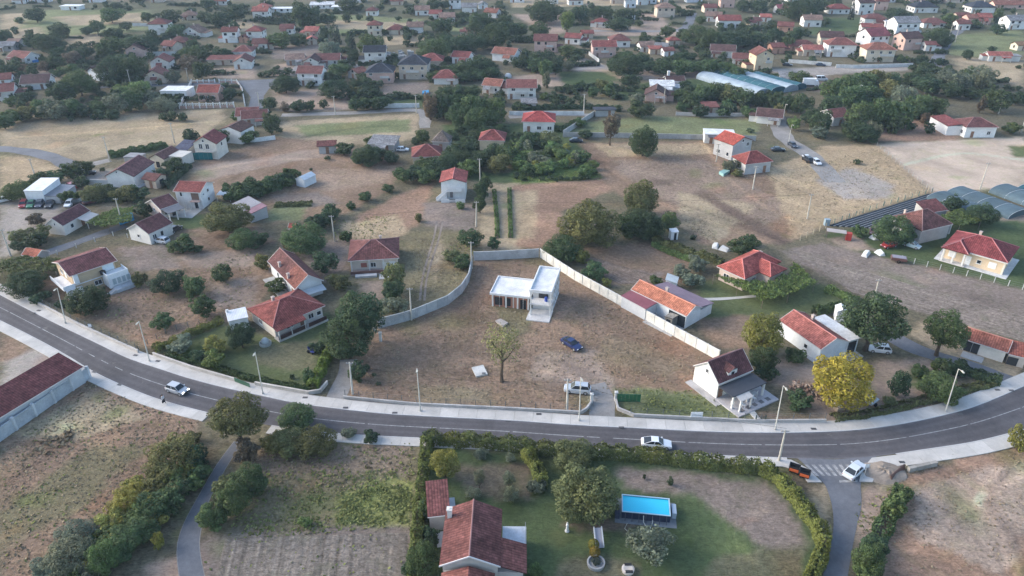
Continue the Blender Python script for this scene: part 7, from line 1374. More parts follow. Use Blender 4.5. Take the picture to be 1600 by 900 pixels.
def pergola(px, z, label, short, k=(0.13, 0.18, 0.055), posts=6):
    g = [G(x, y, z) for x, y in px]
    c = sum((p for p in g), Vector()) / len(g)
    r = empty('vine_pergola', (c.x, c.y, 0)); tag(r, label, 'pergola')
    poly = [(p.x, p.y) for p in g]; X = [p[0] for p in poly]; Y = [p[1] for p in poly]
    ar = (max(X) - min(X)) * (max(Y) - min(Y)); n = int(ar * 42)
    x = rng.uniform(min(X), max(X), n); y = rng.uniform(min(Y), max(Y), n)
    k_ = inside(poly, x + 0.5 * wob(x, y, 1), y + 0.5 * wob(y, x, 1.1)) > 0; x, y = x[k_], y[k_]; n = len(x)
    P = np.stack([x - c.x, y - c.y, z + 0.25 * wob(x, y, 1.4) + rng.normal(0, 0.12, n)], 1)
    nn = rng.normal(size=(n, 3)) * 0.5 + np.array([0, 0, 1]); nn /= np.linalg.norm(nn, axis=1)[:, None]
    v, f = leaf_quads(P, nn, 0.3 * rng.uniform(0.6, 1.4, n), rng)
    link('foliage', npmesh('foliage', v, f, M['leaf']), r, color=k)
    for p in g:
        q = p.lerp(c, 0.06); MB().tube([(q.x - c.x, q.y - c.y, 0), (q.x - c.x, q.y - c.y, z)], [0.06, 0.05], 6).build('post', M['wood'], r, color=(0.25, 0.2, 0.16))
    if short: q = PX((c.x, c.y, z)); LM.append((short, q[0], q[1]))
pergola([(1110, 428), (1150, 446), (1192, 468), (1235, 458), (1278, 440), (1240, 410), (1232, 425), (1203, 440), (1165, 437)], 2.4, 'wide green vine pergola around the bright red roof', 'wide green vine pergola')
pergola([(134, 348), (150, 340), (178, 325), (208, 324), (206, 344), (168, 353)], 2.3, 'vine pergola beside the low cottage and blue pool cover', 'cottage vine pergola')
pergola([(0, 406), (40, 400), (92, 404), (88, 420), (50, 428), (0, 424)], 2.2, 'vine arbour along the lane behind the cream house', None, (0.10, 0.12, 0.045))
pergola([(1466, 338), (1500, 326), (1535, 345), (1500, 352)], 2.5, 'light green vine pergola behind the old grey house', None, (0.115, 0.155, 0.05))
pergola([(650, 262), (690, 256), (695, 268), (655, 274)], 2.4, 'vine pergola before the hip-roofed house among vines', None)
# ------------------------------------------------------------------ walls and fences
_unit = {}
def unit(name, mat, z0=0.0):
    k = (name, mat)
    if k not in _unit: _unit[k] = MB().box(-0.5, 0.5, -0.5, 0.5, 0, 1).mesh(name, M[mat])
    return _unit[k]
def panel_wall(px, h, label, color, step=2.5, t=0.14, cap=True, posts=True, name='boundary_wall', cat='wall', pcol=None, jitter=0.05, short=None, smooth=False, capc=None, pw=0.22):
    pts = resample(W(px, smooth=smooth, step=0.5), step)
    root = empty(name, (pts[0].x, pts[0].y, 0)); tag(root, label, cat)
    for i, (a, b) in enumerate(zip(pts, pts[1:])):
        m = (a + b) / 2 - pts[0]; d = b - a; an = math.atan2(d.y, d.x)
        jt = random.uniform(1 - jitter, 1 + jitter); cc = tuple(c * jt for c in color)
        link('panel', unit('panel', 'concrete'), root, (m.x, m.y, 0), an, (d.length - 0.03, t, h), cc)
        if cap: link('coping', unit('coping', 'concrete'), root, (m.x, m.y, h + 0.003), an, (d.length, t + 0.08, 0.06), capc or tuple(min(0.8, c * 1.08) for c in color))
    if posts:
        for a in pts: link('post', unit('post', 'concrete'), root, (a.x - pts[0].x, a.y - pts[0].y, 0), 0, (pw, pw, h + 0.12 + (pw - 0.22)), pcol or color)
    if short:
        q = PX((pts[len(pts) // 2].x, pts[len(pts) // 2].y, 1)); LM.append((short, q[0], q[1]))
    return root
def wire_fence(px, h, label, color=(0.12, 0.13, 0.13), step=2.5, name='wire_fence', z0=0.0, smooth=False, s=0.09, wires=3, short=None):
    pts = resample(W(px, smooth=smooth, step=0.5), step)
    root = empty(name, (pts[0].x, pts[0].y, 0)); tag(root, label, 'fence')
    for a in pts: link('post', unit('post', 'metal'), root, (a.x - pts[0].x, a.y - pts[0].y, z0), 0, (s, s, h), color)
    for k in range(wires):
        mb = MB(); z = z0 + h * (k + 0.9) / wires
        for a, b in zip(pts, pts[1:]): mb.tube([(a.x - pts[0].x, a.y - pts[0].y, z), (b.x - pts[0].x, b.y - pts[0].y, z)], [0.012, 0.012], 3, False)
        mb.build('wire', M['metal'], root, color=(0.25, 0.25, 0.25))
    return root
SHADED_WALL = (0.40, 0.42, 0.43); LIT_WALL = (0.72, 0.70, 0.64)  # plot wall tones: shaded left side and lit right side put into the colour
panel_wall([(592, 513), (642, 500), (700, 476), (722, 458), (733, 440), (738, 414)], 2.1, 'grey concrete panel wall with painted-in shade on the left side of the bare plot', SHADED_WALL, 2.6, short='grey panel wall of the plot')
panel_wall([(741, 407), (790, 405), (841, 402)], 2.1, 'pale concrete panel wall at the back of the bare plot', (0.47, 0.48, 0.48), 2.6)
panel_wall([(844, 402), (897, 437), (960, 472), (1060, 529), (1122, 563)], 2.1, 'long cream panel wall with painted-in light on the right side of the bare plot', LIT_WALL, 2.6, short='long cream panel wall')
panel_wall([(-40, 719), (20, 676), (141, 591)], 2.2, 'blue-grey panel wall with capped pillars below the long building', (0.42, 0.46, 0.49), 3.6, short='blue-grey panel wall', pw=0.42, pcol=(0.58, 0.61, 0.63))
LOW = (0.47, 0.445, 0.42)
panel_wall([(537, 623), (650, 634), (800, 641), (907, 647)], 0.55, 'low concrete plinth wall along the front of the bare plot', LOW, 3.0, 0.2, posts=False, short='low front wall of the plot', name='low_wall')
panel_wall([(907, 647), (917, 641), (925, 628)], 0.6, 'curved low wall on the left of the open gateway', LOW, 1.2, 0.2, posts=False, name='low_wall', smooth=True)
panel_wall([(961, 623), (965, 641), (982, 651), (1080, 656), (1180, 661), (1290, 660)], 0.6, 'low concrete wall right of the open gateway', LOW, 3.0, 0.2, posts=False, name='low_wall')
panel_wall([(-20, 441), (60, 476), (130, 513), (217, 552)], 0.7, 'low pale wall before the cream roadside house', LOW, 3.0, 0.2, posts=False, name='low_wall')
panel_wall([(240, 556), (300, 577), (370, 597)], 0.7, 'low pale wall before the left garden', (0.53, 0.49, 0.44), 3.0, 0.22, posts=False, name='low_wall')
panel_wall([(399, 602), (450, 611), (496, 619), (512, 600)], 0.7, 'low pale wall at the gravel drive corner', (0.53, 0.49, 0.44), 2.6, 0.22, posts=False, name='low_wall')
wire_fence([(540, 622), (650, 633), (800, 640), (907, 646)], 1.1, 'thin dark wire fence above the low front wall', z0=0.6)
wire_fence([(985, 650), (1080, 655), (1180, 660), (1288, 659)], 1.1, 'thin dark wire fence above the low wall by the white house', z0=0.66)
wire_fence([(60, 475), (130, 512), (214, 550)], 1.1, 'thin dark wire fence before the cream roadside house', z0=0.76)
wire_fence([(217, 548), (262, 520), (312, 507)], 1.2, 'wire fence between the brown plot and the yellowish hedge', step=2)
wire_fence([(1408, 408), (1460, 420), (1530, 436), (1620, 458)], 1.4, 'pale-posted wire fence between lawn and ploughed field', (0.5, 0.5, 0.48), 2.6, s=0.12)
wire_fence([(1250, 376), (1300, 352), (1370, 325), (1450, 299)], 1.5, 'pale-posted wire fence along the dark crop rows', (0.52, 0.45, 0.32), 2.8, s=0.12)
wire_fence([(90, 398), (130, 384), (180, 368), (244, 380)], 1.2, 'pale-posted wire fence behind the cream roadside house', (0.5, 0.5, 0.48), 4, s=0.16)
wire_fence([(1370, 228), (1410, 262), (1455, 300)], 1.2, 'pale fence line between straw ground and pale field', (0.5, 0.47, 0.42), 3, s=0.1)
panel_wall([(880, 214), (960, 215), (1060, 217), (1180, 220)], 1.6, 'long grey wall in front of the sage field', (0.42, 0.42, 0.41), 3.5, short='long grey field wall')
panel_wall([(880, 212), (905, 196), (930, 180)], 1.8, 'grey wall climbing beside the villa garden', (0.45, 0.46, 0.46), 3.5)
panel_wall([(796, 180), (840, 180), (912, 180)], 1.4, 'white villa fence with pillars behind the red roof', (0.66, 0.68, 0.68), 3.2)
panel_wall([(592, 169), (655, 168)], 1.6, 'white pillared fence along the gravel street', (0.66, 0.68, 0.68), 3.2)
panel_wall([(350, 224), (400, 222), (430, 218)], 1.3, 'white pillared wall behind the dark inset roof house', (0.66, 0.68, 0.68), 3.2)
panel_wall([(1232, 98), (1298, 103)], 1.5, 'white wall before the white villa', (0.68, 0.68, 0.66), 3.5); panel_wall([(1306, 106), (1335, 107), (1425, 104)], 1.5, 'white pillared wall before the cream villa', (0.68, 0.68, 0.66), 3.5)
panel_wall([(920, 86), (936, 98)], 1.6, 'white ramp wall below the pink and red house', (0.66, 0.66, 0.65), 3)
panel_wall([(1056, 180), (1090, 182), (1170, 182)], 1.2, 'pale stone garden wall behind the sage field', (0.5, 0.47, 0.45), 3.5); panel_wall([(240, 87), (288, 86)], 1.8, 'long pale wall behind the beige roofs', (0.5, 0.52, 0.5), 4)
panel_wall([(208, 41), (236, 41)], 1.6, 'far white meadow wall', (0.6, 0.6, 0.6), 4)
panel_wall([(1480, 187), (1500, 205), (1514, 213)], 1.2, 'grey fence wall beside the long white villa', (0.42, 0.44, 0.45), 3)
# baluster fence round the pink house
bf = empty('baluster_fence', tuple(G(281, 170))); tag(bf, 'white baluster fence on brick base round the pink house', 'fence'); o0 = G(281, 170)
def bal(px, h, skip_base=False):
    pts = resample(W(px, smooth=False, step=0.5), 2.6)
    for a, b in zip(pts, pts[1:]):
        m = (a + b) / 2 - o0.xy; d = b - a; an = math.atan2(d.y, d.x)
        link('base', unit('panel', 'concrete'), bf, (m.x, m.y, 0), an, (d.length, 0.2, h * 0.6), (0.45, 0.3, 0.25)); link('rail', unit('coping', 'concrete'), bf, (m.x, m.y, h), an, (d.length, 0.18, 0.16), (0.72, 0.72, 0.7))
        for k in range(4):
            q = a.lerp(b, (k + 0.5) / 4) - o0.xy; link('baluster', unit('post', 'concrete'), bf, (q.x, q.y, h * 0.6), an, (0.18, 0.14, h * 0.4), (0.72, 0.72, 0.7))
    for a in pts: link('pillar', unit('post', 'concrete'), bf, (a.x - o0.x, a.y - o0.y, 0), 0, (0.34, 0.34, h + 0.5), (0.74, 0.74, 0.72))
bal([(281, 170), (300, 130)], 1.2); bal([(300, 130), (336, 129)], 1.0); bal([(343, 129), (370, 129), (379, 142), (383, 166)], 1.0); bal([(281, 170), (330, 169), (366, 168)], 1.7)
# gate pillars, the green gate and the drive's white post
def pillar(x, y, h, label, s=0.45):
    g = G(x, y); o = MB().box(-s / 2, s / 2, -s / 2, s / 2, 0, h).box(-s / 2 - 0.07, s / 2 + 0.07, -s / 2 - 0.07, s / 2 + 0.07, h + 0.002, h + 0.12).prism([(-0.12, -0.12), (0.12, -0.12), (0.12, 0.12), (-0.12, 0.12)], h + 0.122, h + 0.24).build('gate_pillar', M['plaster'], None, g, color=(0.68, 0.66, 0.62)); tag(o, label, 'pillar', 'white gate pillars')
pillar(924, 629, 1.7, 'white gate pillar beside the silver car'); pillar(962, 626, 1.7, 'white gate pillar beside the green gate'); pillar(585, 517, 2.0, 'white wall-end pillar behind the big tree'); pillar(595, 533, 1.8, 'white pillar standing right of the big tree')
gt = empty('green_gate', G(963, 628), math.radians(-2)); tag(gt, 'green metal gate leaf standing open by the plot entrance', 'gate')
wg = 36 / S(628)
for k in range(6): MB().box(0.15 + k * (wg / 6), 0.12 + (k + 1) * wg / 6, -0.03, 0.03, 0.2, 1.55).build('panel', M['metal'], gt, color=(0.03, 0.13, 0.06))
MB().box(0.1, wg + 0.15, -0.05, 0.05, 0.1, 0.19).box(0.1, wg + 0.15, -0.05, 0.05, 1.56, 1.65).box(0.05, 0.12, -0.05, 0.05, 0, 1.7).build('frame', M['metal'], gt, color=(0.03, 0.1, 0.05))
g2 = empty('green_gate', G(367, 597), math.radians(-28)); tag(g2, 'green slatted gate in the low wall of the left garden', 'gate')
for k in range(12): MB().box(0.05 + k * 0.3, 0.27 + k * 0.3, -0.03, 0.03, 0.15, 1.0).build('slat', M['metal'], g2, color=(0.05, 0.14, 0.08))
MB().box(0, 3.7, -0.05, -0.032, 0.25, 0.33).box(0, 3.7, -0.05, -0.032, 0.8, 0.88).build('rail', M['metal'], g2, color=(0.04, 0.11, 0.07))
# ------------------------------------------------------------------ poles
def lamp_post(x, y, top, label, h=8.0, kind='lamp', lean=None):
    g = G(x, y); root = empty('street_lamp' if kind == 'lamp' else 'utility_pole', g); tag(root, label, 'street lamp' if kind == 'lamp' else 'pole', 'poles along the roads')
    tp = G(top[0], top[1], h) - g; tp.z = h
    if (tp.xy).length > 0.8: tp.xy = tp.xy.normalized() * 0.8
    if kind == 'lamp':
        MB().tube([(0, 0, 0), tp * 0.5, tp], [0.11, 0.09, 0.06], 8).build('pole', M['metal'], root, color=(0.56, 0.54, 0.48)); MB().tube([(0, 0, 0), (0, 0, 0.5)], [0.17, 0.15], 8).build('base', M['metal'], root, color=(0.4, 0.4, 0.38))
        MB().tube([tp, tp + Vector((0.1, -0.7, 0.12))], [0.05, 0.04], 6).build('arm', M['metal'], root, color=(0.5, 0.49, 0.45)); MB().box(-0.13, 0.13, -0.35, 0.35, -0.05, 0.07).build('lamp_head', M['metal'], root, tp + Vector((0.12, -0.95, 0.12)), color=(0.5, 0.48, 0.4))
    else:
        MB().tube([(0, 0, 0), tp * 0.5, tp], [0.2, 0.16, 0.11], 8).build('pole', M['concrete'], root, color=(0.55, 0.52, 0.46))
        MB().box(-0.6, 0.6, -0.06, 0.06, -0.06, 0.06).build('crossarm', M['metal'], root, tp + Vector((0, 0, -0.25)), color=(0.3, 0.3, 0.3))
        for k in (-0.5, 0, 0.5): MB().lathe([(0, 0), (0.06, 0), (0.06, 0.14), (0, 0.2)], 6).build('insulator', M['paint'], root, tp + Vector((k, 0, -0.18)), color=(0.5, 0.45, 0.4))
POLES = [(103, 506, (93, 450), 'street lamp on the pavement before the cream roadside house', 8, 'lamp'), (234, 565, (217, 502), 'street lamp at the yellowish hedge corner', 8, 'lamp'), (411, 616, (399, 548), 'street lamp before the left garden lawn', 8, 'lamp'), (657, 643, (651, 573), 'street lamp before the middle of the bare plot', 8, 'lamp'), (905, 658, (907, 588), 'grey street lamp beside the silver car gateway', 8, 'lamp'), (1211, 672, (1222, 598), 'street lamp before the terrace house', 8, 'lamp'), (1477, 644, (1495, 572), 'street lamp before the dark hedge and grey drive', 8, 'lamp'),
 (886, 642, (887, 592), 'concrete pole with meter box left of the silver car', 6, 'pole'), (551, 616, (547, 561), 'thick white pole beside the gravel drive', 6, 'pole'), (1217, 720, (1220, 686), 'white pole by the two black skips', 6.5, 'pole'), (1261, 342, (1266, 306), 'pole standing alone in the brown field', 7, 'pole'), (1531, 296, (1541, 260), 'pole at the edge of the pale field', 8, 'pole'), (1176, 296, (1179, 267), 'pole before the red-brown hip-roofed house', 7, 'pole'), (1119, 253, (1120, 232), 'pole at the far corner of the brown field', 6, 'pole'),
 (523, 377, (518, 345), 'pole with pale box behind the cream bungalow', 7, 'pole'), (172, 252, (164, 226), 'leaning pole beside the straw field lane', 8, 'pole'), (643, 500, (640, 450), 'pole against the grey panel wall', 7.5, 'pole'), (191, 349, (185, 319), 'pole beside the blue pool cover', 7, 'pole'), (17, 400, (6, 366), 'lamp pole at the gravel car park corner', 7, 'pole'), (524, 179, (522, 154), 'pole beside the gravel street', 7, 'pole'), (651, 177, (649, 153), 'pole at the white fence end', 7, 'pole'), (273, 224, (269, 204), 'pole at the slate-blue shed', 7, 'pole'), (1560, 178, (1568, 156), 'pole right of the long white villa', 7, 'pole'), (1336, 170, (1338, 155), 'pole among the wood trees', 9, 'lamp'), (1223, 188, (1225, 176), 'lamp by the dark-roofed lane house', 6, 'lamp'), (1232, 222, (1235, 207), 'lamp at the gravel lane bend', 6, 'lamp'), (912, 176, (911, 155), 'pole before the villa garden hedge', 7, 'pole'), (750, 283, (750, 266), 'pole among the garden conifers', 7, 'pole'), (744, 354, (745, 316), 'pole beside the orchard rows', 7, 'pole'), (737, 420, (736, 384), 'pole at the plot wall corner', 7, 'pole'), (1492, 66, (1496, 50), 'pole on the far meadow lane', 8, 'pole'), (1482, 62, (1484, 50), 'second pole on the far meadow lane', 8, 'pole'), (1108, 70, (1108, 58), 'far pole in the central tree belt', 7, 'pole'), (773, 76, (773, 60), 'far pole at the dark tree mass', 8, 'pole'), (1595, 207, (1598, 190), 'pole at the right edge beyond the villa', 7, 'pole'), (1548, 345, (1556, 340), 'short teal pump post on the right lawn', 2.4, 'pole'), (205, 135, (203, 116), 'far pole on the village street', 7, 'pole'), (295, 128, (292, 118), 'far pole behind the flat modern house', 6, 'pole'), (54, 273, (51, 262), 'lamp pole beside the straw field hedge', 5, 'pole'), (406, 168, (405, 152), 'pole at the asphalt turning area', 6, 'pole'), (1037, 160, (1041, 144), 'pole beside the pinkish chimney house', 6, 'pole'), (1362, 482, (1361, 450), 'pole behind the big dark tree', 7, 'pole')]
for (x, y, tp, lb, h, k) in POLES: lamp_post(x, y, tp, lb, h, k)
def cable(p, q, label):
    a = G(p[0], p[1]) + Vector((0, 0, p[2])); b = G(q[0], q[1]) + Vector((0, 0, q[2])); pts = [a.lerp(b, t / 12) - Vector((0, 0, 1.1 * math.sin(math.pi * t / 12))) for t in range(13)]
    o = MB().tube(pts, [0.022] * 13, 4, False).build('power_cable', M['rubber']); tag(o, label, 'cable')
cable((886, 642, 5.8), (551, 616, 5.8), 'thin power cable across the front of the bare plot'); cable((886, 642, 5.8), (1217, 720, 6.2), 'thin power cable crossing the road to the skips'); cable((643, 500, 7.2), (737, 420, 6.7), 'thin power cable above the grey panel wall'); cable((737, 420, 6.7), (744, 354, 6.7), 'thin power cable beside the orchard rows'); cable((523, 377, 6.7), (744, 354, 6.7), 'thin power cable behind the cream bungalow'); cable((1261, 342, 6.7), (1176, 296, 6.7), 'thin power cable over the brown field'); cable((744, 354, 6.7), (1261, 342, 6.7), 'long thin power cable over the thicket')
# ------------------------------------------------------------------ cars
def car_meshes(kind):
    Lh = {'sedan': 2.25, 'coupe': 2.3, 'hatch': 2.0, 'suv': 2.25, 'van': 2.5}[kind]; wd = 0.88 if kind != 'van' else 0.98
    hr = {'sedan': 1.42, 'coupe': 1.36, 'hatch': 1.45, 'suv': 1.66, 'van': 2.1}[kind]; belt = {'sedan': 0.92, 'coupe': 0.9, 'hatch': 0.92, 'suv': 1.05, 'van': 1.15}[kind]
    # sections along the length: x, lower z, belt z, half width
    sec = [(-Lh, 0.42, belt - 0.16, wd * 0.82), (-Lh + 0.12, 0.26, belt - 0.06, wd * 0.93), (-Lh + 0.6, 0.22, belt, wd), (0, 0.2, belt, wd), (Lh * 0.36, 0.2, belt, wd), (Lh - 0.5, 0.22, belt - 0.14, wd * 0.97), (Lh - 0.12, 0.26, belt - 0.24, wd * 0.88), (Lh, 0.38, belt - 0.34, wd * 0.74)]
    b = MB(); rings = []
    for x, z0, z1, h in sec: rings.append([(x, -h * 0.93, z0), (x, -h, (z0 + z1) / 2), (x, -h * 0.97, z1 - 0.05), (x, -h * 0.86, z1), (x, h * 0.86, z1), (x, h * 0.97, z1 - 0.05), (x, h, (z0 + z1) / 2), (x, h * 0.93, z0)])
    for i in range(len(rings) - 1):
        for k in range(8): b.face([rings[i][k], rings[i + 1][k], rings[i + 1][(k + 1) % 8], rings[i][(k + 1) % 8]])
    b.face(rings[0]); b.face(rings[-1][::-1])
    body = b.mesh('body', M['car'], True)
    rx = {'sedan': (-1.72, -1.0, 0.35, 1.02), 'coupe': (-1.95, -0.75, 0.25, 1.05), 'hatch': (-1.85, -1.4, 0.35, 1.05), 'suv': (-2.1, -1.7, 0.4, 1.15), 'van': (-2.4, -2.3, 0.9, 1.6)}[kind]
    a0, a1, a2, a3 = rx; w0, w1 = wd * 0.9, wd * 0.72; zr = hr
    r = MB()
    P = {'bl': (a0, -w0, belt - 0.02), 'tl': (a1, -w1, zr), 'tr': (a2, -w1, zr), 'br': (a3, -w0, belt - 0.02)}
    Q = {k: (v[0], -v[1], v[2]) for k, v in P.items()}
    r.face([P['tl'], P['tr'], Q['tr'], Q['tl']]); r.face([P['bl'], P['tl'], Q['tl'], Q['bl']][::-1]); r.face([P['tr'], P['br'], Q['br'], Q['tr']][::-1]); r.face([P['bl'], P['br'], P['tr'], P['tl']]); r.face([Q['bl'], Q['tl'], Q['tr'], Q['br']])
    cabin = r.mesh('cabin', M['car'])
    def pane(q, out, ins=0.1):
        q = [Vector(p) for p in q]; c = sum(q, Vector()) / len(q); return MB().face([p.lerp(c, ins) + Vector(out) for p in q])
    ws = pane([P['br'], Q['br'], Q['tr'], P['tr']], (0.012, 0, 0.012), 0.09).mesh('windscreen', M['glass']); rw = pane([Q['bl'], P['bl'], P['tl'], Q['tl']], (-0.012, 0, 0.012), 0.1).mesh('rear_window', M['glass'])
    m1 = (Vector(P['bl']) + Vector(P['br'])) / 2; m2 = (Vector(P['tl']) + Vector(P['tr'])) / 2
    sides = []
    for sgn in (-1, 1):
        f = lambda v: Vector((v[0], v[1] * -sgn, v[2])) if sgn > 0 else Vector(v)
        for q in ([P['bl'], m1, m2, P['tl']], [m1, P['br'], P['tr'], m2]):
            qq = [f(p) for p in q]; qq = qq if sgn < 0 else qq[::-1]
            sides.append(pane(qq, (0, sgn * 0.012, 0.01), 0.11).mesh('side_window', M['glass']))
    rr = 0.33 if kind != 'suv' else 0.37
    def ring(r0, r1, y0, y1, m, nm):
        mb = MB(); n = 14
        for k in range(n):
            a, c = 2 * math.pi * k / n, 2 * math.pi * (k + 1) / n
            A = lambda r_, t, y: (r_ * math.cos(t), y, rr + r_ * math.sin(t))
            mb.face([A(r1, a, y0), A(r1, c, y0), A(r1, c, y1), A(r1, a, y1)]); mb.face([A(r0, a, y0), A(r0, c, y0), A(r1, c, y0), A(r1, a, y0)]); mb.face([A(r0, a, y1), A(r1, a, y1), A(r1, c, y1), A(r0, c, y1)])
        return mb.mesh(nm, m)
    return dict(body=body, cabin=cabin, ws=ws, rw=rw, sides=sides, tyre=ring(0.2, rr, -0.11, 0.11, M['rubber'], 'tyre'), rim=ring(0.0, 0.21, -0.115, 0.115, M['metal'], 'rim'), L=Lh, w=wd, belt=belt, head=MB().box(-0.05, 0.05, -0.17, 0.17, -0.07, 0.07).mesh('headlight', M['paint']), headon=MB().box(-0.05, 0.05, -0.2, 0.2, -0.09, 0.09).mesh('headlight', M['lamp_on']))
CM = {}
def car(x, y, hx, hy, kind, color, label, lit=False, simple=False, name='car', cat='car', group='cars', scale=1.0, at=None):
    """(hx, hy): a point in front of the car, in the photograph's frame"""
    if kind not in CM: CM[kind] = car_meshes(kind)
    c = CM[kind]; g = G(x, y); f = G(hx, hy) - g; g.z = 0.035 if at is None else at
    root = empty(name, g, math.atan2(f.y, f.x)); root.scale = (scale,) * 3; tag(root, label, cat, group)
    link('body', c['body'], root, color=color); cb = link('cabin', c['cabin'], root, color=color)
    link('windscreen', c['ws'], cb); link('rear_window', c['rw'], cb)
    for s_ in c['sides']: link('side_window', s_, cb)
    for sx in (-0.62, 0.64):
        for sy in (-1, 1):
            wl = link('wheel', c['tyre'], root, (c['L'] * sx, sy * (c['w'] - 0.1), 0))
            if not simple: link('rim', c['rim'], wl, color=(0.35, 0.35, 0.36))
    for sy in (-1, 1):
        link('headlight', c['headon'] if lit else c['head'], root, (c['L'] - 0.1, sy * 0.55, c['belt'] - 0.3), color=(0.7, 0.72, 0.74)); link('tail_light', c['head'], root, (-c['L'] + 0.06, sy * 0.6, c['belt'] - 0.2), color=(0.3, 0.02, 0.02))
    if not simple:
        MB().box(-0.02, 0.02, -0.55, 0.55, -0.1, 0.1).build('grille', M['rubber'], root, (c['L'] + 0.0, 0, 0.5)); 
        for sy in (-1, 1): MB().box(-0.1, 0.1, -0.1, 0.1, -0.06, 0.08).build('door_mirror', M['car'], root, (c['L'] * 0.36, sy * (c['w'] + 0.08), c['belt'] + 0.02), color=color)
    return root
silver = (0.50, 0.53, 0.56); wh = (0.72, 0.74, 0.76); blk = (0.02, 0.022, 0.027)
car(893, 541, 912, 553, 'coupe', (0.012, 0.025, 0.10), 'dark blue saloon parked in the middle of the bare plot')
car(902, 612, 880, 610, 'suv', silver, 'silver estate car parked inside the gateway')
car(1025, 697, 1060, 700, 'coupe', wh, 'white car driving along the main road')
car(278, 612, 310, 622, 'hatch', (0.42, 0.44, 0.47), 'silver car with lit headlights driving on the main road', True)
car(1334, 739, 1352, 722, 'sedan', (0.62, 0.65, 0.68), 'silver saloon stopped on the zebra crossing')
car(1373, 549, 1345, 546, 'hatch', wh, 'white hatchback parked under the big dark tree')
car(253, 379, 235, 376, 'hatch', wh, 'white car parked beside the white gabled house')
car(274, 361, 285, 355, 'hatch', blk, 'black car behind the white gabled house corner')
for (x, c, l, kd) in ((38, (0.3, 0.025, 0.03), 'red', 'hatch'), (50, (0.02, 0.15, 0.07), 'green', 'sedan'), (63, (0.05, 0.06, 0.09), 'dark blue', 'hatch'), (79, blk, 'black', 'sedan')): car(x, 322, x - 10, 336, kd, c, f'{l} car in the row beside the tall white hall', simple=True)
car(6, 315, 30, 309, 'sedan', wh, 'white car alone at the left edge of the car park', simple=True)
car(123, 319, 150, 316, 'hatch', blk, 'black car behind the low cottage', simple=True); car(142, 318, 160, 314, 'hatch', (0.1, 0.03, 0.04), 'dark red car behind the low cottage', simple=True); car(110, 321, 100, 330, 'hatch', wh, 'white car nose-out behind the low cottage roof', simple=True)
car(138, 273, 155, 271, 'suv', blk, 'black off-roader beside the blank gable house', simple=True); car(114, 294, 130, 300, 'hatch', (0.3, 0.04, 0.04), 'red car under the trees by the white hall', simple=True)
car(1388, 386, 1375, 389, 'hatch', (0.30, 0.03, 0.03), 'old red car beside the round garden tree'); car(1424, 386, 1440, 391, 'hatch', (0.5, 0.6, 0.63), 'pale blue car under the round garden tree'); car(1364, 364, 1362, 376, 'hatch', (0.16, 0.07, 0.06), 'rusty car behind the round garden tree', simple=True)
car(1238, 229, 1250, 238, 'sedan', (0.04, 0.05, 0.07), 'dark car at the top of the gravel lane', simple=True); car(1261, 252, 1250, 244, 'suv', blk, 'black car on the gravel lane', simple=True); car(1275, 256, 1290, 266, 'hatch', wh, 'white car at the end of the gravel lane', simple=True); car(1215, 236, 1235, 236, 'sedan', (0.04, 0.05, 0.06), 'dark car under the lane trees', simple=True); car(1259, 248, 1250, 240, 'hatch', wh, 'white car beside the black lane car', simple=True, scale=0.9)
car(629, 236, 645, 236, 'hatch', wh, 'white car behind the hip-roofed house among vines', simple=True); car(1283, 126, 1300, 126, 'van', wh, 'white van beside the lorry', simple=True, name='van', cat='van'); car(1282, 103, 1300, 104, 'sedan', (0.05, 0.07, 0.11), 'dark blue car before the white villa wall', simple=True); car(1230, 103, 1245, 104, 'sedan', blk, 'black car beside the tall beige house', simple=True); car(951, 44, 970, 44, 'sedan', wh, 'far white car on the cross street', simple=True); car(963, 44, 980, 44, 'hatch', silver, 'far silver car on the cross street', simple=True); car(975, 44, 990, 44, 'hatch', (0.3, 0.3, 0.32), 'far grey car on the cross street', simple=True); car(900, 222, 915, 222, 'sedan', (0.03, 0.04, 0.06), 'dark car at the grey field wall corner', simple=True)
g = G(1264, 135); tr_ = empty('lorry', g, math.radians(-8)); tag(tr_, 'white box lorry in the yard by the greenhouses', 'lorry')
MB().box(-2.9, 2.0, -1.15, 1.15, 0.9, 3.3).build('box', M['paint'], tr_, color=wh); MB().box(2.05, 3.6, -1.05, 1.05, 0.5, 1.5).hexa([(2.05, -1.05, 1.502), (3.6, -1.05, 1.502), (3.6, 1.05, 1.502), (2.05, 1.05, 1.502)], [(2.05, -0.95, 2.6), (3.1, -0.95, 2.6), (3.1, 0.95, 2.6), (2.05, 0.95, 2.6)]).build('cab', M['car'], tr_, color=wh); MB().box(-2.8, 2.0, -0.4, 0.4, 0.55, 0.89).build('chassis', M['rubber'], tr_)
MB().face([(3.62, -0.85, 1.6), (3.62, 0.85, 1.6), (3.2, 0.8, 2.45), (3.2, -0.8, 2.45)]).build('windscreen', M['glass'], tr_)
for sx in (-1.9, 2.8):
    for sy in (-0.95, 0.95): link('wheel', CM['suv']['tyre'], tr_, (sx, sy, 0), 0, (1.25,) * 3)
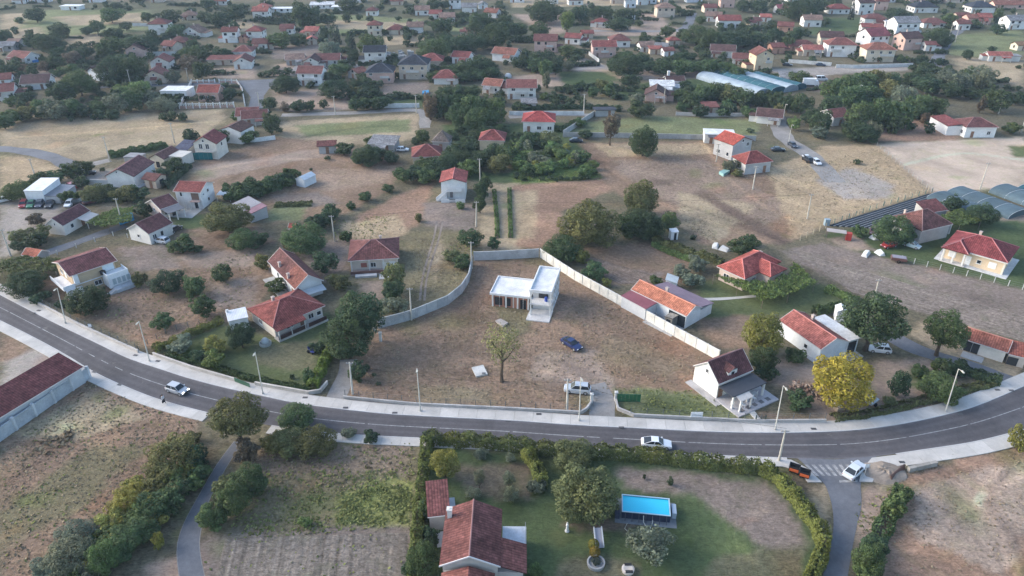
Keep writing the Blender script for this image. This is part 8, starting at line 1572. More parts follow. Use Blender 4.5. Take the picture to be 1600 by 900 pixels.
# ------------------------------------------------------------------ street furniture and small things
def skip_bin(x, y, rot, label):
    r = empty('waste_skip', G(x, y), math.radians(rot)); r.scale = (0.8, 0.85, 0.9); tag(r, label, 'skip')
    mb = MB(); o = [(-0.95, -0.62), (0.95, -0.62), (0.95, 0.62), (-0.95, 0.62)]; i_ = [(-0.88, -0.55), (0.88, -0.55), (0.88, 0.55), (-0.88, 0.55)]
    for k in range(4):
        a, b = o[k], o[(k + 1) % 4]; c, d = i_[k], i_[(k + 1) % 4]
        mb.face([(a[0] * 0.86, a[1] * 0.8, 0.2), (b[0] * 0.86, b[1] * 0.8, 0.2), (b[0], b[1], 1.35), (a[0], a[1], 1.35)]); mb.face([(a[0], a[1], 1.35), (b[0], b[1], 1.35), (d[0], d[1], 1.35), (c[0], c[1], 1.35)]); mb.face([(c[0], c[1], 1.35), (d[0], d[1], 1.35), (d[0] * 0.9, d[1] * 0.9, 0.5), (c[0] * 0.9, c[1] * 0.9, 0.5)])
    mb.face([(p[0] * 0.9, p[1] * 0.9, 0.5) for p in i_]); mb.build('body', M['metal'], r, color=(0.03, 0.032, 0.036))
    MB().box(-0.78, 0.78, -0.7, -0.6, 0.5, 1.0).build('orange_panel', M['paint'], r, color=(0.75, 0.16, 0.05))
    for sx in (-1, 1): MB().box(sx * 0.9 - 0.07, sx * 0.9 + 0.07, -0.1, 0.1, 1.0, 1.2).build('lifting_lug', M['metal'], r, color=(0.05, 0.05, 0.05))
    for sx in (-0.6, 0.6):
        for sy in (-0.4, 0.4): MB().lathe([(0, 0), (0.09, 0.0), (0.09, 0.19), (0, 0.19)], 8).build('castor', M['rubber'], r, (sx, sy, 0))
skip_bin(1240, 737, -28, 'black waste skip with orange stripe nearest the white pole'); skip_bin(1256, 745, -26, 'black waste skip with orange stripe nearest the zebra crossing')
def sign_post(x, y, h, label, shape, col, backs=0.35):
    r = empty('traffic_sign', G(x, y)); tag(r, label, 'traffic sign'); MB().tube([(0, 0, 0), (0, 0, h)], [0.035, 0.035], 6).build('post', M['metal'], r, color=(0.5, 0.5, 0.5))
    n = 3 if shape == 'tri' else (24 if shape == 'round' else 4)
    def poly(rad, y0, y1, nm, c):
        mb = MB(); P = [(rad * math.sin(2 * math.pi * (k + (0.5 if n == 4 else 0)) / n), h - 0.2 + rad * math.cos(2 * math.pi * (k + (0.5 if n == 4 else 0)) / n)) for k in range(n)]
        mb.face([(p[0], y0, p[1]) for p in P][::1]); mb.face([(p[0], y1, p[1]) for p in P][::-1])
        for k in range(n): a, b = P[k], P[(k + 1) % n]; mb.face([(a[0], y0, a[1]), (a[0], y1, a[1]), (b[0], y1, b[1]), (b[0], y0, b[1])])
        mb.build(nm, M['paint'], r, color=c)
    poly(0.45, -0.07, -0.04, 'sign_plate', col); poly(0.32, -0.085, -0.072, 'sign_face', (0.75, 0.75, 0.75))
sign_post(146, 525, 2.6, 'traffic sign on the pavement before the brown plot', 'quad', (0.45, 0.5, 0.6)); sign_post(1349, 747, 2.6, 'traffic sign on the corner beside the silver saloon', 'quad', (0.6, 0.62, 0.65))
r = empty('notice_board', G(1087, 655)); tag(r, 'white notice board on the low wall wire fence', 'board'); MB().box(-0.95, 0.95, -0.03, 0.03, 0.55, 1.6).build('board', M['paint'], r, (0, -0.2, 0), color=(0.78, 0.78, 0.77))
for k in (-0.7, 0.7): MB().tube([(k, -0.13, 0), (k, -0.13, 1.6)], [0.03, 0.03], 5).build('post', M['metal'], r, color=(0.3, 0.3, 0.3))
for k in range(9): MB().box(-0.78 + k * 0.17, -0.66 + k * 0.17, -0.236, -0.231, 0.92, 1.08).build('lettering', M['paint'], r, color=(0.3, 0.3, 0.34))
r = empty('entrance_gate', G(1186, 660)); tag(r, 'small dark garden gate with white slab path at the terrace house', 'gate')
for k in (-0.6, 0.9): MB().box(k - 0.07, k + 0.07, -0.07, 0.07, 0, 1.5).build('post', M['metal'], r, color=(0.05, 0.07, 0.06))
MB().box(-0.52, 0.82, -0.03, 0.03, 0.2, 0.26).box(-0.52, 0.82, -0.03, 0.03, 1.1, 1.16).build('rail', M['metal'], r, color=(0.06, 0.06, 0.06))
for k in range(7): MB().box(-0.45 + k * 0.19, -0.42 + k * 0.19, -0.02, 0.02, 0.262, 1.098).build('bar', M['metal'], r, color=(0.06, 0.06, 0.06))
def slab_thing(px, zt, label, name, cat, color, mat='concrete'):
    g = [G(*p) for p in px]; c = sum(g, Vector()) / len(g)
    o = MB().prism([(p.x - c.x, p.y - c.y) for p in g], 0, zt).build(name, M[mat], None, c, color=color); tag(o, label, cat); return o
slab_thing([(1164, 638), (1173, 635), (1188, 655), (1180, 656)], 0.12, 'pale slab walk from the gate to the terrace', 'garden_walk', 'walk', (0.58, 0.57, 0.54))
o = slab_thing([(737, 576), (755, 572), (762, 586), (744, 590)], 0.3, 'pale concrete well slab lying in the bare plot', 'well_slab', 'slab', (0.62, 0.6, 0.56)); MB().box(-0.3, 0.3, -0.25, 0.25, 0.3, 0.36).build('manhole_lid', M['metal'], o, (0.75, -0.9, 0), color=(0.12, 0.12, 0.12))
slab_thing([(774, 503), (782, 500), (794, 506), (786, 512)], 0.35, 'small rubble heap by the unfinished building', 'rubble_heap', 'rubble', (0.4, 0.36, 0.33)); 
gp = [(61, 486, 1), (52, 490, 1), (128, 524, 0), (212, 556, 1), (214, 564, 0), (247, 565, 1), (148, 582, 1), (187, 602, 1), (323, 602, 0), (477, 622, 1), (460, 630, 0), (540, 638, 1), (617, 646, 1), (794, 658, 0), (842, 648, 1), (971, 669, 1), (1271, 671, 1), (1336, 673, 0), (1500, 647, 0), (1558, 610, 1), (1580, 611, 1), (1409, 723, 1)]
for i, (x, y, on) in enumerate(gp):
    gm = G(x, y); gm.z = 0.132 if on else 0.034
    o = MB().box(-0.42, 0.42, -0.24, 0.24, 0, 0.02).build('drain_grate', M['metal'], None, gm, math.radians(-15 if x < 400 else 0), color=(0.08, 0.075, 0.075)); tag(o, None, 'drain', 'drain grates along the road'); PEND.append((o, 'dark drain grate set in the pavement' if on else 'dark drain grate at the kerb', x, y, None))
# pool
pc = [G(*p, 1.2) for p in ((973, 773), (1047, 780), (1046, 806), (971, 800))]; cc = sum(pc, Vector()) / 4; ex_ = (pc[1] - pc[0]).xy; an = math.atan2(ex_.y, ex_.x); pw = (ex_.length + (pc[2] - pc[3]).length) / 2; pd = ((pc[3] - pc[0]).length + (pc[2] - pc[1]).length) / 2
r = empty('swimming_pool', (cc.x, cc.y, 0), an); tag(r, 'rectangular above-ground pool with bright blue water on the lawn', 'pool'); LM.append(('blue swimming pool', 1010, 792))
a, b = pw / 2, pd / 2
mb = MB().box(-a, a, -b, -b + 0.06, 0, 1.2).box(-a, a, b - 0.06, b, 0, 1.2).box(-a, -a + 0.06, -b + 0.06, b - 0.06, 0, 1.2).box(a - 0.06, a, -b + 0.06, b - 0.06, 0, 1.2); mb.build('wall', M['film'], r, color=(0.035, 0.045, 0.085))
MB().box(-a - 0.05, a + 0.05, -b - 0.05, -b + 0.1, 1.203, 1.3).box(-a - 0.05, a + 0.05, b - 0.1, b + 0.05, 1.203, 1.3).box(-a - 0.05, -a + 0.1, -b + 0.1, b - 0.1, 1.203, 1.3).box(a - 0.1, a + 0.05, -b + 0.1, b - 0.1, 1.203, 1.3).build('rim', M['metal'], r, color=(0.45, 0.6, 0.68))
mw_, nt_, bs_ = newmat('pool_water'); bs_.inputs['Base Color'].default_value = (0.05, 0.58, 0.78, 1); bs_.inputs['Roughness'].default_value = 0.12; bs_.inputs['Specular IOR Level'].default_value = 0.3
nw = noise(nt_, 1.6, 3, 0.6, worldpos(nt_)); bump(nt_, bs_, nw.outputs[0], 0.12, 0.1)
MB().face([(-a + 0.06, -b + 0.06, 1.12), (a - 0.06, -b + 0.06, 1.12), (a - 0.06, b - 0.06, 1.12), (-a + 0.06, b - 0.06, 1.12)]).build('water', mw_, r)
for k in range(7):
    x = -a + (k + 0.5) * pw / 7; MB().hexa([(x - 0.05, -b - 0.55, 0), (x + 0.05, -b - 0.55, 0), (x + 0.05, -b - 0.45, 0), (x - 0.05, -b - 0.45, 0)], [(x - 0.05, -b - 0.08, 1.15), (x + 0.05, -b - 0.08, 1.15), (x + 0.05, -b - 0.01, 1.15), (x - 0.05, -b - 0.01, 1.15)]).build('support_leg', M['metal'], r, color=(0.06, 0.07, 0.1))
MB().box(a + 0.3, a + 0.9, -b * 0.5, b * 0.6, 0, 1.0).build('pump_box', M['paint'], r, color=(0.35, 0.42, 0.5)); MB().box(-a - 0.9, -a - 0.3, -b - 0.2, -b + 0.8, 0, 0.9).build('ladder_box', M['paint'], r, color=(0.05, 0.06, 0.1)); MB().box(-a - 0.9, a + 0.9, -b - 0.9, b + 0.5, 0.012, 0.03).build('ground_sheet', M['film'], r, color=(0.2, 0.22, 0.24))
for k, (x, pts) in enumerate(((-0.2, [(-0.3, -b - 0.02, 0.9), (-0.3, -b - 0.5, 0.2), (0.1, -b - 1.2, 0.08), (0.3, -b - 2, 0.08)]), (0.5, [(0.9, -b - 0.02, 0.9), (0.9, -b - 0.5, 0.2), (0.6, -b - 1.3, 0.08), (0.6, -b - 2, 0.08)]))): MB().tube(pts, [0.06] * 4, 6).build('hose', M['paint'], r, color=(0.6, 0.6, 0.58))
MB().lathe([(0, 0), (0.3, 0), (0.3, 0.4), (0.15, 0.6), (0, 0.6)], 10).build('filter_pump', M['paint'], r, (0.45, -b - 2.3, 0.02), color=(0.6, 0.62, 0.62))
o = MB().tube([G(980, 818) + Vector((0, 0, 0.05)), G(976, 826) + Vector((0, 0, 0.05)), G(984, 834) + Vector((0, 0, 0.05)), G(996, 836) + Vector((0, 0, 0.05)), G(1006, 828) + Vector((0, 0, 0.05))], [0.05] * 5, 5).build('garden_hose', M['paint'], color=(0.5, 0.48, 0.4)); tag(o, 'pale garden hose curled on the lawn below the pool', 'hose')
# garden slide, statue, topiary, fountain, well
r = empty('garden_slide', G(934, 843), math.radians(4)); r.scale = (1.4, 0.68, 0.9); tag(r, 'grey and white garden slide with ladder on the dark lawn', 'slide')
MB().hexa([(-0.3, -2.2, 0.15), (0.3, -2.2, 0.15), (0.3, 0.9, 1.6), (-0.3, 0.9, 1.6)], [(-0.3, -2.2, 0.22), (0.3, -2.2, 0.22), (0.3, 0.9, 1.67), (-0.3, 0.9, 1.67)]).build('chute', M['paint'], r, color=(0.4, 0.38, 0.42))
for s_ in (-1, 1): MB().hexa([(s_ * 0.36 - 0.05, -2.2, 0.15), (s_ * 0.36 + 0.05, -2.2, 0.15), (s_ * 0.36 + 0.05, 0.9, 1.6), (s_ * 0.36 - 0.05, 0.9, 1.6)], [(s_ * 0.36 - 0.05, -2.2, 0.5), (s_ * 0.36 + 0.05, -2.2, 0.5), (s_ * 0.36 + 0.05, 0.9, 1.95), (s_ * 0.36 - 0.05, 0.9, 1.95)]).build('side_wall', M['paint'], r, color=(0.64, 0.64, 0.64)); MB().tube([(s_ * 0.35, 1.5, 0), (s_ * 0.35, 0.95, 1.7)], [0.04, 0.04], 5).build('ladder_rail', M['metal'], r, color=(0.3, 0.3, 0.3))
for k in range(5): MB().tube([(-0.33, 1.45 - k * 0.1, 0.25 + k * 0.3), (0.33, 1.45 - k * 0.1, 0.25 + k * 0.3)], [0.03, 0.03], 5).build('rung', M['metal'], r, color=(0.4, 0.4, 0.4))
r = empty('garden_statue', G(886, 830)); tag(r, 'small white garden statue on a round base by the olive-green tree', 'statue')
MB().lathe([(0, 0), (0.3, 0), (0.3, 0.12), (0.2, 0.2), (0, 0.2)], 12).build('base', M['plaster'], r, color=(0.6, 0.6, 0.58)); MB().lathe([(0, 0.2), (0.17, 0.2), (0.19, 0.5), (0.13, 0.8), (0.2, 1.1), (0.17, 1.3), (0.06, 1.38), (0.11, 1.5), (0.1, 1.62), (0, 1.68)], 12).build('figure', M['plaster'], r, color=(0.68, 0.68, 0.66), smooth=True)
bd = rng.normal(size=(1400, 3)); bd /= np.linalg.norm(bd, axis=1)[:, None]
BALL = npmesh('foliage', *leaf_quads(bd * rng.uniform(0.9, 1.03, (1400, 1)), bd, rng.uniform(0.08, 0.16, 1400), rng), M['leaf'])
def topiary(x, y, rad, k, label):
    g = G(x, y); r = empty('topiary_plant', g); tag(r, label, 'topiary'); link('foliage', BALL, r, (0, 0, 0.75), 0, (rad, rad, rad), k); MB().tube([(0, 0, 0), (0, 0, 0.8)], [0.06, 0.05], 6).build('stem', M['bark'], r)
topiary(927, 857, 0.75, (0.16, 0.15, 0.03), 'yellowish clipped ball shrub behind the other, below the slide'); topiary(929, 869, 0.72, (0.22, 0.16, 0.03), 'orange-tinged clipped ball shrub nearest the stone basin')
r = empty('stone_basin', G(931, 882)); tag(r, 'round grey stone basin with dark plants on the lawn', 'basin'); MB().lathe([(0, 0), (1.1, 0), (1.15, 0.5), (0.95, 0.52), (0.9, 0.3), (0, 0.3)], 18).build('basin', M['concrete'], r, color=(0.36, 0.36, 0.36)); link('plants', CR['mb'][1], r, (0, 0, 0.25), 0, (0.8, 0.8, 0.35), (0.06, 0.075, 0.06))
r = empty('garden_pouffe', G(981, 892)); tag(r, 'pale round garden seat with dark cushions near the bottom edge', 'seat'); MB().lathe([(0, 0), (0.75, 0), (0.8, 0.45), (0.6, 0.5), (0, 0.4)], 16).build('seat', M['plaster'], r, color=(0.55, 0.5, 0.46))
for s_ in (-1, 1): MB().box(-0.45, 0.45, -0.16, 0.16, 0, 0.16).build('cushion', M['cloth'], r, (0.05, s_ * 0.55, 0.47), color=(0.04, 0.04, 0.045))
# terrace chairs and table
tr0, tw, td = TERR
def world_of(root, p): return Matrix.Translation(root.location) @ Matrix.Rotation(root.rotation_euler[2], 4, 'Z') @ Vector(p)
def chair(p, rz, label):
    r = empty('plastic_chair', p, rz); tag(r, label, 'chair', 'white plastic chairs on the terrace'); MB().box(-0.25, 0.25, -0.25, 0.25, 0.42, 0.47).build('seat', M['paint'], r, color=(0.78, 0.78, 0.78)); MB().hexa([(-0.24, 0.22, 0.48), (0.24, 0.22, 0.48), (0.24, 0.27, 0.48), (-0.24, 0.27, 0.48)], [(-0.22, 0.3, 0.95), (0.22, 0.3, 0.95), (0.22, 0.35, 0.95), (-0.22, 0.35, 0.95)]).build('backrest', M['paint'], r, color=(0.78, 0.78, 0.78))
    for sx in (-0.22, 0.22):
        for sy in (-0.22, 0.22): MB().box(sx - 0.025, sx + 0.025, sy - 0.025, sy + 0.025, 0, 0.418).build('leg', M['paint'], r, color=(0.78, 0.78, 0.78))
a0 = tr0.rotation_euler[2]
chair(world_of(tr0, (-tw * 0.2, -td / 2 - 3.9, 0.2)), a0 + 0.4, 'white plastic chair standing alone under the terrace awning'); chair(world_of(tr0, (-tw * 0.36, -td / 2 - 2.6, 0.2)), a0 + 2.0, 'white plastic chair by the door under the porch'); chair(world_of(tr0, (tw * 0.18, -td / 2 - 3.5, 0.2)), a0 + 0.1, 'white plastic chair before the terrace table'); chair(world_of(tr0, (tw * 0.34, -td / 2 - 2.6, 0.2)), a0 + 3.4, 'white plastic chair behind the terrace table')
r = empty('terrace_table', world_of(tr0, (tw * 0.24, -td / 2 - 2.8, 0.2)), a0); tag(r, 'white table under the dark porch roof of the terrace house', 'table'); MB().box(-0.7, 0.7, -0.4, 0.4, 0.7, 0.75).build('tabletop', M['paint'], r, color=(0.6, 0.6, 0.6))
for sx in (-0.6, 0.6):
    for sy in (-0.32, 0.32): MB().box(sx - 0.03, sx + 0.03, sy - 0.03, sy + 0.03, 0, 0.698).build('leg', M['paint'], r, color=(0.6, 0.6, 0.6))
# woodpile, trailer, ride-on, tarpaulins, screens, beehives and scrap
r = empty('wood_pile', G(1275, 618), math.radians(-38)); tag(r, 'long pile of split firewood beside the golden yellow tree', 'wood pile'); lm = MB().tube([(0, -0.3, 0), (0, 0.3, 0)], [0.13, 0.12], 6).mesh('log', M['wood'])
for i in range(230):
    x = random.uniform(-4.2, 3.6); top = 1.5 * max(0.25, 1 - ((x + 1.6) / 4.6) ** 2); z = random.uniform(0.1, top); y = random.uniform(-1, 1) * (1.3 - z * 0.5)
    o = link('log', lm, r, (x, y, z), 0, None, random.choice([(0.42, 0.31, 0.24), (0.3, 0.2, 0.15), (0.5, 0.4, 0.33), (0.2, 0.13, 0.1)])); o.rotation_euler = (random.uniform(-0.4, 0.4), random.uniform(-0.3, 0.3), random.uniform(0, 6.28))
MB().box(-0.7, 0.7, -0.6, 0.6, 0, 0.9).build('crate', M['wood'], None, G(1310, 640), 0.2, color=(0.3, 0.24, 0.18)); o = bpy.data.objects['crate']; tag(o, 'brown slatted crate with pale lid below the yellow tree', 'crate')
for k in range(6): MB().box(-0.7 + k * 0.24, -0.55 + k * 0.24, -0.66, -0.602, 0.05, 0.9).build('slat', M['wood'], o, color=(0.36, 0.29, 0.22))
MB().box(-0.4, 0.4, -0.4, 0.4, 0.902, 1.2).build('lid', M['paint'], o, (-0.2, 0.1, 0), color=(0.6, 0.58, 0.55))
r = empty('wheelbarrow', G(1360, 632), math.radians(30)); tag(r, 'grey tipped cart with shafts right of the yellow tree', 'cart'); MB().hexa([(-0.7, -0.6, 0.4), (0.7, -0.6, 0.7), (0.7, 0.6, 0.7), (-0.7, 0.6, 0.4)], [(-0.85, -0.75, 0.85), (0.85, -0.75, 1.25), (0.85, 0.75, 1.25), (-0.85, 0.75, 0.85)]).build('tub', M['metal'], r, color=(0.42, 0.47, 0.52))
for s_ in (-1, 1): MB().tube([(-0.6, s_ * 0.5, 0.45), (-1.9, s_ * 0.4, 0.1)], [0.04, 0.04], 5).build('shaft', M['metal'], r, color=(0.2, 0.2, 0.2)); link('wheel', CM['hatch']['tyre'], r, (0.2, s_ * 0.75, 0), 0)
r = empty('trailer', G(1403, 409), math.radians(-20)); tag(r, 'brown farm trailer with grey load at the lawn edge', 'trailer'); MB().box(-1.6, 1.6, -0.9, 0.9, 0.6, 1.2).build('body', M['metal'], r, color=(0.14, 0.07, 0.06)); MB().box(-1.4, 1.4, -0.75, 0.75, 1.202, 1.3).build('load', M['cloth'], r, color=(0.28, 0.27, 0.32)); MB().tube([(1.6, 0, 0.6), (2.8, 0, 0.4)], [0.06, 0.06], 5).build('drawbar', M['metal'], r, color=(0.15, 0.1, 0.1))
for s_ in (-1, 1): link('wheel', CM['hatch']['tyre'], r, (0, s_ * 0.85, 0), 0, (1.2,) * 3)
r = empty('ride_on_mower', G(488, 551), math.radians(-30)); tag(r, 'small blue ride-on mower beside the clipped hedge', 'mower'); MB().box(-0.2, 0.75, -0.35, 0.35, 0.35, 0.85).build('bonnet', M['car'], r, color=(0.02, 0.05, 0.32)); MB().box(-0.7, -0.2, -0.25, 0.25, 0.6, 0.72).hexa([(-0.75, -0.25, 0.722), (-0.62, -0.25, 0.722), (-0.62, 0.25, 0.722), (-0.75, 0.25, 0.722)], [(-0.85, -0.25, 1.1), (-0.75, -0.25, 1.1), (-0.75, 0.25, 1.1), (-0.85, 0.25, 1.1)]).build('seat', M['paint'], r, color=(0.05, 0.07, 0.25)); MB().box(-0.8, 0.6, -0.4, 0.4, 0.2, 0.34).build('deck', M['metal'], r, color=(0.1, 0.1, 0.12))
for sx in (-0.55, 0.5):
    for sy in (-0.42, 0.42): link('wheel', CM['hatch']['tyre'], r, (sx, sy, 0), 0, (0.9 if sx < 0 else 0.6,) * 3)
r = empty('stone_well', G(415, 538)); tag(r, 'grey domed well with stone rim on the left garden lawn', 'well'); MB().lathe([(0, 0), (1.1, 0), (1.1, 0.5), (0.9, 0.5), (0.9, 0.1), (0, 0.1)], 16).build('rim', M['concrete'], r, color=(0.38, 0.4, 0.38)); MB().lathe([(0.8, 0.5), (0.75, 0.9), (0.4, 1.3), (0, 1.4)], 12).build('cover', M['film'], r, color=(0.42, 0.46, 0.46))
slab_thing([(183, 343), (207, 334), (210, 344), (188, 352)], 0.8, 'blue pool cover beside the cottage vine pergola', 'pool_cover', 'cover', (0.08, 0.32, 0.55), 'film')
slab_thing([(50, 94), (62, 93), (62, 97), (51, 98)], 0.9, 'small blue tarpaulin beside the far white house', 'tarpaulin', 'tarpaulin', (0.06, 0.25, 0.6), 'film'); slab_thing([(660, 144), (670, 143), (670, 147), (660, 148)], 0.6, 'small bright blue tarpaulin in the far gardens', 'tarpaulin', 'tarpaulin', (0.06, 0.3, 0.55), 'film')
o = slab_thing([(1123, 272), (1134, 267), (1140, 270), (1130, 276)], 0.8, 'pale turquoise tarpaulin over a heap in the brown field', 'tarpaulin', 'tarpaulin', (0.3, 0.5, 0.48), 'film')
r = empty('garden_screen', G(316, 250), math.radians(2)); tag(r, 'teal mesh screen in front of the cream gable house', 'screen'); ws_ = 34 / S(250)
for k in range(5): MB().box(-ws_ / 2 + k * ws_ / 5 + 0.04, -ws_ / 2 + (k + 1) * ws_ / 5 - 0.04, -0.03, 0.03, 0.1, 2.3).build('panel', M['film'], r, color=(0.025, 0.17, 0.18)); MB().box(-ws_ / 2 + k * ws_ / 5 - 0.035, -ws_ / 2 + k * ws_ / 5 + 0.035, -0.05, 0.05, 0, 2.4).build('post', M['metal'], r, color=(0.1, 0.2, 0.2))
for i, (x, y, s_) in enumerate(((1117, 386, 1.2), (1131, 391, 1.3), (1352, 398, 1.6), (1374, 397, 1.2), (1365, 373, 1.0))):
    o = MB().hexa([(-s_, -0.7, 0), (s_, -0.8, 0), (s_ * 0.9, 0.7, 0), (-s_ * 0.8, 0.6, 0)], [(-s_ * 0.8, -0.4, 0.7), (s_ * 0.5, -0.5, 1.0), (s_ * 0.6, 0.3, 0.8), (-s_ * 0.5, 0.3, 0.5)]).build('plastic_sheet', M['film'], None, G(x, y), random.uniform(0, 3), color=(0.66, 0.67, 0.66)); tag(o, None, 'sheet', 'crumpled white plastic sheets'); PEND.append((o, 'crumpled white plastic sheet', x, y, None))
r = empty('workbench', G(1306, 372), math.radians(-20)); tag(r, 'open-sided tin canopy with red box beside the dark crop rows', 'canopy'); MB().box(-2.4, 2.0, -1.0, 1.0, 1.8, 1.9).build('roof', M['metal'], r, color=(0.42, 0.36, 0.33)); MB().box(2.1, 3.3, -0.6, 0.6, 0, 1.8).build('red_box', M['paint'], r, color=(0.42, 0.05, 0.04))
for sx in (-2.2, 1.8):
    for sy in (-0.85, 0.85): MB().box(sx - 0.06, sx + 0.06, sy - 0.06, sy + 0.06, 0, 1.798).build('post', M['wood'], r, color=(0.2, 0.16, 0.14))
r = empty('metal_locker', G(1291, 352)); tag(r, 'grey-blue metal cabinet at the head of the dark crop rows', 'cabinet'); MB().box(-0.6, 0.6, -0.5, 0.5, 0, 1.7).build('body', M['metal'], r, color=(0.25, 0.33, 0.38)); MB().box(-0.5, 0.5, -0.53, -0.503, 0.1, 1.6).build('door', M['metal'], r, color=(0.3, 0.38, 0.42))
o = slab_thing([(356, 311), (361, 307), (363, 309), (358, 313)], 0.5, 'pale stack of blocks beside the loggia house', 'block_stack', 'blocks', (0.5, 0.5, 0.5)); 
r = empty('garden_marquee', G(353, 313)); tag(r, 'white marquee roof on posts beside the loggia house', 'marquee'); MB().hexa([(-1.8, -1.3, 2.0), (1.8, -1.3, 2.0), (1.8, 1.3, 2.0), (-1.8, 1.3, 2.0)], [(-1.5, -1.0, 2.4), (1.5, -1.0, 2.4), (1.5, 1.0, 2.4), (-1.5, 1.0, 2.4)]).build('canopy', M['cloth'], r, color=(0.78, 0.78, 0.78))
for sx in (-1.7, 1.7):
    for sy in (-1.2, 1.2): MB().tube([(sx, sy, 0), (sx, sy, 2.0)], [0.04, 0.04], 5).build('post', M['metal'], r, color=(0.6, 0.6, 0.6))
slab_thing([(205, 292), (226, 287), (232, 289), (212, 296)], 0.25, 'pale slab yard beside the blank gable house', 'yard_slab', 'slab', (0.5, 0.5, 0.5))
o = MB().lathe([(0, 0), (1.7, 0), (1.7, 0.6), (1.2, 1.5), (0, 1.9)], 12).build('hay_bale', M['straw'], None, G(780, 118)); tag(o, 'round straw stack beside the far red roofs', 'straw stack')
o = MB().lathe([(0, 0), (1.5, 0), (1.5, 0.8), (1.0, 1.6), (0, 1.9)], 12).build('plastic_dome', M['film'], None, G(794, 121), color=(0.6, 0.62, 0.64)); tag(o, 'pale domed cover beside the straw stack', 'cover')
r = empty('rubble_wall', G(625, 88)); tag(r, 'row of grey concrete blocks behind the slate-roofed houses', 'rubble')
for i in range(26): s_ = random.uniform(0.5, 1.4); MB().box(-s_, s_, -s_ * 0.6, s_ * 0.6, 0, s_ * random.uniform(0.8, 1.8)).build('block', M['concrete'], r, (random.uniform(-6, 6), random.uniform(-6, 6), 0), random.uniform(0, 3), color=(0.36, 0.37, 0.37))
r = empty('white_chimney', G(1043, 131)); tag(r, 'tall white stack beside the pinkish chimney house', 'chimney'); MB().box(-0.5, 0.5, -0.5, 0.5, 0, 5).build('shaft', M['plaster'], r, color=(0.72, 0.72, 0.72)); MB().box(-0.6, 0.6, -0.6, 0.6, 5.002, 5.3).build('cap', M['plaster'], r, color=(0.72, 0.72, 0.72))
# ------------------------------------------------------------------ greenhouses and film rows
def tunnel(p0, p1, w, h, color, label, name='greenhouse', mat='film', ends=True):
    a, b = G(*p0), G(*p1); d = (b - a); L_ = d.length; an = math.atan2(d.y, d.x)
    r = empty(name, (a.x, a.y, 0), an); tag(r, label, 'greenhouse', 'barrel-roofed greenhouses'); n = 12; seg = max(3, int(L_ / 4))
    P = lambda t, x: (x, math.cos(t) * w / 2, (math.sin(t) ** 0.75) * h)
    for s_ in range(seg):
        mb = MB(); x0, x1 = L_ * s_ / seg, L_ * (s_ + 1) / seg - 0.03
        for k in range(n): t0, t1 = math.pi * k / n, math.pi * (k + 1) / n; mb.face([P(t0, x0), P(t0, x1), P(t1, x1), P(t1, x0)][::-1])
        t = random.uniform(0.92, 1.08); mb.build('film_panel', M[mat], r, color=tuple(c * t for c in color), smooth=True)
    for s_ in range(0, seg + 1):
        x = min(L_, L_ * s_ / seg); MB().tube([Vector(P(math.pi * k / 8, x)) * 1.0 + Vector((0, 0, 0.03)) for k in range(9)], [0.05] * 9, 4, False).build('hoop', M['metal'], r, color=(0.5, 0.52, 0.54))
    for x, s_ in ((0.02, 1), (L_ - 0.05, -1)): MB().face([P(math.pi * k / n, x) for k in range(n + 1)]).build('end_wall', M['film'], r, color=tuple(c * 0.8 for c in color))
GW, GT, GB = (0.36, 0.43, 0.48), (0.045, 0.13, 0.16), (0.095, 0.14, 0.165)
tunnel((1100, 121), (1192, 150), 9, 2.8, GW, 'pale white-filmed greenhouse nearest the dark garden trees'); tunnel((1120, 116), (1216, 146), 9, 2.8, GT, 'teal-filmed greenhouse between the two pale ones'); tunnel((1148, 117), (1236, 143), 8, 2.7, GW, 'pale greenhouse behind the teal one'); tunnel((1180, 121), (1250, 140), 8, 2.5, GT, 'short teal greenhouse nearest the lorry')
tunnel((1464, 308), (1530, 335), 8.5, 1.6, GB, 'grey-teal greenhouse nearest the dark crop rows'); tunnel((1492, 301), (1592, 338), 9, 1.7, GB, 'long grey-teal greenhouse in the middle of the right group'); tunnel((1562, 297), (1640, 326), 9, 1.7, GB, 'grey-teal greenhouse at the right edge behind the pole'); tunnel((1598, 296), (1660, 316), 9, 1.6, GT, 'dark teal greenhouse end cut by the right edge')
fr = empty('film_rows', G(1370, 340)); tag(fr, 'dark film-covered crop rows beside the pale-posted fence', 'crop rows'); f0 = G(1370, 340)
A0, A1, B0, B1 = G(1298, 353), G(1362, 357), G(1452, 304), G(1476, 318)
dv = (B0 - A0).normalized(); sp_w = abs((A1 - A0).cross(dv).z) / 7
for k in range(15):
    t = k / 14; A = A0.lerp(A1, t); B = B0.lerp(B1, t); d = B - A; an = math.atan2(d.y, d.x); m = (A + B) / 2 - f0; l = d.length / 2
    if k % 2 == 0: q = sp_w * 0.34; MB().hexa([(-l, -q, 0), (l, -q, 0), (l, q, 0), (-l, q, 0)], [(-l, -q * 0.7, 0.25), (l, -q * 0.7, 0.25), (l, q * 0.7, 0.25), (-l, q * 0.7, 0.25)]).build('film_row', M['film'], fr, m, an, color=(0.04, 0.05, 0.06))
    else: q = sp_w * 0.13; MB().box(-l, l, -q, q, 0.01, 0.12).build('path_strip', M['film'], fr, m, an, color=(0.4, 0.41, 0.43))
wire_fence([(1292, 353), (1370, 325), (1456, 300)], 1.3, 'teal mesh windbreak along the far side of the crop rows', (0.03, 0.16, 0.15), 3, s=0.1)
mv = MB(); gm_ = G(1380, 738); R_ = random.Random(3); ring = []
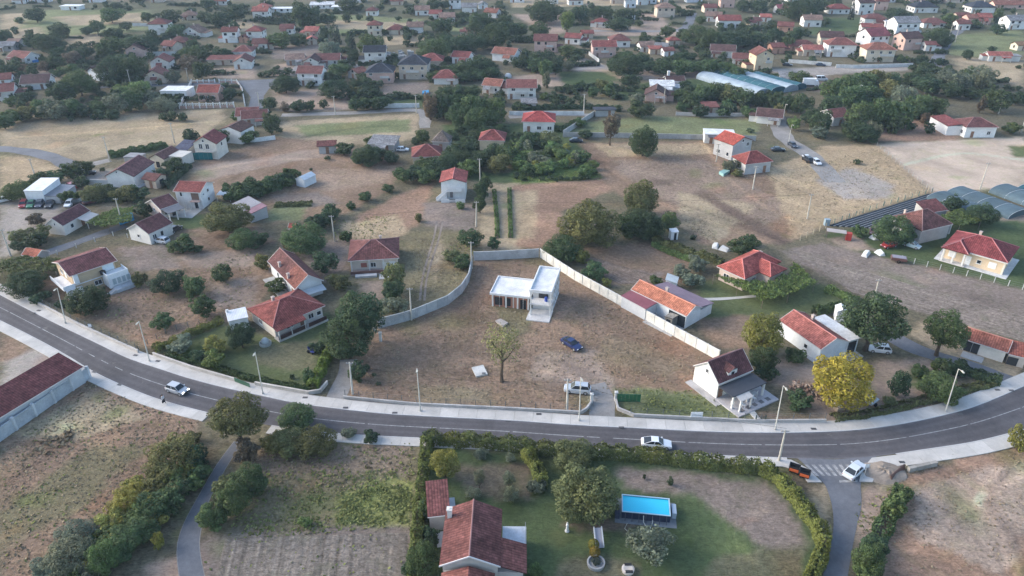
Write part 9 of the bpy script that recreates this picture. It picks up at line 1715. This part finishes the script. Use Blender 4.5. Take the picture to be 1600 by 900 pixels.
for i in range(6):
    q = i / 5; ring.append([(math.cos(t * 0.45) * (1 - q) * 3.6 * R_.uniform(0.85, 1.15), math.sin(t * 0.45) * (1 - q) * 2.3 * R_.uniform(0.85, 1.15), 0.65 * math.sin(q * 1.57) * R_.uniform(0.7, 1.2)) for t in range(14)])
for i in range(5):
    for t in range(14): mv.face([ring[i][t], ring[i][(t + 1) % 14], ring[i + 1][(t + 1) % 14], ring[i + 1][t]])
o = mv.build('rubble_mound', M['concrete'], None, gm_, color=(0.32, 0.265, 0.215)); tag(o, 'mound of dry earth and rubble at the side lane corner', 'mound')
r = empty('scrap_sheet', G(1404, 742), math.radians(38)); tag(r, 'rusty metal sheet leaning beside the rubble mound', 'metal sheet'); MB().hexa([(-2, -0.05, 0), (2, -0.05, 0), (2, 0.05, 0), (-2, 0.05, 0)], [(-2, 0.3, 0.8), (2, 0.3, 0.7), (2, 0.38, 0.7), (-2, 0.38, 0.8)]).build('sheet', M['metal'], r, color=(0.12, 0.06, 0.05))
panel_wall([(1418, 737), (1440, 732), (1462, 727)], 0.8, 'short rough stone wall below the right-hand pavement', (0.33, 0.31, 0.28), 1.2, 0.5, cap=False, posts=False, name='stone_wall', jitter=0.2)
# ------------------------------------------------------------------ the walker with a bag
def person(x, y, rz, label):
    r = empty('person', G(x, y), rz); r.location.z = 0.13; tag(r, label, 'person')
    V = [(0, 0, 0.95), (0, 0, 1.12), (0, 0.01, 1.32), (0, 0.01, 1.45), (0, -0.02, 1.55), (0, -0.03, 1.64), (0, -0.02, 1.74),
         (0.1, 0, 0.9), (0.11, -0.16, 0.5), (0.11, -0.2, 0.09), (0.11, -0.34, 0.04), (-0.1, 0, 0.9), (-0.11, 0.12, 0.5), (-0.11, 0.33, 0.14), (-0.11, 0.22, 0.04),
         (0.19, 0.01, 1.4), (0.25, 0.1, 1.14), (0.26, 0.02, 0.92), (0.26, -0.04, 0.82), (-0.19, 0.01, 1.4), (-0.25, -0.06, 1.14), (-0.25, -0.22, 0.97), (-0.25, -0.29, 0.9)]
    E = [(0, 1), (1, 2), (2, 3), (3, 4), (4, 5), (5, 6), (0, 7), (7, 8), (8, 9), (9, 10), (0, 11), (11, 12), (12, 13), (13, 14), (3, 15), (15, 16), (16, 17), (17, 18), (3, 19), (19, 20), (20, 21), (21, 22)]
    R = [0.15, 0.14, 0.17, 0.12, 0.055, 0.1, 0.07, 0.1, 0.065, 0.045, 0.04, 0.1, 0.065, 0.045, 0.04, 0.065, 0.048, 0.035, 0.03, 0.065, 0.048, 0.035, 0.03]
    me = bpy.data.meshes.new('body'); me.from_pydata(V, E, []); o = link('body', me, r)
    mt, nt, b = newmat('walker_clothes'); tc = N(nt, 'ShaderNodeTexCoord'); sp_ = N(nt, 'ShaderNodeSeparateXYZ'); L(nt, tc.outputs['Object'], sp_.inputs[0])
    mr = N(nt, 'ShaderNodeMapRange'); mr.inputs[1].default_value = 0.0; mr.inputs[2].default_value = 1.8; L(nt, sp_.outputs[2], mr.inputs[0])
    rp = ramp(nt, [(0.0, (0.03, 0.03, 0.035)), (0.53, (0.55, 0.55, 0.56)), (0.83, (0.42, 0.25, 0.18))]); rp.color_ramp.interpolation = 'CONSTANT'; L(nt, mr.outputs[0], rp.inputs[0]); L(nt, rp.outputs[0], b.inputs['Base Color']); b.inputs['Roughness'].default_value = 0.9
    me.materials.append(mt)
    sk = o.modifiers.new('Skin', 'SKIN'); sv = me.skin_vertices[0].data
    for i, rr in enumerate(R): sv[i].radius = (rr, rr); sv[i].use_root = (i == 0)
    ss = o.modifiers.new('Subdivision', 'SUBSURF'); ss.levels = 2; ss.render_levels = 2
    MB().lathe([(0.118, 1.62), (0.12, 1.7), (0.09, 1.78), (0, 1.81)], 12, (0, -0.01)).build('hair', M['rubber'], r, smooth=True)
    MB().box(-0.2, 0.2, 0.17, 0.4, 1.0, 1.48).build('backpack', M['cloth'], r, color=(0.02, 0.02, 0.024)); MB().box(-0.2, 0.2, -0.06, 0.06, 0.45, 0.85).build('bag', M['cloth'], r, (-0.27, -0.32, 0), color=(0.03, 0.03, 0.035))
person(257, 631, math.radians(60), 'person in white top and dark trousers walking with bags on the pavement')

# ------------------------------------------------------------------ labels that place each thing by what stands near it
ORD = ['first', 'second', 'third', 'fourth', 'fifth', 'sixth', 'seventh', 'eighth', 'ninth', 'tenth', 'eleventh', 'twelfth', 'thirteenth', 'fourteenth', 'fifteenth', 'sixteenth']
for t in PEND:
    if t[1] is None:
        w_ = t[4].split(); t[0]['label'] = t[4] if len(w_) >= 4 else t[4] + ' in the village'
by = {}
for (o, desc, x, y, _) in PEND:
    if desc is None: continue
    best = min((l for l in LM if math.hypot(l[1] - x, (l[2] - y) * 1.3) > 4), key=lambda l: math.hypot(l[1] - x, (l[2] - y) * 1.3) / (S(max(2, l[2])) * 0.3 + 1))
    dx, dy = x - best[1], y - best[2]
    rel = ('right of the ' if dx > 0 else 'left of the ') if abs(dx) > abs(dy) * 1.6 else ('below the ' if dy > 0 else 'behind the ')
    if 'drain' in desc: rel = 'near the '
    by.setdefault((desc, rel + best[0]), []).append((x, o))
for (desc, place), lst in by.items():
    lst.sort(key=lambda t: t[0])
    for i, (x, o) in enumerate(lst):
        if len(lst) == 1: o['label'] = f'{desc} {place}'
        else:
            q = ORD[i] if i < 16 else f'number {i + 1}'
            q = 'leftmost' if i == 0 else ('rightmost' if i == len(lst) - 1 else q + ' from left')
            o['label'] = f'{desc} {place}, {q}'
seen = {}
for o in COL.objects:
    for k in ('_w', '_d', '_lab'):
        if k in o: del o[k]
    if o.parent is None and 'label' in o:
        w_ = o['label'].split()
        for drop in ('round', 'the', 'the', 'and', 'with'):
            if len(w_) > 16 and drop in w_: w_.remove(drop)
        o['label'] = ' '.join(w_[:16])
# ------------------------------------------------------------------ haze: one closed box of pale air
mb = MB().box(-950, 950, -60, 1000, -1.0, 96.0)
hm = bpy.data.materials.new('haze'); hm.use_nodes = True; hn = hm.node_tree; hn.nodes.clear()
ho = hn.nodes.new('ShaderNodeOutputMaterial'); hv_ = hn.nodes.new('ShaderNodeVolumePrincipled')
hv_.inputs['Color'].default_value = (0.6, 0.78, 1.0, 1); hv_.inputs['Density'].default_value = 0.00014; hv_.inputs['Anisotropy'].default_value = 0.1
hn.links.new(hv_.outputs[0], ho.inputs['Volume'])
hz = mb.build('haze', hm); tag(hz, 'thin blue evening haze over the village', None, None, 'stuff')
hm.volume_intersection_method if False else None
